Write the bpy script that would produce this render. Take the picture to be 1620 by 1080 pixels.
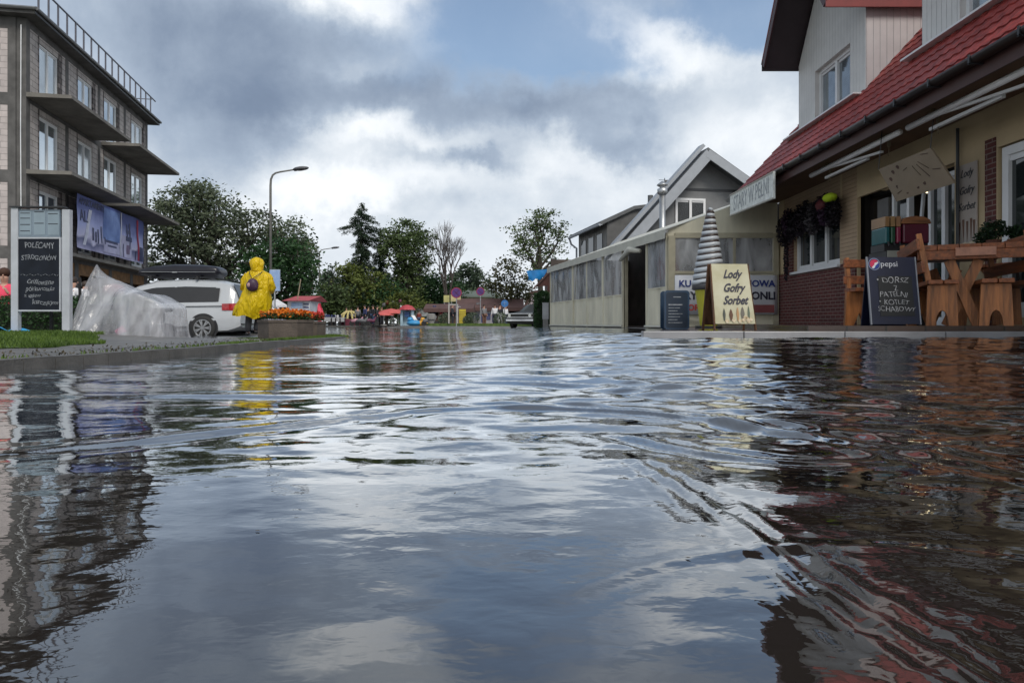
import bpy, bmesh, math, random
import numpy as np
from mathutils import Vector, Matrix, Euler, noise as mnoise
R = math.radians
random.seed(7); RNG = np.random.default_rng(11)
sc = bpy.context.scene
for o in list(bpy.data.objects): bpy.data.objects.remove(o)
COL = sc.collection
H = 0.32                                   # height of the lens above the flood water
F = 1100.0
# ---------------------------------------------------------------- camera
cam = bpy.data.cameras.new('camera'); camo = bpy.data.objects.new('camera', cam); COL.objects.link(camo)
camo.location = (0, 0, H); camo.rotation_euler = (R(90), 0, 0)
cam.sensor_width = 36; cam.lens = F/1620*36; cam.shift_y = -29/1620
cam.clip_start = 0.02; cam.clip_end = 3000
sc.camera = camo
# ---------------------------------------------------------------- view
sc.view_settings.view_transform = 'Standard'; sc.view_settings.look = 'None'
sc.view_settings.gamma = 1; sc.view_settings.exposure = 0.26
sc.view_settings.use_curve_mapping = False
# ---------------------------------------------------------------- sun through thin cloud, high behind the camera
SUN_EL, SUN_AZ = R(48), R(152)
sl = bpy.data.lights.new('sun', 'SUN'); sl.energy = 2.1; sl.angle = R(22); sl.color = (1, .94, .85)
so = bpy.data.objects.new('sun', sl); COL.objects.link(so)
sd = Vector((math.sin(SUN_AZ)*math.cos(SUN_EL), math.cos(SUN_AZ)*math.cos(SUN_EL), math.sin(SUN_EL)))
so.rotation_euler = sd.to_track_quat('Z', 'Y').to_euler()
# ---------------------------------------------------------------- world: broken cloud over a Nishita sky
def make_world():
    w = bpy.data.worlds.new('World'); sc.world = w; w.use_nodes = True
    nt = w.node_tree; N = nt.nodes; L = nt.links; N.clear()
    def math_(op, a, b=None, c=None):
        n = N.new('ShaderNodeMath'); n.operation = op
        for i, v in enumerate((a, b, c)):
            if v is None: continue
            if isinstance(v, (int, float)): n.inputs[i].default_value = v
            else: L.new(v, n.inputs[i])
        return n.outputs[0]
    tc = N.new('ShaderNodeTexCoord'); sep = N.new('ShaderNodeSeparateXYZ'); L.new(tc.outputs['Generated'], sep.inputs[0])
    x, y, z = sep.outputs
    a = math_('ARCTAN2', x, y)
    hyp = math_('SQRT', math_('ADD', math_('MULTIPLY', x, x), math_('MULTIPLY', y, y)))
    e = math_('DIVIDE', z, math_('MAXIMUM', hyp, .05))
    # cloud-layer coordinates (flattened towards the horizon)
    den = math_('ADD', math_('MAXIMUM', z, 0.0), .16)
    cx = math_('DIVIDE', x, den); cy = math_('DIVIDE', y, den)
    comb = N.new('ShaderNodeCombineXYZ'); L.new(cx, comb.inputs[0]); L.new(cy, comb.inputs[1]); L.new(z, comb.inputs[2])
    def noise(vec, scale, detail, rough, dist=0.0, off=(0, 0, 0)):
        m = N.new('ShaderNodeMapping'); m.inputs['Location'].default_value = off; L.new(vec, m.inputs[0])
        n = N.new('ShaderNodeTexNoise'); n.inputs['Scale'].default_value = scale; n.inputs['Detail'].default_value = detail
        n.inputs['Roughness'].default_value = rough; n.inputs['Distortion'].default_value = dist
        L.new(m.outputs[0], n.inputs['Vector']); return n
    n1 = noise(comb.outputs[0], 1.1, 9, .58, .35, (3.1, 7.7, 0)); n2 = noise(tc.outputs['Generated'], 5.5, 8, .6, .3, (1, 2, 3))
    wn = noise(tc.outputs['Generated'], 5.0, 7, .62)
    ws = N.new('ShaderNodeSeparateXYZ'); L.new(wn.outputs['Color'], ws.inputs[0])
    wa = math_('MULTIPLY_ADD', math_('SUBTRACT', ws.outputs[0], .5), .30, a)
    we = math_('MULTIPLY_ADD', math_('SUBTRACT', ws.outputs[1], .5), .20, e)
    pc = N.new('ShaderNodeCombineXYZ'); L.new(wa, pc.inputs[0]); L.new(we, pc.inputs[1])
    def field(blobs):
        acc = None
        for (px, py, sx, sy, amp) in blobs:
            u = (px-810)/F; a0 = math.atan(u); e0 = (511-py)/F*math.cos(a0)
            sa = sx/F*math.cos(a0)**2; se = sy/F
            m = N.new('ShaderNodeVectorMath'); m.operation = 'MULTIPLY_ADD'; L.new(pc.outputs[0], m.inputs[0])
            m.inputs[1].default_value = (1/sa, 1/se, 0); m.inputs[2].default_value = (-a0/sa, -e0/se, 0)
            d = N.new('ShaderNodeVectorMath'); d.operation = 'DOT_PRODUCT'; L.new(m.outputs[0], d.inputs[0]); L.new(m.outputs[0], d.inputs[1])
            g = math_('EXPONENT', math_('MULTIPLY', d.outputs['Value'], -1.0))
            acc = math_('MULTIPLY_ADD', g, amp, acc if acc is not None else 0.0)
        return acc
    lum = field([(560, 10, 85, 40, .62), (640, 60, 60, 30, .15), (1035, 50, 120, 40, .42), (1080, 110, 90, 45, .30), (610, 225, 110, 26, .36), (520, 290, 120, 40, .34),
                 (1170, 200, 110, 40, .20), (880, 262, 130, 26, .22), (1060, 280, 160, 40, .12), (1230, 240, 80, 80, .10), (700, 300, 150, 35, .18),
                 (-300, 300, 300, 200, .3), (2000, 200, 300, 300, .15), (620, -120, 170, 70, .25), (1050, -90, 120, 50, .25),
                 (330, 50, 220, 70, -.20), (400, 170, 170, 60, -.22), (640, 165, 110, 36, -.17), (860, 190, 120, 38, -.24), (760, 262, 85, 18, -.30), (545, 120, 70, 18, .12), (700, 95, 60, 14, .12),
                 (985, 235, 70, 30, -.24), (300, 260, 110, 45, -.16), (1000, 150, 90, 22, -.14), (600, -260, 600, 110, -.20)])
    blue = field([(810, 55, 200, 80, .95), (920, 110, 120, 34, .6), (1200, 40, 60, 60, .8), (1150, 0, 90, 30, .4), (1300, -100, 300, 120, .6), (860, -140, 160, 90, .5),
                  (640, 150, 60, 30, .15)])
    v = math_('ADD', .53, lum)
    v = math_('MULTIPLY_ADD', math_('SUBTRACT', n1.outputs['Fac'], .5), .30, v)
    v = math_('MULTIPLY_ADD', math_('SUBTRACT', n2.outputs['Fac'], .5), .45, v)
    # brighter towards the horizon
    hz = math_('EXPONENT', math_('MULTIPLY', math_('MAXIMUM', e, 0.0), -5.2))
    v = math_('MULTIPLY_ADD', hz, .50, v)
    v = math_('MULTIPLY_ADD', math_('MAXIMUM', math_('MULTIPLY', y, -1.0), 0.0), .35, v)  # added fill: sky brightened behind the camera to light surfaces facing it
    rp = N.new('ShaderNodeValToRGB'); L.new(v, rp.inputs[0]); cr = rp.color_ramp
    cr.elements[0].position = .12; cr.elements[0].color = (.115, .155, .225, 1)
    cr.elements[1].position = 1.0; cr.elements[1].color = (.84, .87, .90, 1)
    for p, c in ((.34, (.185, .24, .335, 1)), (.55, (.34, .41, .51, 1)), (.74, (.55, .61, .68, 1))):
        q = cr.elements.new(p); q.color = c
    cl = N.new('ShaderNodeBackground'); L.new(rp.outputs[0], cl.inputs[0])
    sky = N.new('ShaderNodeTexSky'); sky.sky_type = 'NISHITA'; sky.sun_disc = False
    sky.sun_elevation = SUN_EL; sky.sun_rotation = SUN_AZ; sky.air_density = 1.2; sky.dust_density = 1.0
    sk = N.new('ShaderNodeBackground'); L.new(sky.outputs[0], sk.inputs[0]); sk.inputs[1].default_value = .12
    bf = math_('MULTIPLY_ADD', math_('SUBTRACT', n1.outputs['Fac'], .5), -.8, blue)
    mr = N.new('ShaderNodeMapRange'); mr.interpolation_type = 'SMOOTHSTEP'; L.new(bf, mr.inputs[0]); mr.inputs[1].default_value = .08; mr.inputs[2].default_value = .75; mr.inputs[4].default_value = .85
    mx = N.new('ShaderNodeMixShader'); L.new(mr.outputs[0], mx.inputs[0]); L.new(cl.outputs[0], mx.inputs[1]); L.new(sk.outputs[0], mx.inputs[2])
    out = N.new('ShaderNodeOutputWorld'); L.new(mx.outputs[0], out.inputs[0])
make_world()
# ---------------------------------------------------------------- materials
MATS = {}
def mat(name, col, rough=.6, metal=0., var=.18, vscale=3., bump=.0, bscale=40., spec=.5, extra=None, coat=0, stretch=(1, 1, 1)):
    if name in MATS: return MATS[name]
    m = bpy.data.materials.new(name); m.use_nodes = True; nt = m.node_tree; N = nt.nodes; L = nt.links
    b = N['Principled BSDF']; b.inputs['Roughness'].default_value = rough; b.inputs['Metallic'].default_value = metal
    b.inputs['Specular IOR Level'].default_value = spec; b.inputs['Coat Weight'].default_value = coat
    tc = N.new('ShaderNodeTexCoord'); mp = N.new('ShaderNodeMapping'); L.new(tc.outputs['Object'], mp.inputs[0]); mp.inputs['Scale'].default_value = stretch
    n = N.new('ShaderNodeTexNoise'); n.inputs['Scale'].default_value = vscale; n.inputs['Detail'].default_value = 6; n.inputs['Roughness'].default_value = .6
    L.new(mp.outputs[0], n.inputs['Vector'])
    r = N.new('ShaderNodeValToRGB'); L.new(n.outputs['Fac'], r.inputs[0])
    c2 = None
    if isinstance(col[0], (tuple, list)): col, c2 = col
    r.color_ramp.elements[0].position = .3; r.color_ramp.elements[1].position = .7
    lo = tuple(c*(1-var) for c in col)+(1,); hi = tuple(min(1, c*(1+var)) for c in (c2 or col))+(1,)
    r.color_ramp.elements[0].color = lo; r.color_ramp.elements[1].color = hi
    L.new(r.outputs[0], b.inputs['Base Color'])
    if bump:
        n3 = N.new('ShaderNodeTexNoise'); n3.inputs['Scale'].default_value = bscale; n3.inputs['Detail'].default_value = 5; L.new(mp.outputs[0], n3.inputs['Vector'])
        bu = N.new('ShaderNodeBump'); bu.inputs['Strength'].default_value = bump; bu.inputs['Distance'].default_value = .02; L.new(n3.outputs['Fac'], bu.inputs['Height']); L.new(bu.outputs[0], b.inputs['Normal'])
    MATS[name] = m
    if extra: extra(m, nt, N, L, b, tc, r)
    return m
def swizzle(N, L, tc, order):
    s = N.new('ShaderNodeSeparateXYZ'); L.new(tc.outputs['Object'], s.inputs[0]); c = N.new('ShaderNodeCombineXYZ')
    for i, k in enumerate(order):
        if k is not None: L.new(s.outputs[k], c.inputs[i])
    return c.outputs[0]
def brickmat(name, c1, c2, mortar, bw, bh, ms, plane='xz', rough=.8, bump=.6, bias=0., dirt=.35, rand=None):
    def ex(m, nt, N, L, b, tc, r):
        v = swizzle(N, L, tc, (0, 2, None) if plane == 'xz' else (1, 2, None))
        if rand:
            wn = N.new('ShaderNodeTexNoise'); wn.inputs['Scale'].default_value = rand[0]; wn.inputs['Detail'].default_value = 3; L.new(v, wn.inputs['Vector'])
            ad = N.new('ShaderNodeVectorMath'); ad.operation = 'MULTIPLY_ADD'; L.new(wn.outputs['Color'], ad.inputs[0]); ad.inputs[1].default_value = (rand[1],)*3; L.new(v, ad.inputs[2]); v = ad.outputs[0]
        bt = N.new('ShaderNodeTexBrick'); L.new(v, bt.inputs['Vector'])
        bt.inputs['Color1'].default_value = c1+(1,); bt.inputs['Color2'].default_value = c2+(1,); bt.inputs['Mortar'].default_value = mortar+(1,)
        bt.inputs['Scale'].default_value = 1; bt.inputs['Brick Width'].default_value = bw; bt.inputs['Row Height'].default_value = bh; bt.inputs['Mortar Size'].default_value = ms
        bt.inputs['Bias'].default_value = bias; bt.inputs['Mortar Smooth'].default_value = .2
        dn = N.new('ShaderNodeTexNoise'); dn.inputs['Scale'].default_value = 1.7; dn.inputs['Detail'].default_value = 9; dn.inputs['Roughness'].default_value = .7; L.new(tc.outputs['Object'], dn.inputs['Vector'])
        dr = N.new('ShaderNodeValToRGB'); L.new(dn.outputs['Fac'], dr.inputs[0]); dr.color_ramp.elements[0].position = .35; dr.color_ramp.elements[1].position = .62
        dr.color_ramp.elements[0].color = (1-dirt,)*3+(1,); dr.color_ramp.elements[1].color = (1, 1, 1, 1)
        mx = N.new('ShaderNodeMix'); mx.data_type = 'RGBA'; mx.blend_type = 'MULTIPLY'; mx.inputs[0].default_value = 1
        L.new(bt.outputs['Color'], mx.inputs[6]); L.new(dr.outputs[0], mx.inputs[7]); L.new(mx.outputs[2], b.inputs['Base Color'])
        bu = N.new('ShaderNodeBump'); bu.invert = True; bu.inputs['Strength'].default_value = bump; bu.inputs['Distance'].default_value = .01; L.new(bt.outputs['Fac'], bu.inputs['Height']); L.new(bu.outputs[0], b.inputs['Normal'])
    return mat(name, c1, rough, extra=ex)
def stripemat(name, col, period, axis=0, rough=.5, depth=.006, duty=.12, var=.08, **k):
    """boards or ribs: narrow grooves every `period` along one object axis"""
    def ex(m, nt, N, L, b, tc, r):
        s = N.new('ShaderNodeSeparateXYZ'); L.new(tc.outputs['Object'], s.inputs[0])
        d = N.new('ShaderNodeMath'); d.operation = 'DIVIDE'; L.new(s.outputs[axis], d.inputs[0]); d.inputs[1].default_value = period
        fr = N.new('ShaderNodeMath'); fr.operation = 'FRACT'; L.new(d.outputs[0], fr.inputs[0])
        rr = N.new('ShaderNodeMapRange'); L.new(fr.outputs[0], rr.inputs[0]); rr.inputs[1].default_value = 0; rr.inputs[2].default_value = duty
        bu = N.new('ShaderNodeBump'); bu.inputs['Strength'].default_value = 1; bu.inputs['Distance'].default_value = depth; L.new(rr.outputs[0], bu.inputs['Height']); L.new(bu.outputs[0], b.inputs['Normal'])
        mx = N.new('ShaderNodeMix'); mx.data_type = 'RGBA'; mx.blend_type = 'MULTIPLY'; mx.inputs[0].default_value = 1
        g = N.new('ShaderNodeMapRange'); L.new(fr.outputs[0], g.inputs[0]); g.inputs[1].default_value = 0; g.inputs[2].default_value = duty*.6; g.inputs[3].default_value = .45
        L.new(r.outputs[0], mx.inputs[6]); L.new(g.outputs[0], mx.inputs[7]); L.new(mx.outputs[2], b.inputs['Base Color'])
    return mat(name, col, rough, var=var, extra=ex, **k)
def woodmat(name, col, axis=0):
    st = [9, 9, 9]; st[axis] = .8
    return mat(name, col, .45, var=.6, vscale=2.6, bump=.4, bscale=14, stretch=tuple(st))
def leafmat(name, dark, light, scale=.5, trans=.25):
    m = bpy.data.materials.new(name); m.use_nodes = True; nt = m.node_tree; N = nt.nodes; L = nt.links; N.clear()
    tc = N.new('ShaderNodeTexCoord')
    n = N.new('ShaderNodeTexNoise'); n.inputs['Scale'].default_value = scale; n.inputs['Detail'].default_value = 4; L.new(tc.outputs['Object'], n.inputs['Vector'])
    g = N.new('ShaderNodeNewGeometry')
    ad = N.new('ShaderNodeMath'); ad.operation = 'MULTIPLY_ADD'; L.new(g.outputs['Random Per Island'], ad.inputs[0]); ad.inputs[1].default_value = .35; L.new(n.outputs['Fac'], ad.inputs[2])
    r = N.new('ShaderNodeValToRGB'); L.new(ad.outputs[0], r.inputs[0]); r.color_ramp.elements[0].position = .45; r.color_ramp.elements[1].position = .85
    r.color_ramp.elements[0].color = dark+(1,); r.color_ramp.elements[1].color = light+(1,)
    d = N.new('ShaderNodeBsdfPrincipled'); L.new(r.outputs[0], d.inputs['Base Color']); d.inputs['Roughness'].default_value = .55; d.inputs['Specular IOR Level'].default_value = .3
    t = N.new('ShaderNodeBsdfTranslucent'); L.new(r.outputs[0], t.inputs[0])
    mx = N.new('ShaderNodeMixShader'); mx.inputs[0].default_value = trans; L.new(d.outputs[0], mx.inputs[1]); L.new(t.outputs[0], mx.inputs[2])
    o = N.new('ShaderNodeOutputMaterial'); L.new(mx.outputs[0], o.inputs[0]); return m
def filmmat(name, col, alpha, rough=.15, wr=18., bump=.5, spots=None):
    """clear or milky plastic film with wrinkles"""
    m = bpy.data.materials.new(name); m.use_nodes = True; nt = m.node_tree; N = nt.nodes; L = nt.links; N.clear()
    tc = N.new('ShaderNodeTexCoord'); mp = N.new('ShaderNodeMapping'); mp.inputs['Scale'].default_value = (1, 1, .35); L.new(tc.outputs['Object'], mp.inputs[0])
    n = N.new('ShaderNodeTexNoise'); n.inputs['Scale'].default_value = wr; n.inputs['Detail'].default_value = 4; n.inputs['Distortion'].default_value = 1.2; L.new(mp.outputs[0], n.inputs['Vector'])
    bu = N.new('ShaderNodeBump'); bu.inputs['Strength'].default_value = bump; bu.inputs['Distance'].default_value = .03; L.new(n.outputs['Fac'], bu.inputs['Height'])
    p = N.new('ShaderNodeBsdfPrincipled'); p.inputs['Base Color'].default_value = col+(1,); p.inputs['Roughness'].default_value = rough; L.new(bu.outputs[0], p.inputs['Normal'])
    t = N.new('ShaderNodeBsdfTransparent'); mx = N.new('ShaderNodeMixShader')
    n2 = N.new('ShaderNodeTexNoise'); n2.inputs['Scale'].default_value = wr*.25; n2.inputs['Detail'].default_value = 6; n2.inputs['Distortion'].default_value = .8; L.new(mp.outputs[0], n2.inputs['Vector'])
    mr = N.new('ShaderNodeMapRange'); L.new(n2.outputs['Fac'], mr.inputs[0]); mr.inputs[1].default_value = .35; mr.inputs[2].default_value = .68
    mr.inputs[3].default_value = max(0, alpha-.22); mr.inputs[4].default_value = min(1, alpha+.25)
    L.new(mr.outputs[0], mx.inputs[0]); L.new(t.outputs[0], mx.inputs[1]); L.new(p.outputs[0], mx.inputs[2])
    o = N.new('ShaderNodeOutputMaterial'); L.new(mx.outputs[0], o.inputs[0]); return m
def glowmat(name, col, s):
    m = bpy.data.materials.new(name); m.use_nodes = True; b = m.node_tree.nodes['Principled BSDF']
    b.inputs['Base Color'].default_value = col+(1,); b.inputs['Emission Color'].default_value = col+(1,); b.inputs['Emission Strength'].default_value = s; return m
# ---------------------------------------------------------------- mesh helpers
class MB:
    def __init__(s): s.v = []; s.f = []
    def add(s, vs, fs):
        n = len(s.v); s.v += [tuple(v) for v in vs]; s.f += [tuple(i+n for i in f) for f in fs]; return s
    def box(s, x0, x1, y0, y1, z0, z1):
        return s.add([(x0,y0,z0),(x1,y0,z0),(x1,y1,z0),(x0,y1,z0),(x0,y0,z1),(x1,y0,z1),(x1,y1,z1),(x0,y1,z1)],
                     [(0,3,2,1),(4,5,6,7),(0,1,5,4),(1,2,6,5),(2,3,7,6),(3,0,4,7)])
    def obox(s, c, size, rot=(0,0,0)):
        m = Euler(rot).to_matrix(); a, b, d = [q/2 for q in size]; c = Vector(c)
        vs = [c + m @ Vector(p) for p in ((-a,-b,-d),(a,-b,-d),(a,b,-d),(-a,b,-d),(-a,-b,d),(a,-b,d),(a,b,d),(-a,b,d))]
        return s.add(vs, [(0,3,2,1),(4,5,6,7),(0,1,5,4),(1,2,6,5),(2,3,7,6),(3,0,4,7)])
    def bar(s, p, q, w, h, up=(0,0,1)):
        p, q = Vector(p), Vector(q); d = (q-p).normalized(); a = d.cross(Vector(up))
        if a.length < 1e-4: a = d.cross(Vector((1,0,0)))
        a.normalize(); b = a.cross(d)
        vs = [e + a*i*w/2 + b*j*h/2 for e in (p, q) for i, j in ((-1,-1),(1,-1),(1,1),(-1,1))]
        return s.add(vs, [(3,2,1,0),(4,5,6,7),(0,1,5,4),(1,2,6,5),(2,3,7,6),(3,0,4,7)])
    def poly(s, pts): return s.add(pts, [tuple(range(len(pts)))])
    def prism(s, pts, off):
        n = len(pts); off = Vector(off); vs = [Vector(p) for p in pts]; vs += [v+off for v in vs]
        return s.add(vs, [tuple(reversed(range(n))), tuple(range(n, 2*n))] + [(i, (i+1) % n, n+(i+1) % n, n+i) for i in range(n)])
    def tube(s, pts, r, n=8, cap=True, sx=1.):
        pts = [Vector(p) for p in pts]; k = len(pts); rs = r if isinstance(r, (list, tuple)) else [r]*k
        vs = []; a = None
        for i, p in enumerate(pts):
            d = (pts[min(i+1, k-1)]-pts[max(i-1, 0)]).normalized()
            if a is None: a = d.orthogonal().normalized()
            a = (a - d*a.dot(d)); a = a.normalized() if a.length > 1e-6 else d.orthogonal().normalized()
            b = d.cross(a)
            for j in range(n):
                t = 2*math.pi*j/n; vs.append(p + (a*math.cos(t)*sx + b*math.sin(t))*rs[i])
        fs = [(i*n+j, i*n+(j+1) % n, (i+1)*n+(j+1) % n, (i+1)*n+j) for i in range(k-1) for j in range(n)]
        if cap: fs += [tuple(reversed(range(n))), tuple(range((k-1)*n, k*n))]
        return s.add(vs, fs)
    def lathe(s, prof, n=20, c=(0,0,0), ax='z', sx=1., sy=1., cap=True):
        vs = []
        for r, h in prof:
            for j in range(n):
                t = 2*math.pi*j/n; p = (r*math.cos(t)*sx, r*math.sin(t)*sy, h)
                if ax == 'y': p = (p[0], p[2], p[1])
                if ax == 'x': p = (p[2], p[0], p[1])
                vs.append((p[0]+c[0], p[1]+c[1], p[2]+c[2]))
        k = len(prof)
        fs = [(i*n+j, i*n+(j+1) % n, (i+1)*n+(j+1) % n, (i+1)*n+j) for i in range(k-1) for j in range(n)]
        if cap: fs += [tuple(reversed(range(n))), tuple(range((k-1)*n, k*n))]
        return s.add(vs, fs)
    def ell(s, c, r, n=12, m=8):
        pr = [(math.sin(math.pi*(i+.02)/(m+.04)), -math.cos(math.pi*(i+.02)/(m+.04))) for i in range(m+1)]
        vs = [(c[0]+r[0]*a*math.cos(2*math.pi*j/n), c[1]+r[1]*a*math.sin(2*math.pi*j/n), c[2]+r[2]*h) for a, h in pr for j in range(n)]
        fs = [(i*n+j, i*n+(j+1) % n, (i+1)*n+(j+1) % n, (i+1)*n+j) for i in range(m) for j in range(n)] + [tuple(reversed(range(n))), tuple(range(m*n, m*n+n))]
        return s.add(vs, fs)
    def map(s, fn): s.v = [tuple(fn(Vector(v))) for v in s.v]; return s
    def jitter(s, a, sc_=8.):
        return s.map(lambda v: v + mnoise.noise_vector(v*sc_)*a)
    def grid(s, fn, us, vs_):
        n = len(vs_); pts = [fn(u, v) for u in us for v in vs_]
        return s.add(pts, [(i*n+j, i*n+j+1, (i+1)*n+j+1, (i+1)*n+j) for i in range(len(us)-1) for j in range(n-1)])
    def build(s, name, m, parent=None, smooth=False, bevel=0., world=False, solid=0.):
        me = bpy.data.meshes.new(name); vs = s.v
        if world and parent is not None:
            inv = rootmat(parent).inverted(); vs = [tuple(inv @ Vector(v)) for v in vs]
        me.from_pydata([tuple(v) for v in vs], [], s.f); me.update()
        o = bpy.data.objects.new(name, me); COL.objects.link(o); me.materials.append(m)
        if smooth:
            me.polygons.foreach_set('use_smooth', [True]*len(me.polygons))
        if solid:
            q = o.modifiers.new('solid', 'SOLIDIFY'); q.thickness = solid; q.offset = 0
        if bevel:
            q = o.modifiers.new('bevel', 'BEVEL'); q.width = bevel; q.segments = 2; q.limit_method = 'ANGLE'
        if parent is not None: o.parent = parent
        return o
def rootmat(o):
    m = Matrix.Identity(4)
    while o is not None: m = o.matrix_basis @ m; o = o.parent
    return m
def tag(o, label, cat, group=None, kind=None):
    if label: o['label'] = label
    if cat: o['category'] = cat
    if group: o['group'] = group
    if kind: o['kind'] = kind
    return o
def thing(name, label, cat, loc=(0,0,0), rz=0., group=None):
    o = bpy.data.objects.new(name, None); COL.objects.link(o); o.location = loc; o.rotation_euler = (0, 0, rz); o.empty_display_size = .1
    return tag(o, label, cat, group)
def copy_tree(o, parent=None):
    c = o.copy(); COL.objects.link(c); c.parent = parent
    for ch in o.children: copy_tree(ch, c)
    return c
def fastmesh(name, V, Fq, m, parent=None, smooth=False, loc=None):
    me = bpy.data.meshes.new(name); k = Fq.shape[1]
    me.vertices.add(len(V)); me.vertices.foreach_set('co', np.ascontiguousarray(V, dtype=np.float32).ravel())
    me.loops.add(Fq.size); me.loops.foreach_set('vertex_index', np.ascontiguousarray(Fq, dtype=np.int32).ravel())
    me.polygons.add(len(Fq)); me.polygons.foreach_set('loop_start', np.arange(0, Fq.size, k, dtype=np.int32)); me.polygons.foreach_set('loop_total', np.full(len(Fq), k, dtype=np.int32))
    if smooth: me.polygons.foreach_set('use_smooth', np.ones(len(Fq), dtype=bool))
    me.update(calc_edges=True); me.validate(); me.materials.append(m)
    o = bpy.data.objects.new(name, me); COL.objects.link(o)
    if parent is not None: o.parent = parent
    return o
def leaves(name, C, size, m, parent, asp=.55, droop=None, up=.0):
    """many small rhombic leaf faces centred on C"""
    n = len(C); a = RNG.normal(size=(n, 3)); a[:, 2] *= .6
    if droop is not None: a = a*.35 + droop
    a /= np.linalg.norm(a, axis=1)[:, None]; b = np.cross(a, RNG.normal(size=(n, 3)) + np.array([0, 0, up])); b /= np.linalg.norm(b, axis=1)[:, None]
    s = (size*RNG.uniform(.6, 1.3, n))[:, None]
    V = np.stack([C-a*s, C-b*s*asp, C+a*s, C+b*s*asp], 1).reshape(-1, 3)
    return fastmesh(name, V, np.arange(4*n).reshape(n, 4), m, parent)
def text_mesh(s, size, shear=0., align='CENTER', extrude=.002, bold=0.):
    cu = bpy.data.curves.new('lettering', 'FONT'); cu.body = s; cu.size = size; cu.shear = shear; cu.align_x = align; cu.align_y = 'CENTER'; cu.extrude = extrude; cu.offset = bold; cu.resolution_u = 3
    o = bpy.data.objects.new('tmp', cu); COL.objects.link(o); dg = bpy.context.evaluated_depsgraph_get(); dg.update()
    me = bpy.data.meshes.new_from_object(o.evaluated_get(dg)); V = [v.co.copy() for v in me.vertices]; Fc = [tuple(p.vertices) for p in me.polygons]
    bpy.data.objects.remove(o); bpy.data.curves.remove(cu); bpy.data.meshes.remove(me)
    mb = MB(); mb.v = [tuple(v) for v in V]; mb.f = Fc; return mb
def lettering(s, size, m, parent, P, shear=0., sx=1., wob=0., bold=0., align='CENTER', name='lettering', rot=0.):
    """text standing upright; P maps (u, w, depth) to the parent's coordinates"""
    t = text_mesh(s, size, shear, align, bold=bold)
    if wob: t.map(lambda v: v + Vector((mnoise.noise(v*9/size*.12+Vector((size*50, 0, 0))), mnoise.noise(v*7/size*.12+Vector((0, 9, size*90))), 0))*wob*size)
    cr, sr = math.cos(rot), math.sin(rot)
    t.map(lambda v: Vector(P((v.x*cr*sx-v.y*sr), v.x*sr*sx+v.y*cr, v.z)))
    return t.build(name, m, parent)
def wall_open(mb, P, u0, u1, z0, z1, ops, d):
    us = sorted({u0, u1} | {a for o in ops for a in (max(u0, min(u1, o[0])), max(u0, min(u1, o[1])))}); zs = sorted({z0, z1} | {a for o in ops for a in (max(z0, min(z1, o[2])), max(z0, min(z1, o[3])))})
    for i in range(len(us)-1):
        for j in range(len(zs)-1):
            cu, cz = (us[i]+us[i+1])/2, (zs[j]+zs[j+1])/2
            if any(o[0] < cu < o[1] and o[2] < cz < o[3] for o in ops): continue
            mb.poly([P(us[i], zs[j], 0), P(us[i+1], zs[j], 0), P(us[i+1], zs[j+1], 0), P(us[i], zs[j+1], 0)])
    for a, b, c, e in ops:
        mb.poly([P(a,c,0), P(a,e,0), P(a,e,d), P(a,c,d)]); mb.poly([P(b,c,0), P(b,c,d), P(b,e,d), P(b,e,0)])
        mb.poly([P(a,e,0), P(b,e,0), P(b,e,d), P(a,e,d)]); mb.poly([P(a,c,0), P(a,c,d), P(b,c,d), P(b,c,0)])
def window(parent, P, u0, u1, z0, z1, n, frame, glass, depth=.12, fw=.06, name='window'):
    """frame part with its panes as sub-parts; P(u, z, depth)"""
    f = MB()
    def bx(a, b, c, e, d0, d1):
        f.add([P(a,c,d0),P(b,c,d0),P(b,c,d1),P(a,c,d1),P(a,e,d0),P(b,e,d0),P(b,e,d1),P(a,e,d1)], [(0,3,2,1),(4,5,6,7),(0,1,5,4),(1,2,6,5),(2,3,7,6),(3,0,4,7)])
    bx(u0, u1, z0, z0+fw, depth-.05, depth+.03); bx(u0, u1, z1-fw, z1, depth-.05, depth+.03)
    w = (u1-u0)/n
    for i in range(n+1):
        c = u0+i*w; e = fw if i in (0, n) else fw*1.15
        a = c if i == 0 else (c-e if i == n else c-e/2); bx(a, a+e, z0+fw, z1-fw, depth-.05, depth+.03)
    for i in range(n):   # sash rims
        a, b = u0+i*w+fw*.9, u0+(i+1)*w-fw*.9
        bx(a, b, z0+fw, z0+fw*1.7, depth-.02, depth+.02); bx(a, b, z1-fw*1.7, z1-fw, depth-.02, depth+.02)
    o = f.build(name, frame, parent)
    g = MB()
    for i in range(n):
        a, b = u0+i*w+fw*.5, u0+(i+1)*w-fw*.5
        g.poly([P(a, z0+fw, depth), P(b, z0+fw, depth), P(b, z1-fw, depth), P(a, z1-fw, depth)])
    g.build('pane', glass, o); return o
def at(px, py, Y): return ((px-810)*Y/F, Y, H+(511-py)*Y/F)
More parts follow.
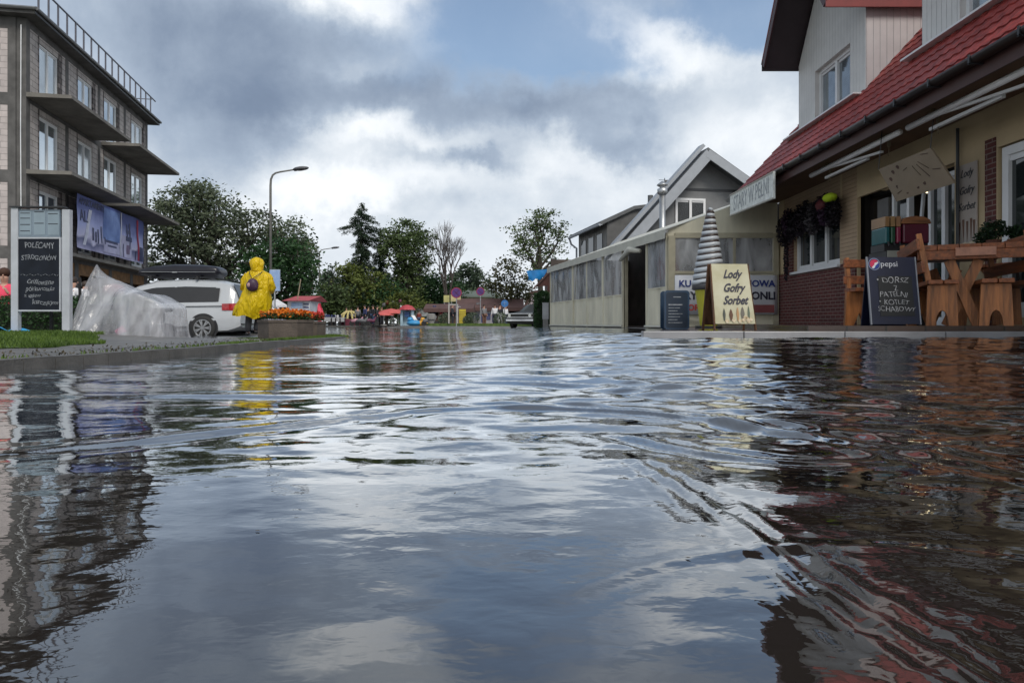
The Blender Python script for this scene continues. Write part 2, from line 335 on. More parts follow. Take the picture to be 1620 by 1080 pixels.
# common materials
WHITE = mat('white_paint', (.72, .73, .74), .45, var=.06); PVC = mat('window_white', (.70, .71, .72), .35, var=.05)
GLASS = mat('dark_glass', (.015, .02, .022), .04, spec=.9, var=.3, vscale=1.2)
SKYGLASS = mat('sky_glass', (.62, .68, .72), .05, metal=.85, var=.12, vscale=.7)
BLACK = mat('black_plastic', (.015, .015, .017), .4); STEEL = mat('galvanised_steel', (.38, .39, .40), .42, metal=.8, var=.15)
DARKMETAL = mat('dark_metal', (.03, .032, .036), .4, metal=.3); RUBBER = mat('rubber', (.018, .018, .018), .8)
CONC = mat('concrete', (.20, .195, .185), .85, var=.25, vscale=2.5, bump=.3, bscale=30)
SKIN = mat('skin', (.45, .26, .19), .55); HAIR = mat('hair', (.03, .018, .012), .6)
CHALK = mat('chalk', (.62, .62, .60), .9, var=.35, vscale=60); CHALK2 = mat('chalk_dim', (.22, .235, .26), .9, var=.5, vscale=60)
BOARD = mat('blackboard', (.011, .014, .022), .6, var=.4, vscale=4, spec=.2)
# ================================================================ GROUND, WATER
def sstep(t): t = np.clip(t, 0, 1); return t*t*(3-2*t)
KERB = [(-3.9, -3.0), (-3.5, 1.5), (-3.38, 4.5), (-3.18, 6.8), (-3.22, 9.5), (-3.40, 12.5), (-3.52, 14.6), (-3.9, 16.4), (-5.0, 18.2), (-7.5, 19.6), (-12., 20.6), (-30., 23)]
def kx(y): return float(np.interp(y, [p[1] for p in KERB], [p[0] for p in KERB]))
WETASPH = mat('wet_asphalt', (.045, .045, .047), .22, var=.4, vscale=5, bump=.25, bscale=60, spec=.6)
g = MB(); g.poly([(-900, -300, -.32), (900, -300, -.32), (900, 1500, -.32), (-900, 1500, -.32)])
tag(g.build('ground', mat('earth_ground', (.05, .055, .035), .9, var=.4, vscale=.2)), None, None, kind='structure')
# flood water ----------------------------------------------------
def water_base(X, Y):
    t = sstep((X+1.3)/2.6)*sstep((Y-2.7)/4.0)*(1-sstep((Y-29)/8.))
    return .180*t
def waves(X, Y):
    r = np.random.default_rng(5); Z = np.zeros_like(X); sp = .0075*np.maximum(Y, .4)
    def vn(s, seed):
        q = np.random.default_rng(seed); o = np.zeros_like(X)
        for k in range(7):
            th = q.uniform(0, 2*np.pi); f = s*q.uniform(.6, 1.6); o += np.sin(X*np.cos(th)*f + Y*np.sin(th)*f*.6 + q.uniform(0, 6.3))
        return o/7*1.9
    patch = np.clip(.62+.5*vn(2.2, 1), .12, 1.3); calm = .24+.76*sstep((Y-1.15)/1.1)+.45*sstep((Y-2.6)/2.2); calmL = 1-.25*sstep((-X)/.8)
    side = 1+.95*sstep((X-.22)/.4)
    for i in range(54):
        lam = .055*(2.05/.055)**(i/53.)**1.0; k = 2*np.pi/lam
        th = r.normal(np.pi/2+.05, .55 if lam > .3 else .75)
        amp = lam/6.283*r.uniform(.5, 1.4)*(.0032 if lam > .5 else .0165)
        fade = np.clip((lam/sp-2.6)/2.5, 0, 1)
        m = (patch*calm*calmL*side) if lam < .5 else (.45+.55*calm)*side**.5
        ph = r.uniform(0, 6.3) + .9*vn(.9, 100+i % 5)
        Z += amp*fade*m*np.sin(k*(X*np.cos(th)+Y*np.sin(th))+ph)
    def crest(pts, A, lam, sig, asym=.0, seed=0):
        P = np.array(pts); d2 = np.full(X.shape, 1e9); sg = np.zeros_like(X); tt = np.zeros_like(X); n = len(P)-1
        Pf = []
        for i in range(n):     # smooth resample
            for q in range(8): Pf.append(P[i]*(1-q/8)+P[i+1]*q/8)
        Pf.append(P[-1]); Pf = np.array(Pf)
        for _ in range(3): Pf[1:-1] = (Pf[:-2]+2*Pf[1:-1]+Pf[2:])/4
        for i in range(len(Pf)-1):
            a, b = Pf[i], Pf[i+1]; ab = b-a; L2 = (ab**2).sum()
            t = np.clip(((X-a[0])*ab[0]+(Y-a[1])*ab[1])/L2, 0, 1); dx = X-a[0]-t*ab[0]; dy = Y-a[1]-t*ab[1]; dd = dx*dx+dy*dy
            w = dd < d2; d2 = np.where(w, dd, d2); sg = np.where(w, np.sign(ab[0]*dy-ab[1]*dx), sg); tt = np.where(w, (i+t)/(len(Pf)-1), tt)
        d = np.sqrt(d2)*sg; env = np.exp(-(d/sig)**2)*np.clip(np.minimum(tt, 1-tt)*7, 0.0, 1)
        wob = .25*lam*vn(9, seed+50)
        return A*np.cos(2*np.pi*(d+wob)/lam)*env*(.75+.35*vn(5, seed))
    Z += crest([(.30, .30), (.43, .59), (.41, .70), (.375, .87), (.36, 1.1), (.33, 1.4), (.26, 1.8)], .0038, .046, .070, seed=3)*1.15
    Z += crest([(1.6, .9), (1.12, 1.42), (1.02, 1.72), (.84, 1.98), (.62, 2.35), (.2, 2.65), (-.3, 2.7)], .0075, .14, .15, seed=4)
    Z += crest([(-1.7, 1.55), (-1.28, 1.72), (-1.02, 1.84), (-.75, 2.18), (-.36, 2.5), (.2, 2.75), (.9, 2.9)], .0065, .22, .14, seed=6)
    Z += crest([(2.4, 2.3), (1.55, 2.6), (1.2, 2.75), (.75, 3.1), (.3, 3.5), (-.5, 3.9), (-1.8, 4.1)], .008, .24, .22, seed=7)
    Z += crest([(.98, .80), (.60, 1.0), (.40, 1.0), (.20, .92), (.03, .78)], .0012, .08, .04, seed=8)
    Z += crest([(.9, 1.6), (.62, 1.62), (.45, 1.72), (.24, 2.1)], .006, .11, .08, seed=9)
    Z += crest([(-2.9, 3.3), (-1.8, 3.0), (-.6, 3.15), (.6, 3.3), (1.8, 3.0)], .006, .26, .2, seed=12)
    return Z
ys = np.concatenate([np.linspace(-2.5, .30, 30)[:-1], .30*np.exp(np.linspace(0, math.log(60/.30), 880))])
q = np.linspace(-1, 1, 430); xs = np.where(q < 0, -12.*(np.sinh(3.4*-q)/np.sinh(3.4)), 20*(np.sinh(3.7*q)/np.sinh(3.7)))
X, Y = np.meshgrid(xs, ys); Z = water_base(X, Y) + waves(X, np.maximum(Y, .3))*np.clip(1.15-Y/90, .2, 1)
nx, ny = len(xs), len(ys); I = np.arange(nx*ny).reshape(ny, nx)
Fq = np.stack([I[:-1, :-1], I[:-1, 1:], I[1:, 1:], I[1:, :-1]], -1).reshape(-1, 4)
def watermat():
    m = bpy.data.materials.new('flood_water'); m.use_nodes = True; nt = m.node_tree; N = nt.nodes; L = nt.links; N.clear()
    tc = N.new('ShaderNodeTexCoord')
    bumps = None
    for sc_, dist, st, sz in ((30, .0009, (1, 1.5, 1), 1), (11, .0022, (1, 1.6, 1), 1), (3.4, .0045, (1, 1.5, 1), 1)):
        mp = N.new('ShaderNodeMapping'); mp.inputs['Scale'].default_value = st; L.new(tc.outputs['Object'], mp.inputs[0])
        n = N.new('ShaderNodeTexNoise'); n.inputs['Scale'].default_value = sc_; n.inputs['Detail'].default_value = 2; n.inputs['Distortion'].default_value = .4; L.new(mp.outputs[0], n.inputs['Vector'])
        s = N.new('ShaderNodeSeparateXYZ'); L.new(tc.outputs['Object'], s.inputs[0])
        mr = N.new('ShaderNodeMapRange'); mr.interpolation_type = 'SMOOTHSTEP'; L.new(s.outputs[1], mr.inputs[0]); mr.inputs[1].default_value = 1.0; mr.inputs[2].default_value = 6.0; mr.inputs[3].default_value = .42; mr.inputs[4].default_value = 1.1
        pn = N.new('ShaderNodeTexNoise'); pn.inputs['Scale'].default_value = .55; pn.inputs['Detail'].default_value = 3; L.new(mp.outputs[0], pn.inputs['Vector'])
        pr = N.new('ShaderNodeMapRange'); L.new(pn.outputs['Fac'], pr.inputs[0]); pr.inputs[1].default_value = .38; pr.inputs[2].default_value = .62; pr.inputs[3].default_value = .35; pr.inputs[4].default_value = 1.15
        mu = N.new('ShaderNodeMath'); mu.operation = 'MULTIPLY'; L.new(n.outputs['Fac'], mu.inputs[0]); L.new(mr.outputs[0], mu.inputs[1])
        mf = N.new('ShaderNodeMapRange'); L.new(s.outputs[1], mf.inputs[0]); mf.inputs[1].default_value = 6; mf.inputs[2].default_value = 30; mf.inputs[3].default_value = 1; mf.inputs[4].default_value = 3.2
        mu3 = N.new('ShaderNodeMath'); mu3.operation = 'MULTIPLY'; L.new(mu.outputs[0], mu3.inputs[0]); L.new(mf.outputs[0], mu3.inputs[1])
        mu2 = N.new('ShaderNodeMath'); mu2.operation = 'MULTIPLY'; L.new(mu3.outputs[0], mu2.inputs[0]); L.new(pr.outputs[0], mu2.inputs[1])
        b = N.new('ShaderNodeBump'); b.inputs['Distance'].default_value = dist; L.new(mu2.outputs[0], b.inputs['Height'])
        if bumps: L.new(bumps, b.inputs['Normal'])
        bumps = b.outputs[0]
    gl = N.new('ShaderNodeBsdfGlossy'); gl.inputs['Roughness'].default_value = .02; gl.inputs['Color'].default_value = (.92, .94, .96, 1); L.new(bumps, gl.inputs['Normal'])
    df = N.new('ShaderNodeBsdfDiffuse'); L.new(bumps, df.inputs['Normal'])
    n = N.new('ShaderNodeTexNoise'); n.inputs['Scale'].default_value = 1.2; n.inputs['Detail'].default_value = 5; L.new(tc.outputs['Object'], n.inputs['Vector'])
    r = N.new('ShaderNodeValToRGB'); L.new(n.outputs['Fac'], r.inputs[0]); r.color_ramp.elements[0].position = .35; r.color_ramp.elements[1].position = .7
    r.color_ramp.elements[0].color = (.014, .011, .009, 1); r.color_ramp.elements[1].color = (.028, .023, .020, 1); L.new(r.outputs[0], df.inputs[0])
    fr = N.new('ShaderNodeFresnel'); fr.inputs[0].default_value = 1.6; L.new(bumps, fr.inputs['Normal'])
    mr = N.new('ShaderNodeMapRange'); L.new(fr.outputs[0], mr.inputs[0]); mr.inputs[1].default_value = .04; mr.inputs[2].default_value = .48; mr.inputs[3].default_value = .07; mr.inputs[4].default_value = .98
    mx = N.new('ShaderNodeMixShader'); L.new(mr.outputs[0], mx.inputs[0]); L.new(df.outputs[0], mx.inputs[1]); L.new(gl.outputs[0], mx.inputs[2])
    o = N.new('ShaderNodeOutputMaterial'); L.new(mx.outputs[0], o.inputs[0]); return m
tag(fastmesh('water', np.stack([X, Y, Z], -1).reshape(-1, 3), Fq, watermat(), smooth=True), None, None, kind='structure')
_n = 46; _y = .9+RNG.random(_n)**1.5*7; _x = RNG.uniform(-.62, .55, _n)*_y; _z = water_base(_x, _y)+waves(_x, _y)+.002
_a = RNG.normal(size=(_n, 3))*np.array([1, 1, .05]); _a /= np.linalg.norm(_a, axis=1)[:, None]; _b = np.cross(_a, np.array([0, 0, 1.])); _s = (.0035+.0016*_y)[:, None]*RNG.uniform(.6, 1.3, _n)[:, None]; _C = np.stack([_x, _y, _z], 1)
tag(fastmesh('floating_leaves', np.stack([_C-_a*_s, _C-_b*_s*.5, _C+_a*_s, _C+_b*_s*.5], 1).reshape(-1, 3), np.arange(4*_n).reshape(_n, 4), mat('wet_leaf', (.05, .035, .015), .4, var=.6, vscale=3)), 'tiny specks of leaf floating on the flood water', 'leaves', kind='stuff')
# left pavement with kerb ------------------------------------------
def lz(x, y):
    """height of the land on the left"""
    d = kx(y)-x                                    # metres in from the kerb
    z = .062 + .012*min(d, 2)
    if y < 13.5: z += .085*max(0, min(1, (d-1.5)/1.6))*max(0, min(1, (13.5-y)/2.5))
    if y > 11.: z -= .20*max(0, min(1, (y-11.)/6.))*max(0, min(1, (d-.5)/2.2)) + .045*max(0, min(1, (y-10)/4.))
    return z
KERBM = brickmat('kerb_stone', (.24, .235, .225), (.20, .195, .19), (.05, .05, .05), 30, 30, .001, rough=.55, bump=.2)
pts = []
for i in range(len(KERB)-1):
    (a, b), (c, d) = KERB[i], KERB[i+1]
    for k in range(8): pts.append((a+(c-a)*k/8, b+(d-b)*k/8))
for _ in range(4): pts = [pts[0]]+[((p[0]+2*q[0]+r_[0])/4, (p[1]+2*q[1]+r_[1])/4) for p, q, r_ in zip(pts, pts[1:], pts[2:])]+[pts[-1]]
kb = MB(); acc = 0; seg = []
for p, q in zip(pts, pts[1:]):
    d = Vector((q[0]-p[0], q[1]-p[1], 0)); Lk = d.length; d.normalize(); nrm = Vector((-d.y, d.x, 0)); k = max(1, int(Lk/1.0)); 
    zt = .075 if p[1] < 9 else max(.035, .075-(p[1]-9)*.008)
    for j in range(k):
        a = Vector((p[0], p[1], 0))+d*(Lk*j/k+.004); b = Vector((p[0], p[1], 0))+d*(Lk*(j+1)/k-.004)
        zz = zt+random.uniform(-.003, .003)
        kb.prism([a+Vector((0, 0, -.25)), b+Vector((0, 0, -.25)), b+Vector((0, 0, zz-.012)), b+nrm*.012+Vector((0, 0, zz)), a+nrm*.012+Vector((0, 0, zz)), a+Vector((0, 0, zz-.012))][:3]+[a+Vector((0, 0, zz-.012))], nrm*.012)
        kb.prism([a+nrm*.012+Vector((0, 0, -.25)), b+nrm*.012+Vector((0, 0, -.25)), b+nrm*.012+Vector((0, 0, zz)), a+nrm*.012+Vector((0, 0, zz))], nrm*.12)
kerbmat = mat('kerb_concrete', (.085, .082, .078), .45, var=.3, vscale=4, bump=.3, bscale=50)
tag(kb.build('kerb', kerbmat), None, None, kind='structure')
def strip(name, m, f0, f1, y0, y1, ny_, nx_, dz=0., zf=None, rough=0.):
    mb = MB()
    def fn(u, v):
        a, b = f0(u), f1(u); x = a+(b-a)*v; return (x, u, (zf or lz)(x, u)+dz+rough*mnoise.noise(Vector((x*3, u*3, 0))))
    mb.grid(fn, [y0+(y1-y0)*i/ny_ for i in range(ny_+1)], [j/nx_ for j in range(nx_+1)]); return mb.build(name, m)
pavm = mat('damp_pavement', (.135, .13, .125), .42, var=.35, vscale=3, bump=.35, bscale=45)
def pav_ex(m):
    nt = m.node_tree; N = nt.nodes; L = nt.links; b = N['Principled BSDF']
    tc = N.new('ShaderNodeTexCoord'); bt = N.new('ShaderNodeTexBrick'); L.new(tc.outputs['Object'], bt.inputs['Vector']); bt.inputs['Scale'].default_value = 1
    bt.inputs['Brick Width'].default_value = .5; bt.inputs['Row Height'].default_value = .5; bt.inputs['Mortar Size'].default_value = .012; bt.offset = 0
    bt.inputs['Color1'].default_value = (1, 1, 1, 1); bt.inputs['Color2'].default_value = (.78, .78, .78, 1); bt.inputs['Mortar'].default_value = (.35, .36, .30, 1)
    mx = N.new('ShaderNodeMix'); mx.data_type = 'RGBA'; mx.blend_type = 'MULTIPLY'; mx.inputs[0].default_value = 1
    src = b.inputs['Base Color'].links[0].from_socket; L.new(src, mx.inputs[6]); L.new(bt.outputs['Color'], mx.inputs[7]); L.new(mx.outputs[2], b.inputs['Base Color'])
pav_ex(pavm)
tag(strip('pavement', pavm, lambda y: kx(y)-.13, lambda y: kx(y)-3.0, -3, 17.5, 90, 16, rough=.006), None, None, kind='structure')
def gedge(y): return kx(y)-1.35-.12*math.sin(y*2.1)-.1*math.sin(y*5.3) - max(0, y-7.3)*.5
GRASSG = mat('grass_ground', ((.035, .06, .015), (.06, .10, .02)), .9, var=.4, vscale=6)
tag(strip('lawn', GRASSG, gedge, lambda y: -40, -3, 14.5, 80, 60, dz=.008, rough=.02), None, None, kind='structure')
tag(strip('parking_ground', mat('parking_gravel', (.09, .085, .075), .8, var=.4, vscale=3, bump=.5, bscale=30), lambda y: kx(y)-2.6 if y < 17.5 else kx(y)-.14, lambda y: -46, 13.5, 22.8, 50, 50, dz=-.004), None, None, kind='structure')
# far land on the left beyond the side road, and straight ahead
def slab(name, m, pts, z, kind='structure'):
    mb = MB(); mb.prism([(x, y, z-.25) for x, y in pts], (0, 0, .25)); o = mb.build(name, m); tag(o, None, None, kind=kind); return o
slab('road_far_left', WETASPH, [(-60, 22.9), (-12, 20.8), (-7.2, 23), (-6.4, 30), (-7.8, 44), (-9, 60), (-60, 60)], -.02)
slab('square_ground', mat('square_paving', (.10, .10, .098), .35, var=.3, vscale=2), [(-80, 61), (-9, 61), (-8, 44.5), (2, 46), (7, 39), (16, 37), (60, 37), (60, 140), (-80, 140)], .10)
slab('grass_island', mat('verge_green', ((.06, .10, .02), (.09, .14, .03)), .9, var=.35, vscale=5), [(-5.6, 45.5), (1.6, 46.8), (5.0, 40.8), (3.1, 39.9), (-.5, 42.1), (-5.3, 44.2)], .30)
slab('island_kerb', mat('pale_kerb', (.22, .22, .23), .3), [(-5.75, 45.7), (1.7, 47.0), (5.2, 40.9), (3.1, 39.4), (-.7, 41.6), (-5.5, 43.7)], .13)
def blades(name, polyf, n, hgt, zf, m, label=None):
    P = polyf(n); n = len(P); z = np.array([zf(p[0], p[1]) for p in P]); B = np.stack([P[:, 0], P[:, 1], z], 1)
    th = RNG.uniform(0, 6.28, n); w = np.stack([np.cos(th), np.sin(th), 0*th], 1)*(.004+.0006*np.hypot(P[:, 0], P[:, 1]))[:, None]
    top = B + np.stack([RNG.normal(0, .3, n), RNG.normal(0, .3, n), np.ones(n)], 1)*(hgt*RNG.uniform(.4, 1.3, n))[:, None]
    V = np.stack([B-w, B+w, top], 1).reshape(-1, 3); o = fastmesh(name, V, np.arange(3*n).reshape(n, 3), m)
    return tag(o, label, 'grass', kind='stuff')
GRASSM = leafmat('grass_blade', (.045, .085, .015), (.12, .19, .035), .8, .3)
def lawnpts(n):
    y = RNG.uniform(5.2, 13.8, n); e = np.array([gedge(v) for v in y]); x = e - RNG.uniform(-.03, 1, n)**1.3*7.5; return np.stack([x, y], 1)[x > -14]
blades('grass', lawnpts, 70000, .045, lz, GRASSM, 'short green grass round the menu sign on the left bank')
def vpts(n):
    y = RNG.uniform(4.0, 17, n); x = np.array([kx(v) for v in y])-.13-np.abs(RNG.normal(.0, .09, n)) ; k = RNG.random(n) < np.clip((y-6)/7, .08, 1); k &= (np.sin(y*3.1)+np.sin(y*7.7+1) > -.3); return np.stack([x, y], 1)[k]
blades('kerb_grass', vpts, 14000, .035, lz, GRASSM, 'scrubby grass growing along the back of the kerb')
def ppts(n):
    x = RNG.uniform(-9.5, -3.6, n); y = RNG.uniform(13.3, 15.6, n)+(x+4)*-.35; return np.stack([x, y], 1)
blades('verge_grass', ppts, 16000, .05, lz, GRASSM, 'strip of grass beside the parked white car')
# litter of leaves on the pavement
n = 900; y = RNG.uniform(4.4, 12, n); x = np.array([kx(v) for v in y])-.13-np.abs(RNG.normal(.1, .35, n)); C = np.stack([x, y, np.array([lz(a, b) for a, b in zip(x, y)])+.012], 1)
tag(leaves('fallen_leaves', C, .016, mat('leaf_litter', (.05, .04, .02), .8, var=.6), None, up=4), 'scattered dead leaves on the left pavement', 'leaves', kind='stuff')
# ---------------- right: paved terrace with its stone edge
TERR = [(1.35, 7.02), (12, 7.02), (12, 16.2), (3.75, 16.2)]
TERRM = brickmat('wet_terrace_paving', (.075, .048, .038), (.055, .036, .03), (.03, .025, .022), .4, .4, .012, rough=.18, bump=.3)
mb = MB(); mb.prism([(x, y, -.2) for x, y in TERR], (0, 0, .436)); tag(mb.build('terrace_paving', TERRM), None, None, kind='structure')
kb = MB(); x = 1.30
while x < 12:
    kb.box(x, x+.992, 6.88, 7.01, -.2, .238+random.uniform(-.002, .002)); x += 1.0
x0, y0 = 1.30, 7.0; dx, dy = 2.4/9.3*1.0, 1.0
tag(kb.build('terrace_kerb', mat('pale_kerb', (.22, .22, .23), .3, var=.2, vscale=3), bevel=.006), None, None, kind='structure')
dk = MB(); dk.prism([(3.0, 7.06, .2365), (12, 7.06, .2365), (12, 16.15, .2365), (4.4, 16.15, .2365)], (0, 0, .056)); tag(dk.build('terrace_step', TERRM), None, None, kind='structure')
slab('tent_plinth', CONC, [(3.72, 15.9), (7.5, 15.9), (6.4, 29), (1.25, 29), (1.25, 27.4)], .195)
slab('road_edge_right', WETASPH, [(1.2, 27.5), (1.2, 29.2), (8, 29.2), (10, 36), (4.2, 38.5), (2.0, 33)], .115)
# ================================================================ LEFT: unfinished four-storey block of flats
BLOCK = brickmat('cellular_block', (.52, .475, .45), (.42, .38, .36), (.20, .19, .18), .60, .245, .014, plane='xz', rough=.95, bump=.7, dirt=.30, rand=(2.5, .03))
BLOCKY = brickmat('cellular_block_gable', (.56, .50, .485), (.48, .43, .42), (.28, .25, .24), .60, .245, .010, plane='yz', rough=.95, bump=.6, dirt=.22, rand=(2.5, .02))
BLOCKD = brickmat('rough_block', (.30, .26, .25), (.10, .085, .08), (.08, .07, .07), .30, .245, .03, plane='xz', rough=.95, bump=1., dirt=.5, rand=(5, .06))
CONCD = mat('raw_concrete_dark', (.10, .097, .095), .9, var=.35, vscale=1.5, bump=.4, bscale=12)
SLABM = mat('balcony_concrete', (.165, .155, .14), .9, var=.3, vscale=1.2, bump=.3, bscale=10)
flat = thing('apartment_building', 'unfinished grey block apartment building with bare balcony slabs and a roof railing', 'building', (-19.6, 28, 0), R(100.85))
P = lambda u, z, d: (u, d, z)
LV = [H+0.05, H+3.15, H+6.2, H+9.3, H+12.35]; UL = 15.0
WU = [(1.15, 2.95), (4.95, 6.7), (8.15, 10.0), (12.2, 14.15)]
for s in range(4):
    z0, z1 = LV[s], LV[s+1]; ops = []
    zz0 = z0+.12
    for (a, b) in WU: ops.append((a, b, zz0+.05, z1-.62))
    if s == 0: ops = [(.9, 4.2, .3, 2.6), (5.2, 8.6, .3, 2.6), (9.4, 14.2, .3, 2.6)]
    w = MB(); wall_open(w, P, .32, UL-.32, z0-.05 if s else -.3, z1-.34, ops, .35)
    w.build('wall', BLOCK if s else mat('wood_boarding', (.20, .11, .05), .8, var=.4), flat)
    # concrete ring beam, window-side columns
    bm_ = MB(); bm_.box(.32, UL-.32, -.02, .35, z1-.34, z1-.06); bm_.build('ring_beam', CONCD, flat)
    if s:
        for (a, b) in WU:
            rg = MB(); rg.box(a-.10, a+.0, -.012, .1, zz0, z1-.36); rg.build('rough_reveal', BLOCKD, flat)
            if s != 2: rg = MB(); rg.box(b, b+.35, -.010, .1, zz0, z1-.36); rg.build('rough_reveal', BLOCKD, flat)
        for u in (3.65, 7.35, 11.0): cl_ = MB(); cl_.box(u, u+.28, -.022, .3, z0+.0, z1-.35); cl_.build('column', CONCD, flat)
        for i, (a, b) in enumerate(WU):
            window(flat, P, a, b, zz0+.05, z1-.62, 2, PVC, SKYGLASS if (i+s) % 3 else mat('filmed_glass', (.55, .6, .63), .12, metal=.6, var=.2, vscale=.9), depth=.1, fw=.07)
    else:
        bk = MB(); bk.box(.5, UL-.3, 1.2, 1.3, -.3, 2.7); bk.build('back_wall', mat('ground_floor_dark', (.05, .035, .025), .9, var=.5, vscale=.6), flat)
        for u in (.32, 4.6, 8.8, 12.0, 14.4): ps = MB(); ps.box(u, u+.4, -.03, .35, -.3, z1-.34); ps.build('column', CONCD, flat)
for u in (0, UL-.318): cm = MB(); cm.box(u, u+.318, -.03, .32, -.3, LV[4]-.06); cm.build('corner_column', CONCD, flat)
# gable end, facing the road
gw = MB()
for s in range(4): gw.box(-.02, .3, .34, 14, LV[s]-.1 if s else -.3, LV[s+1]-.55)
gw.build('gable_wall', BLOCKY, flat)
gb = MB()
for s in range(4): gb.box(-.035, .3, .335, 14, LV[s+1]-.548, LV[s+1]-.06)
gb.build('gable_beam', CONCD, flat)
gc = MB(); gc.box(-.045, .29, .33, .62, -.3, LV[4]-.07); gc.build('gable_column', CONCD, flat)
fw_ = MB(); fw_.box(UL-.3, UL, .33, 14, -.3, LV[4]-.06); fw_.box(.5, UL-.4, 13.8, 14, -.3, LV[4]-.06); fw_.build('far_wall', BLOCKY, flat)
cb = MB(); cb.tube([(-.10, .12, .2), (-.11, .1, 4), (-.09, .13, 8), (-.12, .1, LV[4]-.4)], .018, 6); cb.build('hanging_cable', WHITE, flat)
# floors as bare slabs
for s in (1, 2, 3): 
    fl = MB(); fl.box(.33, UL-.33, .36, 13.7, LV[s]-.055, LV[s]-.01); fl.build('floor_slab', CONCD, flat)
for (a, b, d, lv) in ((.0, 6.9, 1.7, 3), (.0, 6.9, 1.7, 2), (7.75, 15.0, 1.85, 3), (7.75, 15.0, 1.85, 2), (0., 15., .6, 1)):
    bs = MB(); z = LV[lv]
    bs.prism([(a, -.03, z-.18), (a, -d, z-.16), (a, -d, z-.02), (a, -.03, z)], (b-a, 0, 0)); bs.build('balcony_slab', SLABM, flat)
rf = MB(); rf.prism([(-.45, -.55, LV[4]-.055), (UL+.5, -.55, LV[4]-.055), (UL+.5, 14.2, LV[4]-.055), (-.45, 14.2, LV[4]-.055)], (0, 0, .22))
ro = rf.build('roof', CONCD, flat)
gt = MB(); gt.tube([(-.5, -.62, LV[4]+.14), (UL+.55, -.62, LV[4]+.14)], .075, 8); gt.tube([(-.52, -.62, LV[4]+.14), (-.52, 14, LV[4]+.14)], .075, 8)
gt.build('gutter', mat('zinc_gutter', (.16, .165, .17), .45, metal=.6), ro)
fb = MB(); fb.box(-.47, UL+.52, -.57, -.551, LV[4]-.05, LV[4]+.12); fb.build('fascia', DARKMETAL, ro)
rl = MB()
for i in range(17): u = .25+i*.885; rl.box(u-.03, u+.03, -.40, -.34, LV[4]+.166, LV[4]+1.36)
rl.bar((.0, -.37, LV[4]+1.38), (UL+.35, -.37, LV[4]+1.38), .06, .05)
rl.bar((UL-.35, -.37, LV[4]+1.30), (UL-.35, 5, LV[4]+1.30), .05, .04)
for i in range(6): rl.box(UL-.38, UL-.32, .5+i*.885, .56+i*.885, LV[4]+.166, LV[4]+1.3)
rl.build('roof_railing', mat('railing_steel', (.10, .10, .12), .45, metal=.4), flat)
gr = MB(); gr.poly([(.25, -.35, LV[4]+.25), (UL-.2, -.35, LV[4]+.25), (UL-.2, -.35, LV[4]+1.34), (.25, -.35, LV[4]+1.34)])
# advertising banner hung across the first floor
BZ0, BZ1, BU0, BU1 = H+3.42, H+5.86, 3.3, 12.35
bn = thing('advertising_banner', 'wide blue and lilac printed seaside banner hung across the block building', 'banner', tuple(rootmat(flat) @ Vector((BU0, -.62, BZ0))), R(100.85))
bw, bh = BU1-BU0, BZ1-BZ0
def Pb(u, z, d): return (u, d+.03*math.sin(u*2.3)+.02*math.sin(z*4+u), z)
def bannermat():
    m = bpy.data.materials.new('banner_print'); m.use_nodes = True; nt = m.node_tree; N = nt.nodes; L = nt.links; b = N['Principled BSDF']; b.inputs['Roughness'].default_value = .5
    tc = N.new('ShaderNodeTexCoord'); s = N.new('ShaderNodeSeparateXYZ'); L.new(tc.outputs['Object'], s.inputs[0])
    r = N.new('ShaderNodeValToRGB'); mr = N.new('ShaderNodeMapRange'); L.new(s.outputs[2], mr.inputs[0]); mr.inputs[2].default_value = bh
    n = N.new('ShaderNodeTexNoise'); n.inputs['Scale'].default_value = .9; n.inputs['Detail'].default_value = 6; L.new(tc.outputs['Object'], n.inputs['Vector'])
    ad = N.new('ShaderNodeMath'); ad.operation = 'MULTIPLY_ADD'; L.new(n.outputs['Fac'], ad.inputs[0]); ad.inputs[1].default_value = .5; L.new(mr.outputs[0], ad.inputs[2]); L.new(ad.outputs[0], r.inputs[0])
    e = r.color_ramp.elements; e[0].position = .2; e[0].color = (.50, .48, .70, 1); e[1].position = 1.2; e[1].color = (.10, .13, .38, 1)
    for p, c in ((.42, (.12, .13, .26, 1)), (.5, (.64, .62, .82, 1)), (.75, (.42, .46, .78, 1))): q = e.new(p); q.color = c
    L.new(r.outputs[0], b.inputs['Base Color']); return m
s_ = MB(); s_.grid(lambda u, v: Pb(u, v, 0), [bw*i/40 for i in range(41)], [bh*i/8 for i in range(9)]); bo = s_.build('banner_sheet', bannermat(), bn, smooth=True)
def patch(u0, u1, z0, z1, m, d=-.012, sk=0., name='printed_patch'):
    q = MB(); q.grid(lambda t, w: Pb(u0+(u1-u0)*t+sk*w, z0+(z1-z0)*w, d), [i/10 for i in range(11)], [0, .33, .66, 1]); return q.build(name, m, bo)
BL = mat('print_blue', ((.09, .16, .48), (.22, .32, .60)), .5, var=.2, vscale=.8); LI = mat('print_lilac', (.48, .47, .66), .5, var=.15); NV = mat('print_navy', (.06, .07, .16), .5, var=.3)
patch(3.05, 5.2, .75, bh-.12, BL); patch(3.05, 5.2, .12, .70, LI, -.014); patch(5.2, 5.4, .05, bh-.05, mat('print_white', (.62, .63, .75), .5), -.02, .15)
patch(.7, 1.0, .2, 1.9, mat('print_white', (.62, .63, .75), .5), -.016, .6); patch(5.5, 7.0, .1, 1.25, LI, -.014); patch(8.0, 8.3, .1, bh-.1, mat('print_red', (.45, .03, .08), .5), -.02, -.35+.0)
patch(3.3, 4.9, .62, .75, NV, -.018); patch(3.6, 4.7, .42, .52, NV, -.018); patch(8.3, 8.95, .1, .9, NV, -.013)
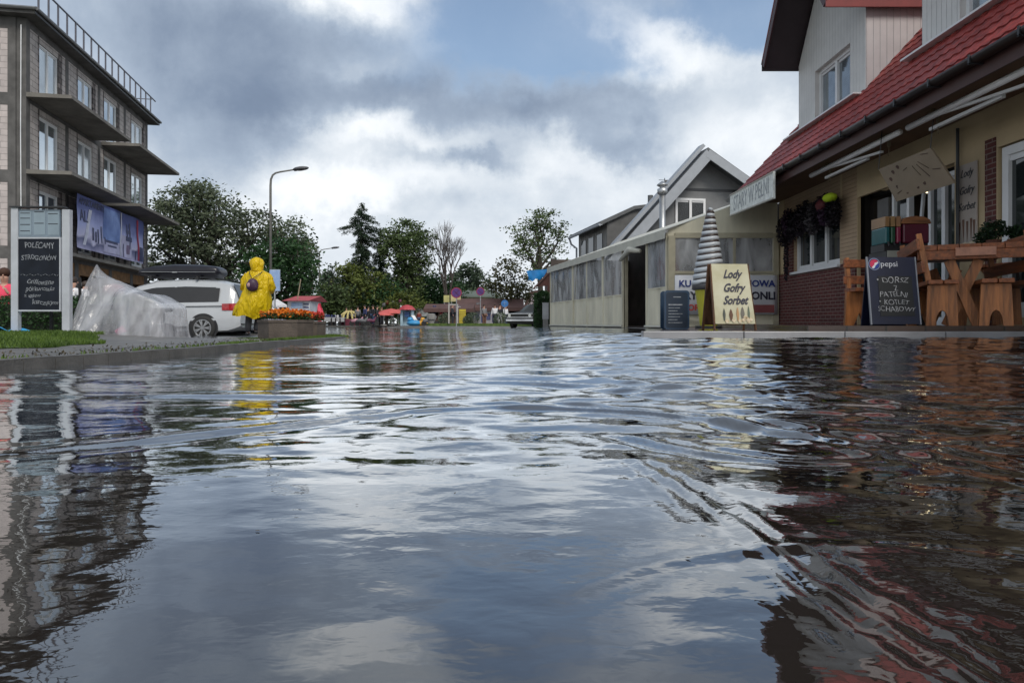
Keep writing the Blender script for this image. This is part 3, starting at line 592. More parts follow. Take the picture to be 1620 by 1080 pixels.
for k, (u, z, hh) in enumerate(((1.6, .5, .6), (1.9, .45, .5), (2.2, .4, .7), (2.7, .5, .8), (3.2, .5, .35), (5.75, .1, .7), (7.5, .1, .5), (6.3, 1.0, .9), (6.65, .6, 1.4))):
    patch(u, u+.16, z, z+hh, NV, -.02)
patch(6.15, 6.95, 1.0, 1.25, NV, -.021); patch(6.25, 6.85, 1.4, 1.6, NV, -.021); patch(6.3, 6.75, .3, .8, mat('print_mauve', (.2, .15, .25), .5), -.021)
for t, z, sz, u in (('APARTAMENTY', bh-.28, .42, 1.7), ('AL', bh-.95, .75, .75)):
    lettering(t, sz, NV, bo, lambda a, b_, c, u=u, z=z: Pb(u+a, z+b_, -.02-c), bold=.01)
# people-height timber lean-to under the slab
# ================================================================ RIGHT: snack-bar house with red tile roof
XF, YF = 6.2, 16.1
bar = thing('snack_bar_house', 'snack bar house with red tile roof, white clad dormers and brick plinth', 'building', (XF, YF, 0), R(-90))
Q = lambda u, z, d: (u, d, z)       # local: u grows towards the camera, d into the house
BRICK = brickmat('red_brick', (.13, .028, .024), (.085, .02, .018), (.20, .15, .13), .21, .068, .008, rough=.75, bump=.5)
PLAST = mat('beige_plaster', (.46, .36, .22), .85, var=.12, vscale=1.2, bump=.15, bscale=60)
ROWS = stripemat('beige_clinker', (.40, .29, .19), .075, axis=2, rough=.8, depth=.008, duty=.18)
zs0 = H+1.11; FZ = .29; UT = 13.5
w = MB(); ops = [(.86, 2.95, zs0, 2.62), (3.6, 5.45, FZ-.1, 2.57)]
wall_open(w, Q, 0, 3.6, zs0+.0, 3.12, [ops[0]], .14); w.build('wall', ROWS, bar)
w = MB(); w.box(0, .28, -.015, .1, zs0+.01, 3.12); w.box(2.98, 3.05, -.008, .1, 2.64, 3.12); w.build('corner_pilaster', PLAST, bar)
w = MB(); w.box(-.02, 3.6, -.03, .2, FZ-.4, zs0-.01); w.build('brick_plinth', BRICK, bar)
w = MB(); w.box(.3, .80, -.018, .1, zs0+.0, zs0+1.0); w.build('brick_jamb', BRICK, bar)
w = MB(); wall_open(w, Q, 3.6, 6.42, FZ-.1, 3.12, [(3.62, 6.36, FZ-.1, 2.57)], .06); w.build('wall', PLAST, bar)
w = MB(); wall_open(w, Q, 6.42, UT, FZ-.1, 3.12, [(7.22, 8.9, FZ+.1, H+2.24), (9.7, 11.8, FZ+.1, H+2.24)], .22); w.build('wall', PLAST, bar)
sb = MB(); sb.box(.78, 3.02, -.09, .1, zs0-.05, zs0+.0); sb.build('window_sill', PVC, bar)
window(bar, Q, .86, 2.95, zs0+.001, 2.62, 3, PVC, GLASS, depth=.1, fw=.075)
window(bar, Q, 5.55, 6.3, FZ, 2.5, 2, PVC, GLASS, depth=.16, fw=.07); window(bar, Q, 4.55, 5.05, FZ, 2.5, 1, PVC, GLASS, depth=.16, fw=.07)
window(bar, Q, 7.26, 8.86, FZ+.1, H+2.22, 2, PVC, GLASS, depth=.08, fw=.11); window(bar, Q, 9.72, 11.78, FZ+.1, H+2.22, 2, PVC, GLASS, depth=.08, fw=.11)
bj = MB(); bj.box(7.0, 7.2, -.012, .1, FZ, 2.7); bj.box(8.95, 9.15, -.012, .1, FZ, 2.7); bj.build('brick_strip', BRICK, bar)
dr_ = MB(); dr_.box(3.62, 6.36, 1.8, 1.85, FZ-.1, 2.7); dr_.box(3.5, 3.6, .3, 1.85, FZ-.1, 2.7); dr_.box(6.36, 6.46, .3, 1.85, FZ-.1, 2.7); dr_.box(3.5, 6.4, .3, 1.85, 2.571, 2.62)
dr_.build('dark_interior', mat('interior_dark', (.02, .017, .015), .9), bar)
dd = MB(); dd.box(4.0, 4.35, .16, .2, FZ, 2.45); dd.build('open_door', mat('grey_door', (.13, .13, .13), .5), bar)
dp = MB(); dp.tube([(6.52, -.06, .3), (6.52, -.06, 3.0)], .022, 8); dp.build('downpipe', DARKMETAL, bar)
li = MB(); li.box(4.42, 4.5, .5, 1.5, 2.50, 2.54); li.build('strip_light', glowmat('strip_light_glow', (1, .82, .5), 2.2), bar)
# closed wall behind all openings
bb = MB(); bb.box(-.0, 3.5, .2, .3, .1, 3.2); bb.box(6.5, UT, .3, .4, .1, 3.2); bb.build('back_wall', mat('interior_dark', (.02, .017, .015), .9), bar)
sf = MB(); sf.box(-.15, UT, -1.0, .02, 3.125, 3.165); sf.build('soffit', mat('soffit_boards', (.15, .085, .05), .7, var=.2), bar)
fs = MB(); fs.box(-.2, UT, -1.03, -1.001, 3.02, 3.24); fs.build('fascia', mat('brown_fascia', (.06, .022, .018), .5), bar)
gt = MB()
gt.grid(lambda u, t: (u, -1.10+.075*math.cos(t), 3.245+.075*math.sin(t)), [-.3, UT], [math.pi+math.pi*i/8 for i in range(9)])
gt2 = gt.build('gutter', mat('brown_gutter', (.022, .015, .014), .35, spec=.6), bar, smooth=True, solid=.008)
for i in range(18): br = MB(); u = .2+i*.75; br.box(u, u+.03, -1.19, -1.02, 3.155, 3.17); br.box(u, u+.03, -1.19, -1.175, 3.16, 3.26); br.build('gutter_bracket', DARKMETAL, gt2)
# tile roof: pressed metal tiles, steps up the slope and rolls along it
SL = math.tan(R(47.3)); TILE = mat('red_tile', ((.18, .020, .018), (.29, .042, .034)), .5, var=.36, vscale=6, bump=.1, bscale=40, spec=.5)
def rooff(u, s):       # s = metres up the slope
    st = (s/.30) % 1.0; k = .5+.5*math.cos(2*math.pi*u/.20)
    off = .016*k**1.5 + .020*(1-st); c, si = math.cos(R(47.3)), math.sin(R(47.3))
    return (u, -1.06+s*c-off*si, 3.215+s*si+off*c)
ss = []
for i in range(26): ss += [i*.30+.001, i*.30+.12, i*.30+.299]
tm = MB(); nu = int((UT+.35)/.0317); tm.grid(rooff, [-.35+i*(UT+.35)/nu for i in range(nu+1)], ss); ro = tm.build('roof', TILE, bar, smooth=False)
rb = MB(); c, si = math.cos(R(47.3)), math.sin(R(47.3)); Rl = 7.6
rb.prism([(-.36, -1.06+.05, 3.185), (-.36, -1.06+Rl*c, 3.185+Rl*si), (-.36, -1.06+Rl*c+4.9, 3.185+Rl*si-5.6), (-.36, -1.06+Rl*c+4.7, 3.0+Rl*si-5.6), (-.36, -1.06+Rl*c, 3.0+Rl*si), (-.36, -1.0, 3.17)], (.04, 0, 0))
rb.build('verge_board', mat('red_trim', (.20, .02, .02), .5), ro)
r2 = MB(); r2.prism([(-.3, -1.06+Rl*c, 3.24+Rl*si), (-.3, -1.06+Rl*c+5, 3.24+Rl*si-5.8), (-.3, -1.06+Rl*c+5, 3.1+Rl*si-5.8), (-.3, -1.06+Rl*c, 3.1+Rl*si)], (UT+.3, 0, 0)); r2.build('rear_roof', TILE, ro)
gw = MB(); gw.poly([(.0, 0, 3.12), (0, 0, 3.9), (0, 3.9, 8.6), (0, 8, 3.9), (0, 8, .1), (0, 0, .1)]); gw.build('gable_wall', PLAST, bar)
# dormers
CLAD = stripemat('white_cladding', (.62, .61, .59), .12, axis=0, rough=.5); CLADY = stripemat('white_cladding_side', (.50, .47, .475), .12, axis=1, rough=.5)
def dormer(u0, u1, zb, ze, zap, win, near_eave=True):
    d0 = .11; um = (u0+u1)/2
    wm = MB()
    wall_open(wm, lambda a, z, d: (a, d0+d, z), u0, u1, zb-.6, ze, [win], .2)
    wm.poly([(u0, d0, ze), (u1, d0, ze), (um, d0, zap)])
    o = wm.build('dormer_wall', CLAD, bar)
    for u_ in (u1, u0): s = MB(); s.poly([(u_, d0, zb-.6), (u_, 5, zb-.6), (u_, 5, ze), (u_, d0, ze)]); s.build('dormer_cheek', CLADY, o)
    window(bar, lambda a, z, d: (a, d0+d, z), *win, 2, PVC, mat('pale_window_glass', (.30, .34, .37), .06, metal=.7, var=.2), depth=.14, fw=.07)
    sg = (zap-ze)/(um-u0); ov = .10; th = .16
    for sgn, ue in ((-1, u0), (1, u1)):
        e = (ue+sgn*ov, ze-sg*ov+.12); a = (um, zap+.12)
        q = MB(); q.prism([(e[0], -.62, e[1]), (a[0], -.62, a[1]), (a[0], -.62, a[1]+th), (e[0], -.62, e[1]+th)] , (0, 5.2, 0)); rr = q.build('dormer_roof', mat('dark_soffit', (.035, .025, .03), .6), bar)
        q = MB(); q.prism([(e[0]-sgn*-.02, -.66, e[1]+th+.002), (a[0], -.66, a[1]+th+.002), (a[0], -.66, a[1]+th+.05), (e[0]+sgn*.02, -.66, e[1]+th+.05)], (0, 5.2, 0)); q.build('roof_covering', TILE, rr)
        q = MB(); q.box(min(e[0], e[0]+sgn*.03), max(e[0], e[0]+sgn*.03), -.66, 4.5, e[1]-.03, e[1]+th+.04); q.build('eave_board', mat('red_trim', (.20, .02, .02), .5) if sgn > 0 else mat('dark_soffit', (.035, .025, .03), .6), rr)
        q = MB(); q.bar((e[0], -.64, e[1]+th*.5), (a[0], -.64, a[1]+th*.5), th+.06, .03, up=(0, 1, 0)); q.build('bargeboard', mat('dark_wine_trim', (.05, .014, .018), .5), rr)
dormer(.8, 3.7, 4.45, 5.95, 8.0, (1.62, 3.12, 4.40, 5.55)); dormer(5.4, 9.4, 4.45, 5.95, 8.6, (6.3, 7.7, 4.35, 5.7))
fl = MB()
for a, b in ((.55, 3.75), (5.25, 9.45)): fl.bar((a, -.035, 4.405), (b, -.035, 4.405), .22, .03)
fl.build('flashing', PVC, bar)
# folded awnings under the eaves
def awning(u0, u1, label):
    t = thing('folded_awning', label, 'awning', (XF-.76, YF-(u0+u1)/2, 3.0), R(-90), 'folded awnings under the gutter')
    L_ = (u1-u0)/2; a = MB(); a.tube([(-L_, 0, .0), (L_, 0, .0)], .042, 10); a.build('roller', mat('awning_white', (.88, .88, .90), .3, var=.04), t, smooth=True)
    a = MB(); a.box(-L_*.8, L_*.2, .12, .17, -.12, -.08); a.bar((-L_*.5, .0, -.02), (L_*.5, .14, -.1), .035, .035); a.build('folding_arm', WHITE, t)
    for s in (-.7, .6):
        a = MB(); a.bar((L_*s, .0, .02), (L_*s, .16, .18), .03, .05); a.bar((L_*s, .16, .19), (L_*s, .16, -.06), .03, .04); a.bar((L_*s, .16, -.06), (L_*s+.1, .1, -.22), .012, .02); a.build('bracket', mat('awning_bracket', (.16, .13, .08), .5), t)
awning(3.45, 6.35, 'white folded awning roller under the gutter, over the doorway')
awning(6.55, 9.3, 'white folded awning roller under the gutter, nearest the picnic tables')
# sign board on the eave, far end
sg = thing('eave_sign', 'whitewashed board sign with faded grey letters hanging from the far end of the red roof', 'sign', (4.96, 14.5, 2.70), R(-90))
a = MB(); a.prism([(-1.32, 0, .05), (1.30, 0, -.02), (1.30, 0, .50), (-1.32, 0, .53)], (0, .04, 0)); sp = a.build('board', mat('weathered_white', (.74, .76, .72), .8, var=.25, vscale=9, bump=.2), sg)
lettering('STARY W PEŁNI', .46, mat('faded_letter', (.36, .38, .39), .8, var=.4, vscale=25), sp, lambda a_, b_, c_: (a_+.02, -.004-c_, .265+b_), sx=.66)
a = MB(); a.bar((-1.32, -.008, .06), (1.30, -.008, -.01), .01, .03); a.bar((-1.32, -.008, .52), (1.30, -.008, .49), .01, .03); a.build('frame', mat('sign_frame', (.4, .38, .33), .7), sp)
# net of dark clothes / wreaths over the far window
gl = thing('hanging_wreaths', 'dark tangle of hanging wreaths with one lime yellow cap over the far window', 'decoration', (XF-.22, YF-2.1, 2.5), R(-90))
def clump(c, r, n, s, m, name='wreath'):
    C = RNG.normal(size=(n, 3)); C /= np.linalg.norm(C, axis=1)[:, None]; C = C*np.array(r)*RNG.uniform(.5, 1, n)[:, None]+np.array(c); return leaves(name, C, s, m, gl)
WR = [leafmat('wreath_dark', (.006, .006, .007), (.03, .022, .03)), leafmat('wreath_purple', (.02, .008, .02), (.06, .03, .06)), leafmat('wreath_grey', (.03, .03, .03), (.10, .09, .10))]
for i in range(9): clump((-1.35+i*.3, 0, -.06+.05*math.sin(i*2.1)-.1*(i < 1)), (.19, .14, .34), 640, .035, WR[i % 3 if i % 2 else 0])
clump((-1.3, .05, -.75), (.08, .05, .55), 380, .03, WR[0], 'trailing_strand'); clump((-1.1, .02, -.25), (.28, .1, .25), 300, .035, WR[0])
a = MB(); a.ell((1.05, -.06, .16), (.19, .12, .08), 12, 8); a.jitter(.03, 9); a.build('lime_cap', mat('lime_cloth', (.45, .62, .02), .7), gl, smooth=True)
a = MB(); a.ell((.72, -.06, .07), (.14, .1, .12), 12, 8); a.jitter(.03, 9); a.build('red_cap', mat('wine_cloth', (.10, .015, .02), .7), gl, smooth=True)
# ================================================================ TENT (vinyl-walled dining marquee)
PVCT = mat('tent_cream', (.58, .545, .42), .5, var=.16, vscale=2.5, bump=.35, bscale=6, stretch=(1, 1, .3)); PVCR = mat('tent_roof_cream', (.50, .49, .42), .5, var=.1, vscale=2)
CLEAR = filmmat('clear_vinyl', (.66, .67, .68), .44, .10, 10, .35); CLEARW = filmmat('wrinkled_vinyl', (.45, .47, .50), .60, .12, 14, .8)
ALU = mat('cream_frame', (.36, .33, .24), .45)
P0 = Vector((3.6, 16.1, 0)); DIR = Vector((-.1927, 1, 0)).normalized(); TL = (Vector((1.5, 27, 0))-P0).length
tent = thing('dining_tent', 'cream vinyl dining tent with clear windows standing in the flood beside the snack bar', 'tent', (3.6, 16.1, .19), math.atan2(-DIR.x, DIR.y)-R(90)+R(0))
tent.rotation_euler = (0, 0, math.atan2(DIR.y, DIR.x))       # local x along the side wall, away from the camera; y outwards to the road
def yl(Y): return (Y-16.1)/DIR.y
TZ = -.19; e0 = 2.46+TZ
panels = [(0, yl(17.35), True), (yl(19.0), yl(20.7), False), (yl(20.7), yl(23.9), False), (yl(23.9), TL, False)]
def wav(u, z, a=.02): return a*math.sin(u*7+z*.8)+a*.6*math.sin(u*17+z*2)
for i, (a, b, wr) in enumerate(panels):
    zl = .92 if not wr else .98
    w = MB(); n = max(6, int((b-a)*10)); w.grid(lambda u, z: (u, wav(u, z, .018 if z < 1 else .008), z), [a+.03+(b-a-.06)*k/n for k in range(n+1)], [.03, .3, .6, zl]); w.build('wall_skirt', PVCT, tent, smooth=True)
    w = MB(); w.grid(lambda u, z: (u, wav(u, z, .012), z), [a+.03+(b-a-.06)*k/n for k in range(n+1)], [zl+.005, 1.5, 2.0, e0-.1]); w.build('clear_window', CLEARW if wr else CLEAR, tent, smooth=True)
    f = MB(); f.box(a-.0, a+.06, -.02, .03, 0, e0-.05); f.box(b-.06, b, -.021, .029, 0, e0-.05); f.box(a+.06, b-.06, -.015, .02, zl-.03, zl+.0); f.build('seam', PVCT, tent)
    f = MB(); f.tube([(a, .05, .05), (b, .05, .05)], .03, 6); f.build('weight_tube', PVCR, tent)
for Y in (22.3,):
    f = MB(); f.box(yl(Y)-.03, yl(Y)+.03, -.018, .025, 0, e0-.05); f.build('seam', PVCT, tent)
f = MB()
for u in (.04, yl(17.35), yl(19.0), yl(23.9), TL-.04): f.box(u-.04, u+.04, -.12, -.05, 0, e0-.02)
f.build('frame_post', ALU, tent)
# roof, valance
f = MB(); RW = 2.75; RH = 1.05
f.grid(lambda u, t: (u, .12-t*(RW+.12), e0+t*(RH) - .05*math.sin(math.pi*t)*abs(math.sin(u*1.9))), [-.12+(TL+.2)*i/40 for i in range(41)], [0, .25, .5, .75, 1]); f.build('tent_roof', PVCR, tent, smooth=True, solid=.01)
f = MB(); f.grid(lambda u, z: (u, .125+.012*math.sin(u*9), z), [-.12+(TL+.2)*i/60 for i in range(61)], [e0-.2, e0-.1, e0+.01]); f.build('valance', PVCR, tent, smooth=True)
f = MB(); f.tube([(yl(17.55), .1, e0-.32), (yl(18.2), .12, e0-.22), (yl(18.95), .1, e0-.42)], [.05, .09, .05], 8); f.build('rolled_door_flap', PVCR, tent, smooth=True)
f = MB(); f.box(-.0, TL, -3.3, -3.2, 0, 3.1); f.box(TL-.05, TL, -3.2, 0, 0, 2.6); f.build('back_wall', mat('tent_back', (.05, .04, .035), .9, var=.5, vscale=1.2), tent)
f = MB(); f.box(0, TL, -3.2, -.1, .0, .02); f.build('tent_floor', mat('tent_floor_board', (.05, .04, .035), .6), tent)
f = MB(); f.box(yl(17.6), yl(18.9), -1.0, -.95, 1.3, e0-.1); f.build('red_curtain', mat('red_cloth', (.14, .02, .012), .8), tent)
# front gable wall (world frame, faces the camera)
tf = MB(); XR = 6.14; n = 24
def roofz(x): return 2.46+(x-3.6)*RH/RW*1.02
tf.poly([(3.6, 16.08, 2.30), (XR, 16.08, 2.38), (XR, 16.08, min(3.1, roofz(XR))), (5.2, 16.08, roofz(5.2)), (3.6, 16.08, 2.47)])
tf.build('front_gable', PVCT, tent, world=True)
f = MB(); f.box(3.6, 3.76, 16.0, 16.1, .2, 2.33); f.box(XR-.12, XR, 16.0, 16.1, .2, 2.38); f.box(3.76, XR-.12, 16.02, 16.09, 2.28, 2.40); f.box(5.1, 5.16, 16.03, 16.08, .2, 2.28); f.box(3.76, XR-.12, 16.02, 16.08, 1.46, 1.52); f.build('front_frame', ALU, tent, world=True)
f = MB(); f.grid(lambda u, z: (u, 16.05+.01*math.sin(u*9+z*3), z), [3.76+(XR-3.88)*k/30 for k in range(31)], [1.52, 1.9, 2.28]); f.build('front_clear_window', CLEAR, tent, world=True, smooth=True)
f = MB(); f.grid(lambda u, z: (u, 16.05+.025*math.sin(z*22+u*2)*(z < .6), z), [3.76+(XR-3.88)*k/30 for k in range(31)], [.24+.04*i for i in range(9)]+[.8, 1.2, 1.46]); f.build('front_skirt', PVCT, tent, world=True, smooth=True)
bx = thing('kitchen_banner', 'white banner reading KUCHNIA DOMOWA tied to the tent front behind the ice cream', 'banner', (4.92, 15.97, .52))
f = MB(); f.grid(lambda u, z: (u, .015*math.sin(u*5+z*3), z), [-1.18+2.36*k/20 for k in range(21)], [0, .45, .9]); bb_ = f.build('banner_sheet', mat('banner_white', (.56, .57, .60), .45, var=.08), bx, smooth=True, solid=.004)
PB = lambda x0, z0: (lambda a, b, c: (x0+a, -.02-c, z0+b))
NAVY = mat('navy_letter', (.02, .04, .20), .5); BLK = mat('black_letter', (.02, .02, .04), .5); REDL = mat('red_letter', (.42, .05, .04), .5)
lettering('KUCHNIA', .21, NAVY, bb_, PB(-.62, .70), bold=.006); lettering('DOMOWA', .21, NAVY, bb_, PB(.60, .70), bold=.006)
lettering('RYBY', .24, BLK, bb_, PB(-.68, .42), bold=.008); lettering('ONLI', .24, BLK, bb_, PB(.85, .42), bold=.008); lettering('DORSZ', .19, REDL, bb_, PB(-.72, .15), bold=.006); 
f = MB(); f.box(.1, 1.1, -.02, -.012, .04, .22); f.build('red_band', mat('dull_red_print', (.22, .06, .06), .6), bb_)
# ================================================================ GREY HOUSE behind the tent
hg = thing('grey_house', 'grey rendered house with steep pale roof edge and boarded side dormer behind the tent', 'building', (6.1, 30, 0), R(11))
GR = mat('grey_render', (.17, .175, .18), .85, var=.1); FAS = mat('pale_fascia', (.30, .32, .35), .5, var=.08); SLATE = mat('grey_roof', (.10, .105, .11), .6, var=.2, vscale=6)
ax, az = 2.2, 7.55; lx, lz_ = -1.9, 3.0; rx, rz_ = 6.0, 5.2
f = MB(); f.poly([(lx, 0, 0), (rx, 0, 0), (rx, 0, rz_), (ax, 0, az), (lx, 0, lz_)]); f.poly([(lx, 0, 0), (lx, 12, 0), (lx, 12, lz_), (lx, 0, lz_)]); f.build('wall', GR, hg)
f = MB(); f.box(ax-1.4, ax+3.5, -.03, 0, az-1.45, az-1.35); f.build('eave_board', DARKMETAL, hg)
f = MB(); f.prism([(lx-.9, -.7, lz_-.95), (ax, -.7, az), (ax, -.7, az+.28), (lx-.9, -.7, lz_-.67)], (0, 1.75, 0)); f.prism([(rx+.6, -.7, rz_-.35), (ax, -.7, az), (ax, -.7, az+.28), (rx+.6, -.7, rz_-.07)], (0, 1.75, 0)); rf = f.build('roof', SLATE, hg)
f = MB(); f.bar((lx-.9, -.74, lz_-.95+.02), (ax+.05, -.74, az+.02), .42, .06, up=(0, 1, 0)); f.bar((ax-.05, -.745, az+.02), (rx+.6, -.745, rz_-.35+.02), .36, .06, up=(0, 1, 0)); f.build('bargeboard', FAS, rf)
f = MB(); f.bar((lx-.9, -.3, lz_-.35), (ax-.1, -.3, az+.42), .14, .5, up=(0, 1, 0)); f.build('roof_flashing', FAS, rf)
window(hg, lambda u, z, d: (u, -.05+d, z), 1.0, 2.4, 4.4, 5.75, 2, PVC, GLASS, depth=.05, fw=.1)
# shed dormer reaching back on the left slope
f = MB(); ex = -1.75; f.poly([(ex, 1.0, 2.2), (2.0, 1.0, 2.2), (2.0, 1.0, 5.7), (ex+1.2, 1.0, 5.25), (ex, 1.0, 4.75)]); f.build('dormer_cheek', mat('dormer_cheek_grey', (.10, .10, .10), .8, var=.25), hg)
f = MB(); f.poly([(ex, 1.0, 2.2), (ex, 5.4, 2.2), (ex, 5.4, 4.75), (ex, 1.0, 4.75)]); f.build('dormer_wall', stripemat('grey_boarding', (.15, .145, .135), .35, axis=1, depth=.03), hg)
f = MB()
for y in (1.6, 2.9, 4.1): f.box(ex-.03, ex-.004, y, y+.75, 3.0, 4.35)
f.build('dormer_window', GLASS, hg)
f = MB(); f.prism([(ex-.35, .85, 4.60), (ex+1.25, .85, 5.36), (2.2, .85, 5.75), (2.2, .85, 5.9), (ex+1.2, .85, 5.5), (ex-.38, .85, 4.74)], (0, 5, 0)); f.build('dormer_roof', SLATE, hg)
f = MB(); f.tube([(ex-.4, .8, 4.62), (ex-.4, 5.8, 4.62)], .06, 6); f.tube([(ex-.4, 5.7, 4.6), (ex-.3, 5.7, 4.3), (ex-.05, 5.6, 4.1), (ex-.05, 5.6, 2)], .05, 6); f.build('gutter', FAS, hg)
f = MB(); f.tube([(1.3, 3.5, 5.6), (1.3, 3.5, 6.5)], .14, 8); f.build('chimney', SLATE, hg)
f = MB(); f.tube([(1.9, 3.2, 5.9), (1.9, 3.2, 7.3)], .02, 5); f.bar((1.6, 3.2, 7.2), (2.2, 3.2, 7.2), .02, .02); f.bar((1.6, 3.2, 6.9), (2.1, 3.2, 6.9), .1, .06); f.tube([(1.95, 3.1, 7.0), (1.95, 3.0, 7.02)], [.16, .17], 10); f.build('aerial', DARKMETAL, hg)
fl_ = thing('flue_pipe', 'tall steel flue pipe with a round cowl rising behind the tent roof', 'chimney', (5.84, 27.0, .2))
f = MB(); f.tube([(0, 0, 0), (0, 0, 5.1)], .12, 12); f.build('pipe', STEEL, fl_, smooth=True)
f = MB(); f.lathe([(.13, 5.1), (.2, 5.15), (.2, 5.32), (.11, 5.36), (.11, 5.42), (.22, 5.46), (.2, 5.5), (.04, 5.62)], 14); f.build('cowl', STEEL, fl_, smooth=True)
wv = MB(); wv.lathe([(.06, 2.6), (.08, 2.7)], 6); 
# ================================================================ TREES
BARK = mat('bark', (.045, .038, .03), .9, var=.4, vscale=6, bump=.6, bscale=20)
def bent(a, b, r0, r1, k=5, w=.12, sag=0):
    a, b = Vector(a), Vector(b); L_ = (b-a).length; pts = []; rs = []
    for i in range(k+1):
        t = i/k; p = a.lerp(b, t)+Vector((random.gauss(0, w), random.gauss(0, w), random.gauss(0, w*.5)))*L_*.25*math.sin(math.pi*t); p.z += sag*math.sin(math.pi*t)*L_; pts.append(p); rs.append(r0+(r1-r0)*t)
    return pts, rs
def tree(name, label, loc, blobs, m, leaf=.11, trunk_r=.25, fork=2.5, dens=5.5, group=None, spread=.28, cat='tree', clump=36, wind=0.):
    """blobs: (x, y, z, rx, ry, rz) in metres from the foot"""
    t = thing(name, label, cat, loc, random.uniform(0, 0), group)
    tk = MB(); pts, rs = bent((0, 0, -.35), (random.uniform(-.2, .2), 0, fork), trunk_r, trunk_r*.75, 4, .1); tk.tube(pts, rs, 8); top = pts[-1]
    Cs = []
    for bx_ in blobs:
        x, y, z, rx, ry, rz = bx_
        pts, rs = bent(top, (x, y, z), trunk_r*.5, .03, 6, .25, .06); tk.tube(pts, rs, 6)
        nb = 6 if max(rx, rz) > 1 else 3
        for _ in range(nb):
            d = RNG.normal(size=3); d /= np.linalg.norm(d); e = (x+d[0]*rx*.9, y+d[1]*ry*.9, z+abs(d[2])*rz*.9 if random.random() < .7 else z+d[2]*rz*.8)
            p2, r2 = bent(pts[random.choice((3, 4, 5))], e, .05*trunk_r/.25, .012, 4, .3); tk.tube(p2, r2, 4)
        nc = max(4, int(dens*9*(rx*ry*rz)**.60)); d = RNG.normal(size=(nc, 3)); d /= np.linalg.norm(d, axis=1)[:, None]
        c = d*np.array([rx, ry, rz])*(RNG.uniform(.25, 1.05, nc)**.5)[:, None]+np.array([x, y, z]); Cs.append(c)
    c = np.concatenate(Cs); sz = RNG.uniform(.5, 1.25, len(c)); k = clump
    P_ = np.repeat(c, k, 0); s = np.repeat(sz, k)[:, None]*spread*1.2
    off = RNG.normal(size=P_.shape)*s*np.array([1.15, 1.15, .62]); off[:, 0] += wind*np.abs(off[:, 2]); P_ = P_+off
    tk.build('trunk', BARK, t, smooth=True); leaves('crown', P_, leaf*1.22, m, t); return t
WILLOW = leafmat('willow_leaf', (.045, .062, .036), (.14, .17, .105), .35); OLIVE = leafmat('olive_leaf', (.034, .056, .022), (.11, .155, .055), .5); DARKG = leafmat('dark_leaf', (.014, .038, .014), (.04, .095, .03), .5)
YELG = leafmat('yellow_green_leaf', (.05, .07, .016), (.14, .17, .04), .6); SPR = leafmat('spruce_needle', (.016, .032, .019), (.045, .075, .04), .8); FARG = leafmat('far_leaf', (.03, .05, .032), (.07, .10, .06), .4)
def pxblobs(Y, foot, lst):
    o = []
    for (px, py, rx, ry) in lst:
        k = Y/F; o.append(((px-foot)*k, random.uniform(-.6, .6)*rx*k, H+(511-py)*k, rx*k, min(rx, 60)*k*1.0, ry*k))
    return o
tree('willow_tree', 'large wind-blown grey green willow behind the white car, tallest at the block building', (at(330, 0, 52)[0], 52, 0),
     pxblobs(52, 330, [(285, 320, 36, 30), (318, 308, 30, 26), (350, 340, 40, 30), (300, 362, 50, 34), (350, 385, 50, 38), (400, 360, 42, 32), (445, 368, 34, 26), (260, 400, 40, 44), (245, 445, 30, 40), (310, 430, 45, 40), (365, 440, 40, 36), (270, 350, 30, 26), (470, 395, 24, 24)]), WILLOW, .115, .5, 2.2, 1.75, spread=.36, wind=.5)
tree('leafy_tree', 'dark green maple behind the person in the yellow raincoat', (at(450, 0, 46)[0], 46, 0),
     pxblobs(46, 450, [(430, 410, 36, 30), (465, 400, 30, 26), (478, 430, 24, 30), (440, 445, 40, 34), (475, 470, 24, 24), (410, 440, 30, 34)]), DARKG, .12, .3, 1.5, 1.9, spread=.32)
tree('rowan_tree', 'olive green tree whose crown edge leans right beside the far street lamp', (at(486, 0, 60)[0], 60, 0), pxblobs(60, 486, [(478, 392, 22, 20), (490, 412, 12, 14), (484, 440, 16, 22)]), OLIVE, .12, .25, 2, 1.7)
def conifer(name, label, loc, h, r, m, n=26, z0=1.5, dens=1., lean=0):
    t = thing(name, label, 'tree', loc); tk = MB(); tk.tube([(0, 0, -.3), (lean*.5, 0, h*.5), (lean, 0, h)], [.22, .14, .02], 8); C = []; D = []
    for i in range(n):
        f_ = i/(n-1); z = z0+(h-z0)*f_**.95; rr = r*(1-f_)**.55*random.uniform(.6, 1.2)*(.75+.35*math.sin(f_*9))*(1 if f_ < .9 else .6)+.12; nb = 7 if f_ < .8 else 5
        for j in range(nb):
            th = random.uniform(0, 6.28); L_ = rr*random.uniform(.55, 1.1); cx_ = lean*z/h
            e = (cx_+math.cos(th)*L_, math.sin(th)*L_, z-L_*.22+random.uniform(-.1, .1)); tk.tube([(cx_, 0, z), ((cx_+e[0])/2, e[1]/2, (z+e[2])/2+.06*L_), e], [.03, .02, .008], 4, cap=False)
            k = int(110*L_*dens)+6; s = RNG.uniform(.02, 1.05, k)**.65; p = np.array([cx_, 0, z])*(1-s)[:, None]+np.array(e)*s[:, None]; p[:, 2] += .06*L_*np.sin(np.pi*s)
            p += RNG.normal(size=(k, 3))*np.array([.10, .10, .07])*(1.3-.5*s)[:, None]; p[:, 2] -= np.abs(RNG.normal(0, .13, k)); C.append(p)
    tk.build('trunk', BARK, t, smooth=True); leaves('crown', np.concatenate(C), .085, m, t, asp=.4); return t
def ft(px, Y): return (at(px, 0, Y)[0], Y, .05)
conifer('spruce_tree', 'tall dark spruce with a pointed top, left of the round-topped trees', ft(572, 74), 13.0, 5.0, SPR, 38, 1.6)
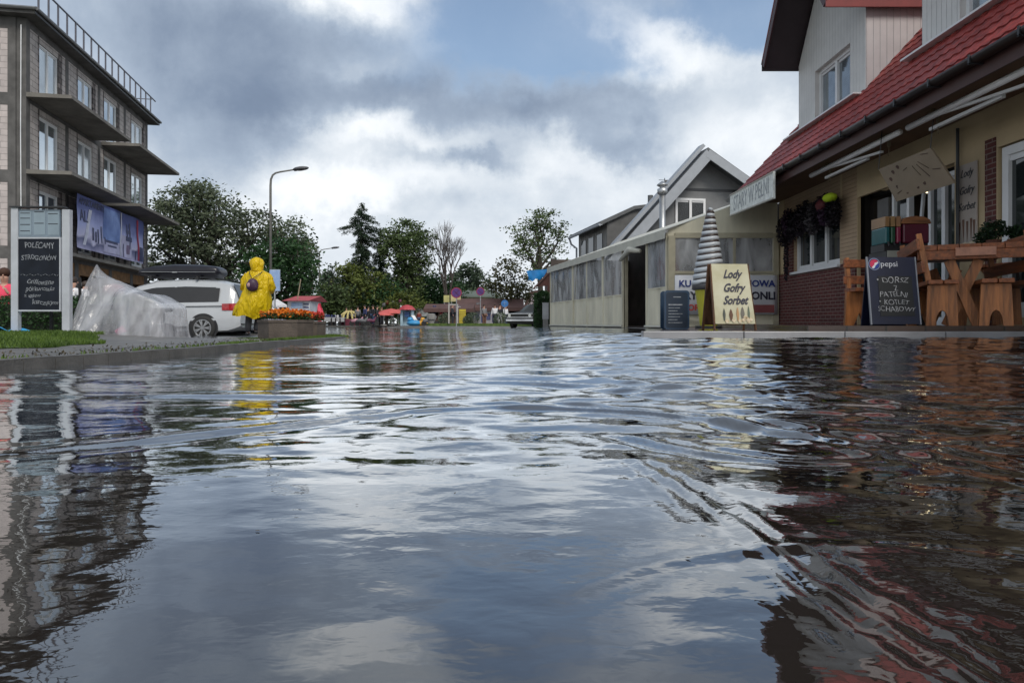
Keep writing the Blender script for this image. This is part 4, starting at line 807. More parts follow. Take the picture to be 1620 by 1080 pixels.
conifer('spruce_tree', 'thin ragged spruce leaning over the square right of the tall pointed spruce', ft(602, 76), 10.6, 2.8, SPR, 24, 2.6, .9)
tree('lime_tree', 'round topped green lime tree with open branches left of the bare tree', ft(640, 74), pxblobs(74, 640, [(640, 362, 24, 18), (628, 385, 20, 16), (652, 382, 20, 16), (640, 420, 26, 20), (615, 375, 14, 14), (668, 375, 17, 16), (640, 395, 26, 20), (675, 405, 12, 14), (655, 425, 22, 22), (612, 400, 10, 14), (640, 455, 30, 22)]), OLIVE, .13, .3, 3.2, 1.5, spread=.33)
# bare tree
t = thing('bare_tree', 'leafless tree with thin bare branches in the middle distance', 'tree', ft(708, 74)); tk = MB()
def branch(p, d, L_, r, dep):
    q = p+d*L_; tk.tube([p, p.lerp(q, .5)+Vector((random.gauss(0, .05), 0, random.gauss(0, .05)))*L_, q], [r, r*.82, r*.62], 5 if dep > 2 else 4, cap=False)
    if dep == 0: return
    for _ in range(3 if dep > 1 else 4):
        nd = (d+Vector((random.gauss(0, .27), random.gauss(0, .3), random.gauss(.2, .2)))).normalized(); branch(p.lerp(q, random.uniform(.55, 1)), nd, L_*random.uniform(.62, .82), r*.58, dep-1)
branch(Vector((0, 0, -.3)), Vector((-.03, 0, 1)), 3.9, .24, 6); tk.build('trunk', mat('bare_bark', (.055, .045, .04), .9), t)
tree('distant_tree', 'pale far off tree rising over the dark stalls, right of the bare tree', ft(745, 105), pxblobs(105, 745, [(740, 432, 16, 18), (722, 445, 14, 16), (758, 448, 14, 18), (740, 460, 30, 14)]), FARG, .2, .3, 3, 1.1, spread=.4)
tree('poplar_tree', 'large open crowned tree standing alone to the left of the tent roof', ft(856, 60), pxblobs(60, 856, [(850, 345, 28, 20), (848, 375, 26, 20), (830, 395, 20, 18), (820, 378, 20, 20), (865, 375, 30, 24), (885, 368, 14, 20), (840, 405, 26, 18), (878, 405, 22, 20), (858, 345, 18, 20), (862, 425, 22, 14)]), OLIVE, .105, .28, 4.4, 1.15, spread=.26, clump=24)
tree('apple_tree', 'low brownish green tree between the round signs and the parked old car', ft(808, 66), pxblobs(66, 808, [(805, 428, 22, 20), (785, 448, 18, 16), (825, 450, 18, 18), (805, 465, 30, 14), (840, 465, 14, 14)]), leafmat('brown_green_leaf', (.03, .032, .014), (.09, .09, .035), .6), .12, .22, 2.4, 1.2, spread=.3)
for i, (px, py, rx, ry, Y, m, lab) in enumerate([(528, 470, 24, 28, 68, OLIVE, 'loose green bush tree right of the far street lamp'), (556, 452, 22, 34, 72, YELG, 'yellow green bushy tree under the tall spruce'), (590, 462, 30, 28, 70, YELG, 'broad yellow green tree below the thin spruce'),
        (612, 470, 22, 22, 69, DARKG, 'dark bush between the spruces and the lime tree'), (660, 458, 34, 28, 78, DARKG, 'dense dark tree below the lime tree'), (700, 462, 30, 26, 80, DARKG, 'dark rounded tree under the bare tree'), (520, 440, 14, 18, 80, FARG, 'thin pale tree top just right of the far lamp post'),
        (640, 480, 26, 14, 66, YELG, 'light green shrubbery behind the red playhouse'), (760, 474, 34, 12, 84, OLIVE, 'low olive trees behind the stall roofs'), (480, 478, 18, 22, 64, DARKG, 'dark bush above the red roofed kiosk')]):
    tree('bushy_tree', lab, ft(px, Y), pxblobs(Y, px, [(px, py, rx, ry), (px-rx*.6, py+ry*.4, rx*.7, ry*.6), (px+rx*.6, py+ry*.35, rx*.7, ry*.6), (px, py+ry*.8, rx, ry*.6), (px+random.uniform(-6, 6), py-ry*.6, rx*.5, ry*.6)]), m, .14, .2, 1.2, 1.35, 'trees round the square', .34)
# far wooded backdrop
C = []
for i in range(900):
    x = random.uniform(-110, 70); y = random.uniform(125, 150); h = 4.2+2.2*mnoise.noise(Vector((x*.05, 3, 0)))+1.2*mnoise.noise(Vector((x*.2, 9, 0))); z = random.uniform(.3, max(1, h)); C.append((x, y, z))
C = np.repeat(np.array(C), 22, 0); C += RNG.normal(size=C.shape)*np.array([.9, .9, .5]); tag(leaves('distant_woods', C, .42, FARG, None), 'far wood closing the end of the street', 'woods', kind='stuff')
# hedges
def hedge(name, label, x0, x1, y0, y1, z0, z1, n, m, s=.03, cat='hedge', world=True):
    t = thing(name, label, cat, ((x0+x1)/2, (y0+y1)/2, z0)); hx, hy, hz = (x1-x0)/2, (y1-y0)/2, z1-z0
    P_ = RNG.uniform(-1, 1, (n, 3)); ax_ = RNG.integers(0, 3, n); 
    sgn = np.sign(P_); P_[np.arange(n), ax_] = sgn[np.arange(n), ax_]*RNG.uniform(.75, 1.05, n)
    P_ = P_*np.array([hx, hy, hz/2])+np.array([0, 0, hz/2]); P_ += .06*np.sin(P_[:, [1, 2, 0]]*9+1)
    a = MB(); a.box(-hx*.8, hx*.8, -hy*.8, hy*.8, 0, hz*.85); a.jitter(.05, 3); a.build('stems', mat('hedge_core', (.012, .02, .01), .9), t); leaves('foliage', P_, s, m, t); return t
hedge('garden_hedge', 'clipped dark hedge behind the menu sign on the left lawn', -12.2, -6.75, 12.3, 13.1, .1, .76, 26000, DARKG, .028)
hedge('thuja', 'narrow dark thuja at the far corner of the tent', .95, 1.52, 28.0, 28.7, .1, 1.55, 6000, DARKG, .04, 'shrub')
# ================================================================ PEOPLE
def skinned(name, verts, edges, radii, m, parent, root=0, sub=1):
    me = bpy.data.meshes.new('t'); me.from_pydata([tuple(v) for v in verts], edges, []); o = bpy.data.objects.new('t', me); COL.objects.link(o)
    md = o.modifiers.new('s', 'SKIN'); 
    if not me.skin_vertices: me.attributes
    for i, r in enumerate(radii):
        sv = me.skin_vertices[0].data[i]; rr = r if isinstance(r, tuple) else (r, r); sv.radius = rr; sv.use_root = (i == root)
    ss_ = o.modifiers.new('u', 'SUBSURF'); ss_.levels = sub; ss_.render_levels = sub
    dg = bpy.context.evaluated_depsgraph_get(); dg.update(); me2 = bpy.data.meshes.new_from_object(o.evaluated_get(dg)); me2.name = name
    bpy.data.objects.remove(o); bpy.data.meshes.remove(me); me2.materials.clear(); me2.materials.append(m)
    for p in me2.polygons: p.use_smooth = True
    o = bpy.data.objects.new(name, me2); COL.objects.link(o); o.parent = parent; return o
BASEJ = dict(pel=(0, 0, .95), sp=(0, .01, 1.12), ch=(0, .02, 1.32), nk=(0, .02, 1.48), hd0=(0, 0, 1.56), hd1=(0, -.01, 1.66), hl=(-.09, 0, .92), hr=(.09, 0, .92), kl=(-.10, -.02, .5), kr=(.10, -.02, .5), al=(-.10, .02, .09), ar=(.10, .02, .09),
             tl=(-.11, -.14, .04), tr=(.11, -.14, .04), sl=(-.19, .02, 1.41), sr=(.19, .02, 1.41), el=(-.25, .03, 1.14), er=(.25, .03, 1.14), wl=(-.27, -.05, .90), wr=(.27, -.05, .90), fl=(-.27, -.09, .80), fr=(.27, -.09, .80))
def person(label, loc, rz, top, legs, hair=HAIR, s=1., pose=None, sleeves=True, group=None, hat=None, body=None, fingers=False):
    J = dict(BASEJ); J.update(pose or {}); J = {k: Vector(v)*s for k, v in J.items()}
    t = thing('person', label, 'person', loc, rz, group)
    ks = list(J); ix = {k: i for i, k in enumerate(ks)}
    E = [('pel', 'sp'), ('sp', 'ch'), ('ch', 'nk'), ('nk', 'hd0'), ('hd0', 'hd1'), ('pel', 'hl'), ('pel', 'hr'), ('hl', 'kl'), ('hr', 'kr'), ('kl', 'al'), ('kr', 'ar'), ('al', 'tl'), ('ar', 'tr'), ('ch', 'sl'), ('ch', 'sr'), ('sl', 'el'), ('sr', 'er'), ('el', 'wl'), ('er', 'wr'), ('wl', 'fl'), ('wr', 'fr')]
    rad = dict(pel=(.13, .10), sp=(.12, .09), ch=(.15, .10), nk=.052, hd0=(.075, .085), hd1=(.085, .10), hl=.09, hr=.09, kl=.066, kr=.066, al=.05, ar=.05, tl=.035, tr=.035, sl=.06, sr=.06, el=.04, er=.04, wl=.027, wr=.027, fl=(.035, .018), fr=(.035, .018))
    g = lambda d, k: [tuple(q*s*d for q in (rad[j] if isinstance(rad[j], tuple) else (rad[j], rad[j]))) for j in k]
    skinned('body', [J[k] for k in ks], [(ix[a], ix[b]) for a, b in E], g(1, ks), body or SKIN, t)
    def sub(name, keys, m, f, cut=None):
        P_ = {k: J[k] for k in keys}
        if cut: P_.update(cut)
        ii = {k: i for i, k in enumerate(keys)}; skinned(name, [P_[k] for k in keys], [(ii[a], ii[b]) for a, b in E if a in ii and b in ii], g(f, keys), m, t)
    if legs: sub('trousers', ['pel', 'hl', 'hr', 'kl', 'kr', 'al', 'ar'], legs, 1.36, {'al': J['al']-Vector((0, 0, .03)), 'ar': J['ar']-Vector((0, 0, .03))})
    if top: sub('top', ['sp', 'pel', 'ch', 'nk', 'sl', 'sr', 'el', 'er'] + (['wl', 'wr'] if sleeves else []), top, 1.4, {'nk': J['ch'].lerp(J['nk'], .6)})
    h = J['hd1']; a = MB(); a.ell((h.x, h.y+.018*s, h.z+.035*s), (.098*s, .115*s, .10*s), 12, 8); 
    if hair: a.build('hair', hair, t, smooth=True)
    f = MB(); f.ell((h.x, h.y-.105*s, h.z-.03*s), (.014*s, .02*s, .025*s), 6, 4); f.build('nose', body or SKIN, t, smooth=True)
    sh = MB()
    for k in ('l', 'r'): c = (J['a'+k]+J['t'+k])/2; sh.ell((c.x, c.y, c.z-.012*s), (.05*s, .13*s, .05*s), 8, 6)
    sh.build('shoes', BLACK, t, smooth=True)
    return t
def cl(name, c, r=.8): return mat(name, c, r, var=.15, vscale=8, bump=.2, bscale=30)
DK = cl('dark_cloth', (.02, .022, .03)); WH = cl('white_cloth', (.62, .62, .64)); PK = cl('pink_cloth', (.70, .06, .12)); BLJ = cl('denim', (.04, .07, .14)); GY = cl('grey_cloth', (.16, .16, .17)); RD = cl('red_cloth', (.35, .03, .03)); NB = cl('navy_cloth', (.03, .04, .12))
# the walker in the yellow raincoat
wx, wy = at(407, 0, 16)[0], 16.0; wz = lz(wx, wy); wz = H-20*16/F
yp = person('person in a yellow hooded raincoat walking past the planters, seen from behind', (wx, wy, wz), R(184), None, cl('black_trousers', (.012, .013, .018)), hair=None,
            pose=dict(hl=(-.05, 0, .92), hr=(.13, 0, .92), kl=(.0, -.16, .52), al=(.04, -.02, .12), tl=(.03, -.18, .08), kr=(.17, .03, .5), ar=(.20, .06, .09), tr=(.21, -.10, .04), el=(-.27, -.04, 1.16), wl=(-.16, -.26, 1.12), fl=(-.10, -.32, 1.15), er=(.27, -.04, 1.16), wr=(.16, -.26, 1.1), fr=(.1, -.32, 1.12)))
YEL = bpy.data.materials.new('yellow_raincoat'); YEL.use_nodes = True
def yel():
    nt = YEL.node_tree; N = nt.nodes; L = nt.links; b = N['Principled BSDF']; b.inputs['Base Color'].default_value = (.86, .62, .004, 1); b.inputs['Roughness'].default_value = .32
    tc = N.new('ShaderNodeTexCoord'); mp = N.new('ShaderNodeMapping'); mp.inputs['Scale'].default_value = (1, 1, .45); L.new(tc.outputs['Object'], mp.inputs[0]); n = N.new('ShaderNodeTexNoise'); n.inputs['Scale'].default_value = 9; n.inputs['Detail'].default_value = 4; n.inputs['Distortion'].default_value = 1.; L.new(mp.outputs[0], n.inputs['Vector'])
    bu = N.new('ShaderNodeBump'); bu.inputs['Strength'].default_value = 1; bu.inputs['Distance'].default_value = .09; L.new(n.outputs['Fac'], bu.inputs['Height']); L.new(bu.outputs[0], b.inputs['Normal'])
    t = N.new('ShaderNodeBsdfTranslucent'); t.inputs[0].default_value = (.85, .62, .02, 1); mx = N.new('ShaderNodeMixShader'); mx.inputs[0].default_value = .35; o = N['Material Output']; L.new(b.outputs[0], mx.inputs[1]); L.new(t.outputs[0], mx.inputs[2]); L.new(mx.outputs[0], o.inputs[0])
yel()
# cloak: rings from hem to shoulder; local x is mirrored by the 184 degree turn, so +x is the picture's left
rings = [(.44, .20, .33, .20), (.52, .15, .36, .23), (.66, .10, .37, .25), (.82, .06, .34, .25), (.98, .03, .32, .235), (1.10, .0, .31, .21), (1.22, -.02, .335, .21), (1.33, -.02, .33, .19), (1.41, -.01, .28, .165), (1.47, .0, .19, .14), (1.50, .0, .12, .12)]
cm_ = MB(); n = 48; vs = []
for k, (z, cx_, rx, ry) in enumerate(rings):
    for j in range(n):
        th = 2*math.pi*j/n; amp = .030*max(0, 1.25-z)+.010
        f = 1+amp/.3*(math.sin(7*th+z*3)+.6*math.sin(13*th+1+z*5)+.5*math.sin(4*th-z*8))
        zz = z + (.10*math.cos(th)*max(0, .9-z) if z < .9 else 0) + .02*math.sin(5*th)*(z < .5)
        vs.append((cx_+rx*f*math.cos(th), .0+ry*f*math.sin(th), zz))
cm_.add(vs, [(i*n+j, i*n+(j+1) % n, (i+1)*n+(j+1) % n, (i+1)*n+j) for i in range(len(rings)-1) for j in range(n)]); cm_.jitter(.025, 5)
rc = cm_.build('raincoat', YEL, yp, smooth=True)
a = MB(); n = 20; hp = [(.12, 1.46), (.135, 1.50), (.13, 1.55), (.150, 1.62), (.155, 1.69), (.135, 1.755), (.08, 1.79), (.02, 1.80)]
a.lathe(hp, n, (0, .02, 0), sx=1.02, sy=1.08); a.jitter(.03, 9); a.build('hood', YEL, rc, smooth=True)
for sx_ in (-1, 1):
    a = MB(); a.tube([(.18*sx_, .02, 1.38), (.29*sx_, .0, 1.24), (.31*sx_, -.03, 1.10), (.28*sx_, -.16, 1.04), (.16*sx_, -.26, 1.08)], [.095, .10, .095, .09, .08], 12); a.jitter(.05, 6); a.build('sleeve', YEL, rc, smooth=True)
bp = thing('backpack', 'dark purple drawstring backpack worn on the back of the yellow raincoat', 'backpack', (wx, wy, wz), R(184))
a = MB(); a.ell((.03, .27, 1.16), (.145, .085, .16), 14, 10); a.map(lambda v: Vector((v.x*(1-.45*max(0, v.z-1.16)/.16), v.y, v.z))); a.jitter(.03, 8); a.build('bag', cl('purple_bag', (.045, .018, .045), .5), bp, smooth=True)
a = MB(); a.ell((.09, .345, 1.15), (.045, .02, .05), 8, 6); a.build('print', mat('pale_print', (.40, .25, .25), .7), bp, smooth=True)
for sx_ in (-1, 1):
    a = MB(); a.tube([(.03+.02*sx_, .26, 1.31), (.12*sx_, .19, 1.42), (.15*sx_, .08, 1.475)], .009, 6); a.build('strap', DK, bp)
# people at the left
person('seated woman in a bright pink top behind the hedge at the left edge', (at(7, 0, 13.6)[0], 13.6, -.42), R(25), PK, DK, cl('brown_hair', (.05, .02, .01)), 1.02, sleeves=True, pose=dict(el=(-.24, -.1, 1.16), wl=(-.12, -.3, 1.12), fl=(-.06, -.36, 1.14), er=(.24, -.1, 1.18), wr=(.10, -.26, 1.3), fr=(.05, -.26, 1.4)))
person('person in a white shirt with a dark bag strap, nearer the menu sign', (at(116, 0, 19)[0], 19, -.2), R(150), WH, GY, pose=dict(el=(-.24, -.12, 1.16), wl=(-.2, -.3, 1.0)))
person('person in a white shirt with dark hair bending behind the plastic sheet', (at(130, 0, 19.6)[0], 19.6, -.2), R(160), WH, WH, pose=dict(ch=(.03, -.06, 1.30), nk=(.05, -.10, 1.44), hd0=(.06, -.15, 1.5), hd1=(.07, -.19, 1.59)))
# people round the stalls
ppl = [(548, 66, DK, BLJ, 'person in dark clothes beside the white stall tables at the far left of the square'), (556, 67, WH, DK, 'person in a white shirt by the white stall tables, far left of the square'), (566, 64, GY, DK, 'person in grey by the low yellow ride'), (577, 60, NB, DK, 'person in navy blue riding clothes next to the dark stall crowd'),
       (583, 62, DK, DK, 'tall dark dressed person in the crowd left of the red parasols'), (590, 61, DK, BLJ, 'dark dressed person with blue trousers left of the red parasols'), (597, 59, DK, DK, 'dark dressed person standing alone, nearest the water in the square'), (604, 63, RD, DK, 'person in a red top under the red parasols'),
       (716, 55, DK, DK, 'person in black under the white post frame'), (766, 55, GY, cl('brown_cloth', (.12, .06, .04)), 'tall person in grey holding white bags in front of the dark kiosk'), (783, 57, WH, DK, 'person in a white top sitting in the dark kiosk opening'), (791, 57, DK, WH, 'person in black with white trousers in the dark kiosk opening'),
       (800, 58, WH, NB, 'person in a pale top behind the blue round sign'), (497, 42, NB, BLJ, 'person in navy walking behind the planters by the red flag'), (663, 58, RD, BLJ, 'child in red beside the inflatable slide')]
for px, Y, tp, lg, lab in ppl:
    person(lab, (at(px, 0, Y)[0], Y, .1), R(random.choice((0, 40, -50, 160, 200, 90))), tp, lg, s=.7 if 'child' in lab else random.uniform(.93, 1.02), group='people round the stalls')
# ================================================================ CARS
def car(name, label, loc, rz, prof, wid, paint, wheels, wr_, glassA, extras=None, L_=4.6, rim_spokes=7):
    """prof: stations (x, z_bottom, z_belt, z_top, half width low, half width belt, half width roof), front at x=0"""
    t = thing(name, label, 'car', loc, rz); xs_ = [p[0] for p in prof]
    def st(x): return [float(np.interp(x, xs_, [p[i] for p in prof])) for i in range(7)]
    def ring(x):
        _, zb, zbelt, zt, wl, wb, wr = st(x); h = zbelt-zb
        top = [(wb, zbelt), (wr+.35*(wb-wr)*.3, zbelt+(zt-zbelt)*.72), (wr, zt-.10*(zt-zbelt)), (wr*.86, zt-.01), (wr*.45, zt+.015), (0, zt+.02)]
        low = [(0, zb), (wl*.8, zb), (wl*.97, zb+.04), (wl, zb+.12), (wl+.02, zb+h*.45), (wb+.015, zb+h*.8)]
        return low+top
    X_ = sorted(set([round(x, 3) for x in np.linspace(xs_[0], xs_[-1], 46)] + [round(x, 3) for x in xs_])); vs = []
    for x in X_:
        r = ring(x); vs += [(x, -y, z) for y, z in r] + [(x, y, z) for y, z in reversed(r[1:-1])]
    n = 22; b = MB(); b.add(vs, [(i*n+j, i*n+(j+1) % n, (i+1)*n+(j+1) % n, (i+1)*n+j) for i in range(len(X_)-1) for j in range(n)] + [tuple(range(n)), tuple(reversed(range((len(X_)-1)*n, len(X_)*n)))])
    body = b.build('body', paint, t, smooth=True)
    md = body.modifiers.new('e', 'EDGE_SPLIT'); md.split_angle = R(42)
    def side(x, f, sgn, off=.008):
        _, zb, zbelt, zt, wl, wb, wr = st(x); a = (wb, zbelt); c = (wr+.35*(wb-wr)*.3, zbelt+(zt-zbelt)*.72); 
        y, z = (a[0]+(c[0]-a[0])*f, a[1]+(c[1]-a[1])*f); return (x, sgn*(y+off), z+.002)
    for sgn in (-1, 1):
        for (x0, x1, f0, f1, sl0, sl1) in glassA:
            q = MB(); q.grid(lambda u, v: side(x0+(x1-x0)*u+(sl0*(1-u)+sl1*u)*v, f0+(f1-f0)*v, sgn), [i/8 for i in range(9)], [0, .25, .5, .75, 1]); q.build('side_window', GLASS, t, smooth=True)
    for i, wx_ in enumerate(wheels):
        for sgn in (-1, 1):
            y = sgn*(st(wx_)[4]+.012); a = MB(); a.lathe([(wr_*1.17, -.005), (wr_*1.17, .012)], 28, (wx_, y, wr_), ax='y'); a.build('wheel_arch', BLACK, t)
            a = MB(); rr = [(wr_*.66, -.09), (wr_*.72, -.10*1), (wr_*.93, -.10), (wr_, -.06), (wr_, .06), (wr_*.9, .10), (wr_*.6, .10)]
            a.lathe(rr, 28, (wx_, y-sgn*.05, wr_), ax='y'); w = a.build('wheel', RUBBER, t, smooth=True)
            yy = y+sgn*.055; a = MB(); a.lathe([(wr_*.62, -.004), (wr_*.64, .012), (wr_*.70, .010), (wr_*.71, -.006)], 28, (wx_, yy, wr_), ax='y', cap=False); a.lathe([(wr_*.13, -.01), (wr_*.10, .012)], 12, (wx_, yy, wr_), ax='y')
            for k in range(rim_spokes):
                th = 2*math.pi*k/rim_spokes
                for dd_ in (-.13, .13):
                    a.bar((wx_+math.cos(th)*wr_*.10, yy, wr_+math.sin(th)*wr_*.10), (wx_+math.cos(th+dd_)*wr_*.66, yy, wr_+math.sin(th+dd_)*wr_*.66), .028, .02, up=(0, 1, 0))
            a.build('rim', mat('alloy', (.50, .51, .53), .3, metal=.8), w)
    if extras: extras(t, body, st)
    return t
SILV = mat('silver_paint', (.40, .42, .445), .28, var=.03, coat=.6); LAMPR = mat('tail_lamp', (.32, .01, .015), .15, var=.3, vscale=12, coat=.8)
mp_ = [(0, .30, .62, .64, .70, .72, .60), (.12, .22, .70, .74, .82, .80, .66), (.9, .20, .86, .93, .90, .86, .74), (1.25, .20, .92, 1.00, .90, .87, .74), (2.0, .20, .94, 1.44, .90, .885, .70), (2.5, .20, .95, 1.585, .90, .89, .70), (3.3, .20, .97, 1.625, .90, .885, .70), (4.1, .20, .985, 1.59, .90, .87, .68), (4.42, .22, .99, 1.52, .89, .86, .66), (4.56, .26, .97, 1.30, .88, .85, .66), (4.66, .30, .90, 1.02, .86, .83, .66), (4.74, .34, .66, .70, .83, .80, .62)]
def vanx(t, body, st):
    q = MB(); q.grid(lambda u, v: (4.435+.215*u+.05, (st(4.44)[6]*.93)*v*(1+.12*u), 1.50-.45*u), [0, .25, .5, .75, 1], [-1, -.5, 0, .5, 1]); q.build('rear_window', GLASS, t, smooth=True)
    for s in (-1, 1):
        q = MB(); q.prism([(4.60, s*.80, .98), (4.735, s*.66, .90), (4.765, s*.66, .70), (4.70, s*.84, .70), (4.40, s*.885, .76), (4.44, s*.875, .93)], (0, 0, .01)); 
        q = MB(); n_ = 6; q.grid(lambda u, v: (4.28+.42*u+.05*math.sin(u*math.pi)*0, s*(.898-.075*u**2.2+.01), .79+.17*v+.03*u*(v-.5)), [i/n_ for i in range(n_+1)], [0, .5, 1]); q.grid(lambda u, v: (4.70+.035*(1-v), s*(.82-.22*u), .79+.17*v), [0, .5, 1], [0, .5, 1]); q.build('tail_lamp', LAMPR, t, smooth=True)
        q = MB(); q.bar((1.1, s*.62, 1.60), (1.1, s*.62, 1.60), .01, .01); q = MB(); q.tube([(2.3, s*.66, 1.60), (2.5, s*.66, 1.655), (4.0, s*.66, 1.665), (4.3, s*.64, 1.60)], .016, 6); q.build('roof_rail', BLACK, t)
        q = MB(); q.grid(lambda u, v: (1.7+2.48*u, s*(st(1.7+2.48*u)[5]+.3*0+.004)*1.0-s*v*(st(1.7+2.48*u)[5]-st(1.7+2.48*u)[6])*.62, st(1.7+2.48*u)[2]+.03+v*(st(1.7+2.48*u)[3]-st(1.7+2.48*u)[2])*.62), [i/10 for i in range(11)], [0, .5, 1]); q.build('window_surround', BLACK, t, smooth=True)
        q = MB(); q.bar((3.35, s*.912, .885), (4.28, s*.90, .90), .012, .018); q.build('door_groove', BLACK, t)
        q = MB(); q.bar((.9, s*.93, .34), (4.1, s*.93, .34), .02, .05); q.build('side_trim', BLACK, t)
        q = MB(); q.ell((1.75, s*1.0, 1.03), (.06, .1, .07), 8, 6); q.build('mirror', SILV, t, smooth=True)
        for xx in (2.05, 3.05): q = MB(); q.box(xx-.004, xx+.004, s*.911-.003, s*.911+.003, .4, .95); q.build('door_gap', BLACK, t)
    q = MB(); q.box(4.742, 4.752, -.27, .27, .72, .84); q.build('number_plate', mat('plate', (.6, .6, .58), .5), t)
    q = MB(); q.box(4.66, 4.77, -.80, .80, .40, .44); q.build('bumper_strip', BLACK, t)
CX, CY = at(372, 0, 18.2)[0], 18.2
car('minivan', 'silver white minivan parked behind the plastic sheet with a roof box on top', (CX-4.72, CY+.8, -.13), R(3), mp_, .9, SILV, (.95, 3.80), .325, [(1.45, 2.05, .06, .9, .62, .28), (2.10, 3.00, .05, .95, 0, 0), (3.06, 4.12, .05, .95, 0, -.06)], vanx)
rb_ = thing('roof_box', 'glossy black roof box strapped on top of the silver white minivan', 'roof box', (CX-4.72+2.98, CY+.86, -.13+1.66), R(3))
a = MB(); vs = []; n = 20
for x, h0, h1, w_ in [(-1.12, .14, .18, .2), (-1.06, .08, .25, .32), (-.7, .03, .34, .38), (-.1, .02, .385, .40), (.6, .02, .37, .40), (.95, .03, .33, .39), (1.02, .07, .29, .37), (1.05, .12, .24, .33)]:
    for j in range(n):
        th = 2*math.pi*j/n; c_, s_ = math.cos(th), math.sin(th); vs.append((x, w_*abs(c_)**.5*(1 if c_ > 0 else -1), (h0+h1)/2+(h1-h0)/2*abs(s_)**.6*(1 if s_ > 0 else -1)))
a.add(vs, [(i*n+j, i*n+(j+1) % n, (i+1)*n+(j+1) % n, (i+1)*n+j) for i in range(7) for j in range(n)]+[tuple(range(n)), tuple(range(7*n, 8*n))]); a.build('shell', mat('gloss_black', (.012, .012, .018), .28, spec=.35), rb_, smooth=True)
a = MB(); a.box(-.95, .98, -.405, -.385, .155, .165); a.box(-.95, .98, .385, .405, .155, .165); a.box(-.15, -.02, -.412, -.40, .14, .17); a.build('lid_seam', STEEL, rb_)
for x in (-.6, .6): a = MB(); a.box(x-.03, x+.03, -.66, .66, .0, .035); a.box(x-.03, x+.03, -.66, -.62, -.06, .0); a.box(x-.03, x+.03, .62, .66, -.06, .0); a.build('crossbar', BLACK, rb_)
hp_ = [(0, .32, .6, .62, .70, .72, .58), (.12, .24, .66, .72, .80, .78, .64), (.8, .2, .82, .90, .84, .82, .68), (1.1, .2, .86, .96, .84, .83, .68), (1.8, .2, .88, 1.36, .84, .83, .62), (2.6, .2, .89, 1.44, .84, .82, .62), (3.3, .2, .9, 1.38, .84, .81, .60), (3.75, .24, .9, 1.08, .82, .79, .62), (3.95, .32, .72, .78, .80, .76, .6)]
def c2x(t, body, st):
    q = MB(); q.grid(lambda u, v: (3.36+.36*u+.014, .56*v, 1.36-.27*u), [0, .5, 1], [-1, 0, 1]); q.build('rear_window', GLASS, t, smooth=True)
    for s in (-1, 1): q = MB(); q.box(3.78, 3.93, s*.72-.09, s*.72+.09, .74, .90); q.build('tail_lamp', LAMPR, t)
car('hatchback', 'silver hatchback parked beyond the minivan, half hidden by the walker', (at(398, 0, 21.4)[0]-3.8, 21.9, -.15), R(-6), hp_, .84, mat('grey_silver_paint', (.20, .195, .21), .3, var=.03, coat=.5), (.75, 3.15), .29, [(1.3, 2.0, .06, .9, .5, .2), (2.05, 3.1, .05, .92, 0, -.1)], c2x)
# old dark saloon by the tent
sp_ = [(0, .36, .60, .62, .76, .78, .74), (.05, .26, .74, .80, .84, .84, .80), (1.1, .22, .84, .90, .86, .86, .78), (1.35, .22, .86, .94, .86, .86, .74), (1.95, .22, .87, 1.34, .86, .85, .58), (3.0, .22, .88, 1.36, .86, .85, .58), (3.55, .22, .88, .98, .86, .85, .72), (4.5, .24, .86, .92, .85, .84, .78), (4.6, .34, .66, .70, .82, .8, .74)]
CHR = mat('chrome', (.55, .56, .57), .15, metal=1.)
def sax(t, body, st):
    q = MB(); q.grid(lambda u, v: (1.40+.53*u-.022, (.70-.14*u)*v, .96+.36*u), [0, .5, 1], [-1, 0, 1]); q.build('windscreen', mat('pale_glass', (.05, .06, .06), .15), t, smooth=True)
    for z in (.60, .80): q = MB(); q.box(-.03, .02, -.78, .78, z-.018, z+.018); q.build('chrome_strip', CHR, t)
    q = MB(); q.box(-.06, .03, -.82, .82, .40, .50); q.build('bumper', CHR, t)
    for s in (-1, 1): q = MB(); q.lathe([(.085, -.02), (.08, .03)], 14, (-.02, s*.62, .70), ax='x'); q.build('headlight', mat('lamp_glass', (.5, .52, .5), .1), t)
car('saloon_car', 'old dark saloon car with chrome strips parked nose out beside the thuja and tent', (at(812, 0, 38)[0]+.35, 37.5, .03), R(62), sp_, .86, mat('dark_olive_paint', (.03, .03, .028), .5, spec=.3), (.85, 3.55), .30, [(1.5, 2.3, .06, .9, .45, .1), (2.35, 3.3, .05, .9, 0, -.25)], sax, rim_spokes=6)
# ================================================================ STREET LAMPS, SIGNS
def lamp(label, px, Y, top, arm):
    x = at(px, 0, Y)[0]; t = thing('street_lamp', label, 'street lamp', (x, Y, .02), 0, 'street lamps along the road')
    a = MB(); a.tube([(0, 0, 0), (0, 0, 1.2)], [.095, .09], 12); a.tube([(0, 0, 1.2), (0, 0, top-.75), (.02, 0, top-.42), (.11, 0, top-.20), (.26, 0, top-.09), (.5, 0, top-.03), (arm-.45, 0, top+.10)], [.075, .06, .055, .05, .046, .043, .038], 12); a.build('post', mat('lamp_post_grey', (.14, .14, .13), .6, var=.2), t, smooth=True)
    a = MB(); a.box(-.1, .1, -.1, .1, 0, .15); a.build('base', CONC, t)
    a = MB(); a.ell((arm-.18, 0, top+.16), (.42, .2, .11), 16, 8); a.ell((arm-.45, 0, top+.11), (.12, .08, .06), 10, 6); a.map(lambda v: Vector((v.x, v.y, v.z+(v.x-arm)*.10))); h = a.build('lamp_head', mat('lamp_housing', (.10, .10, .11), .5), t, smooth=True)
    a = MB(); a.ell((arm-.16, 0, top+.09), (.22, .11, .05), 12, 6); a.build('lamp_glass', mat('lamp_lens', (.4, .42, .42), .2), h, smooth=True)
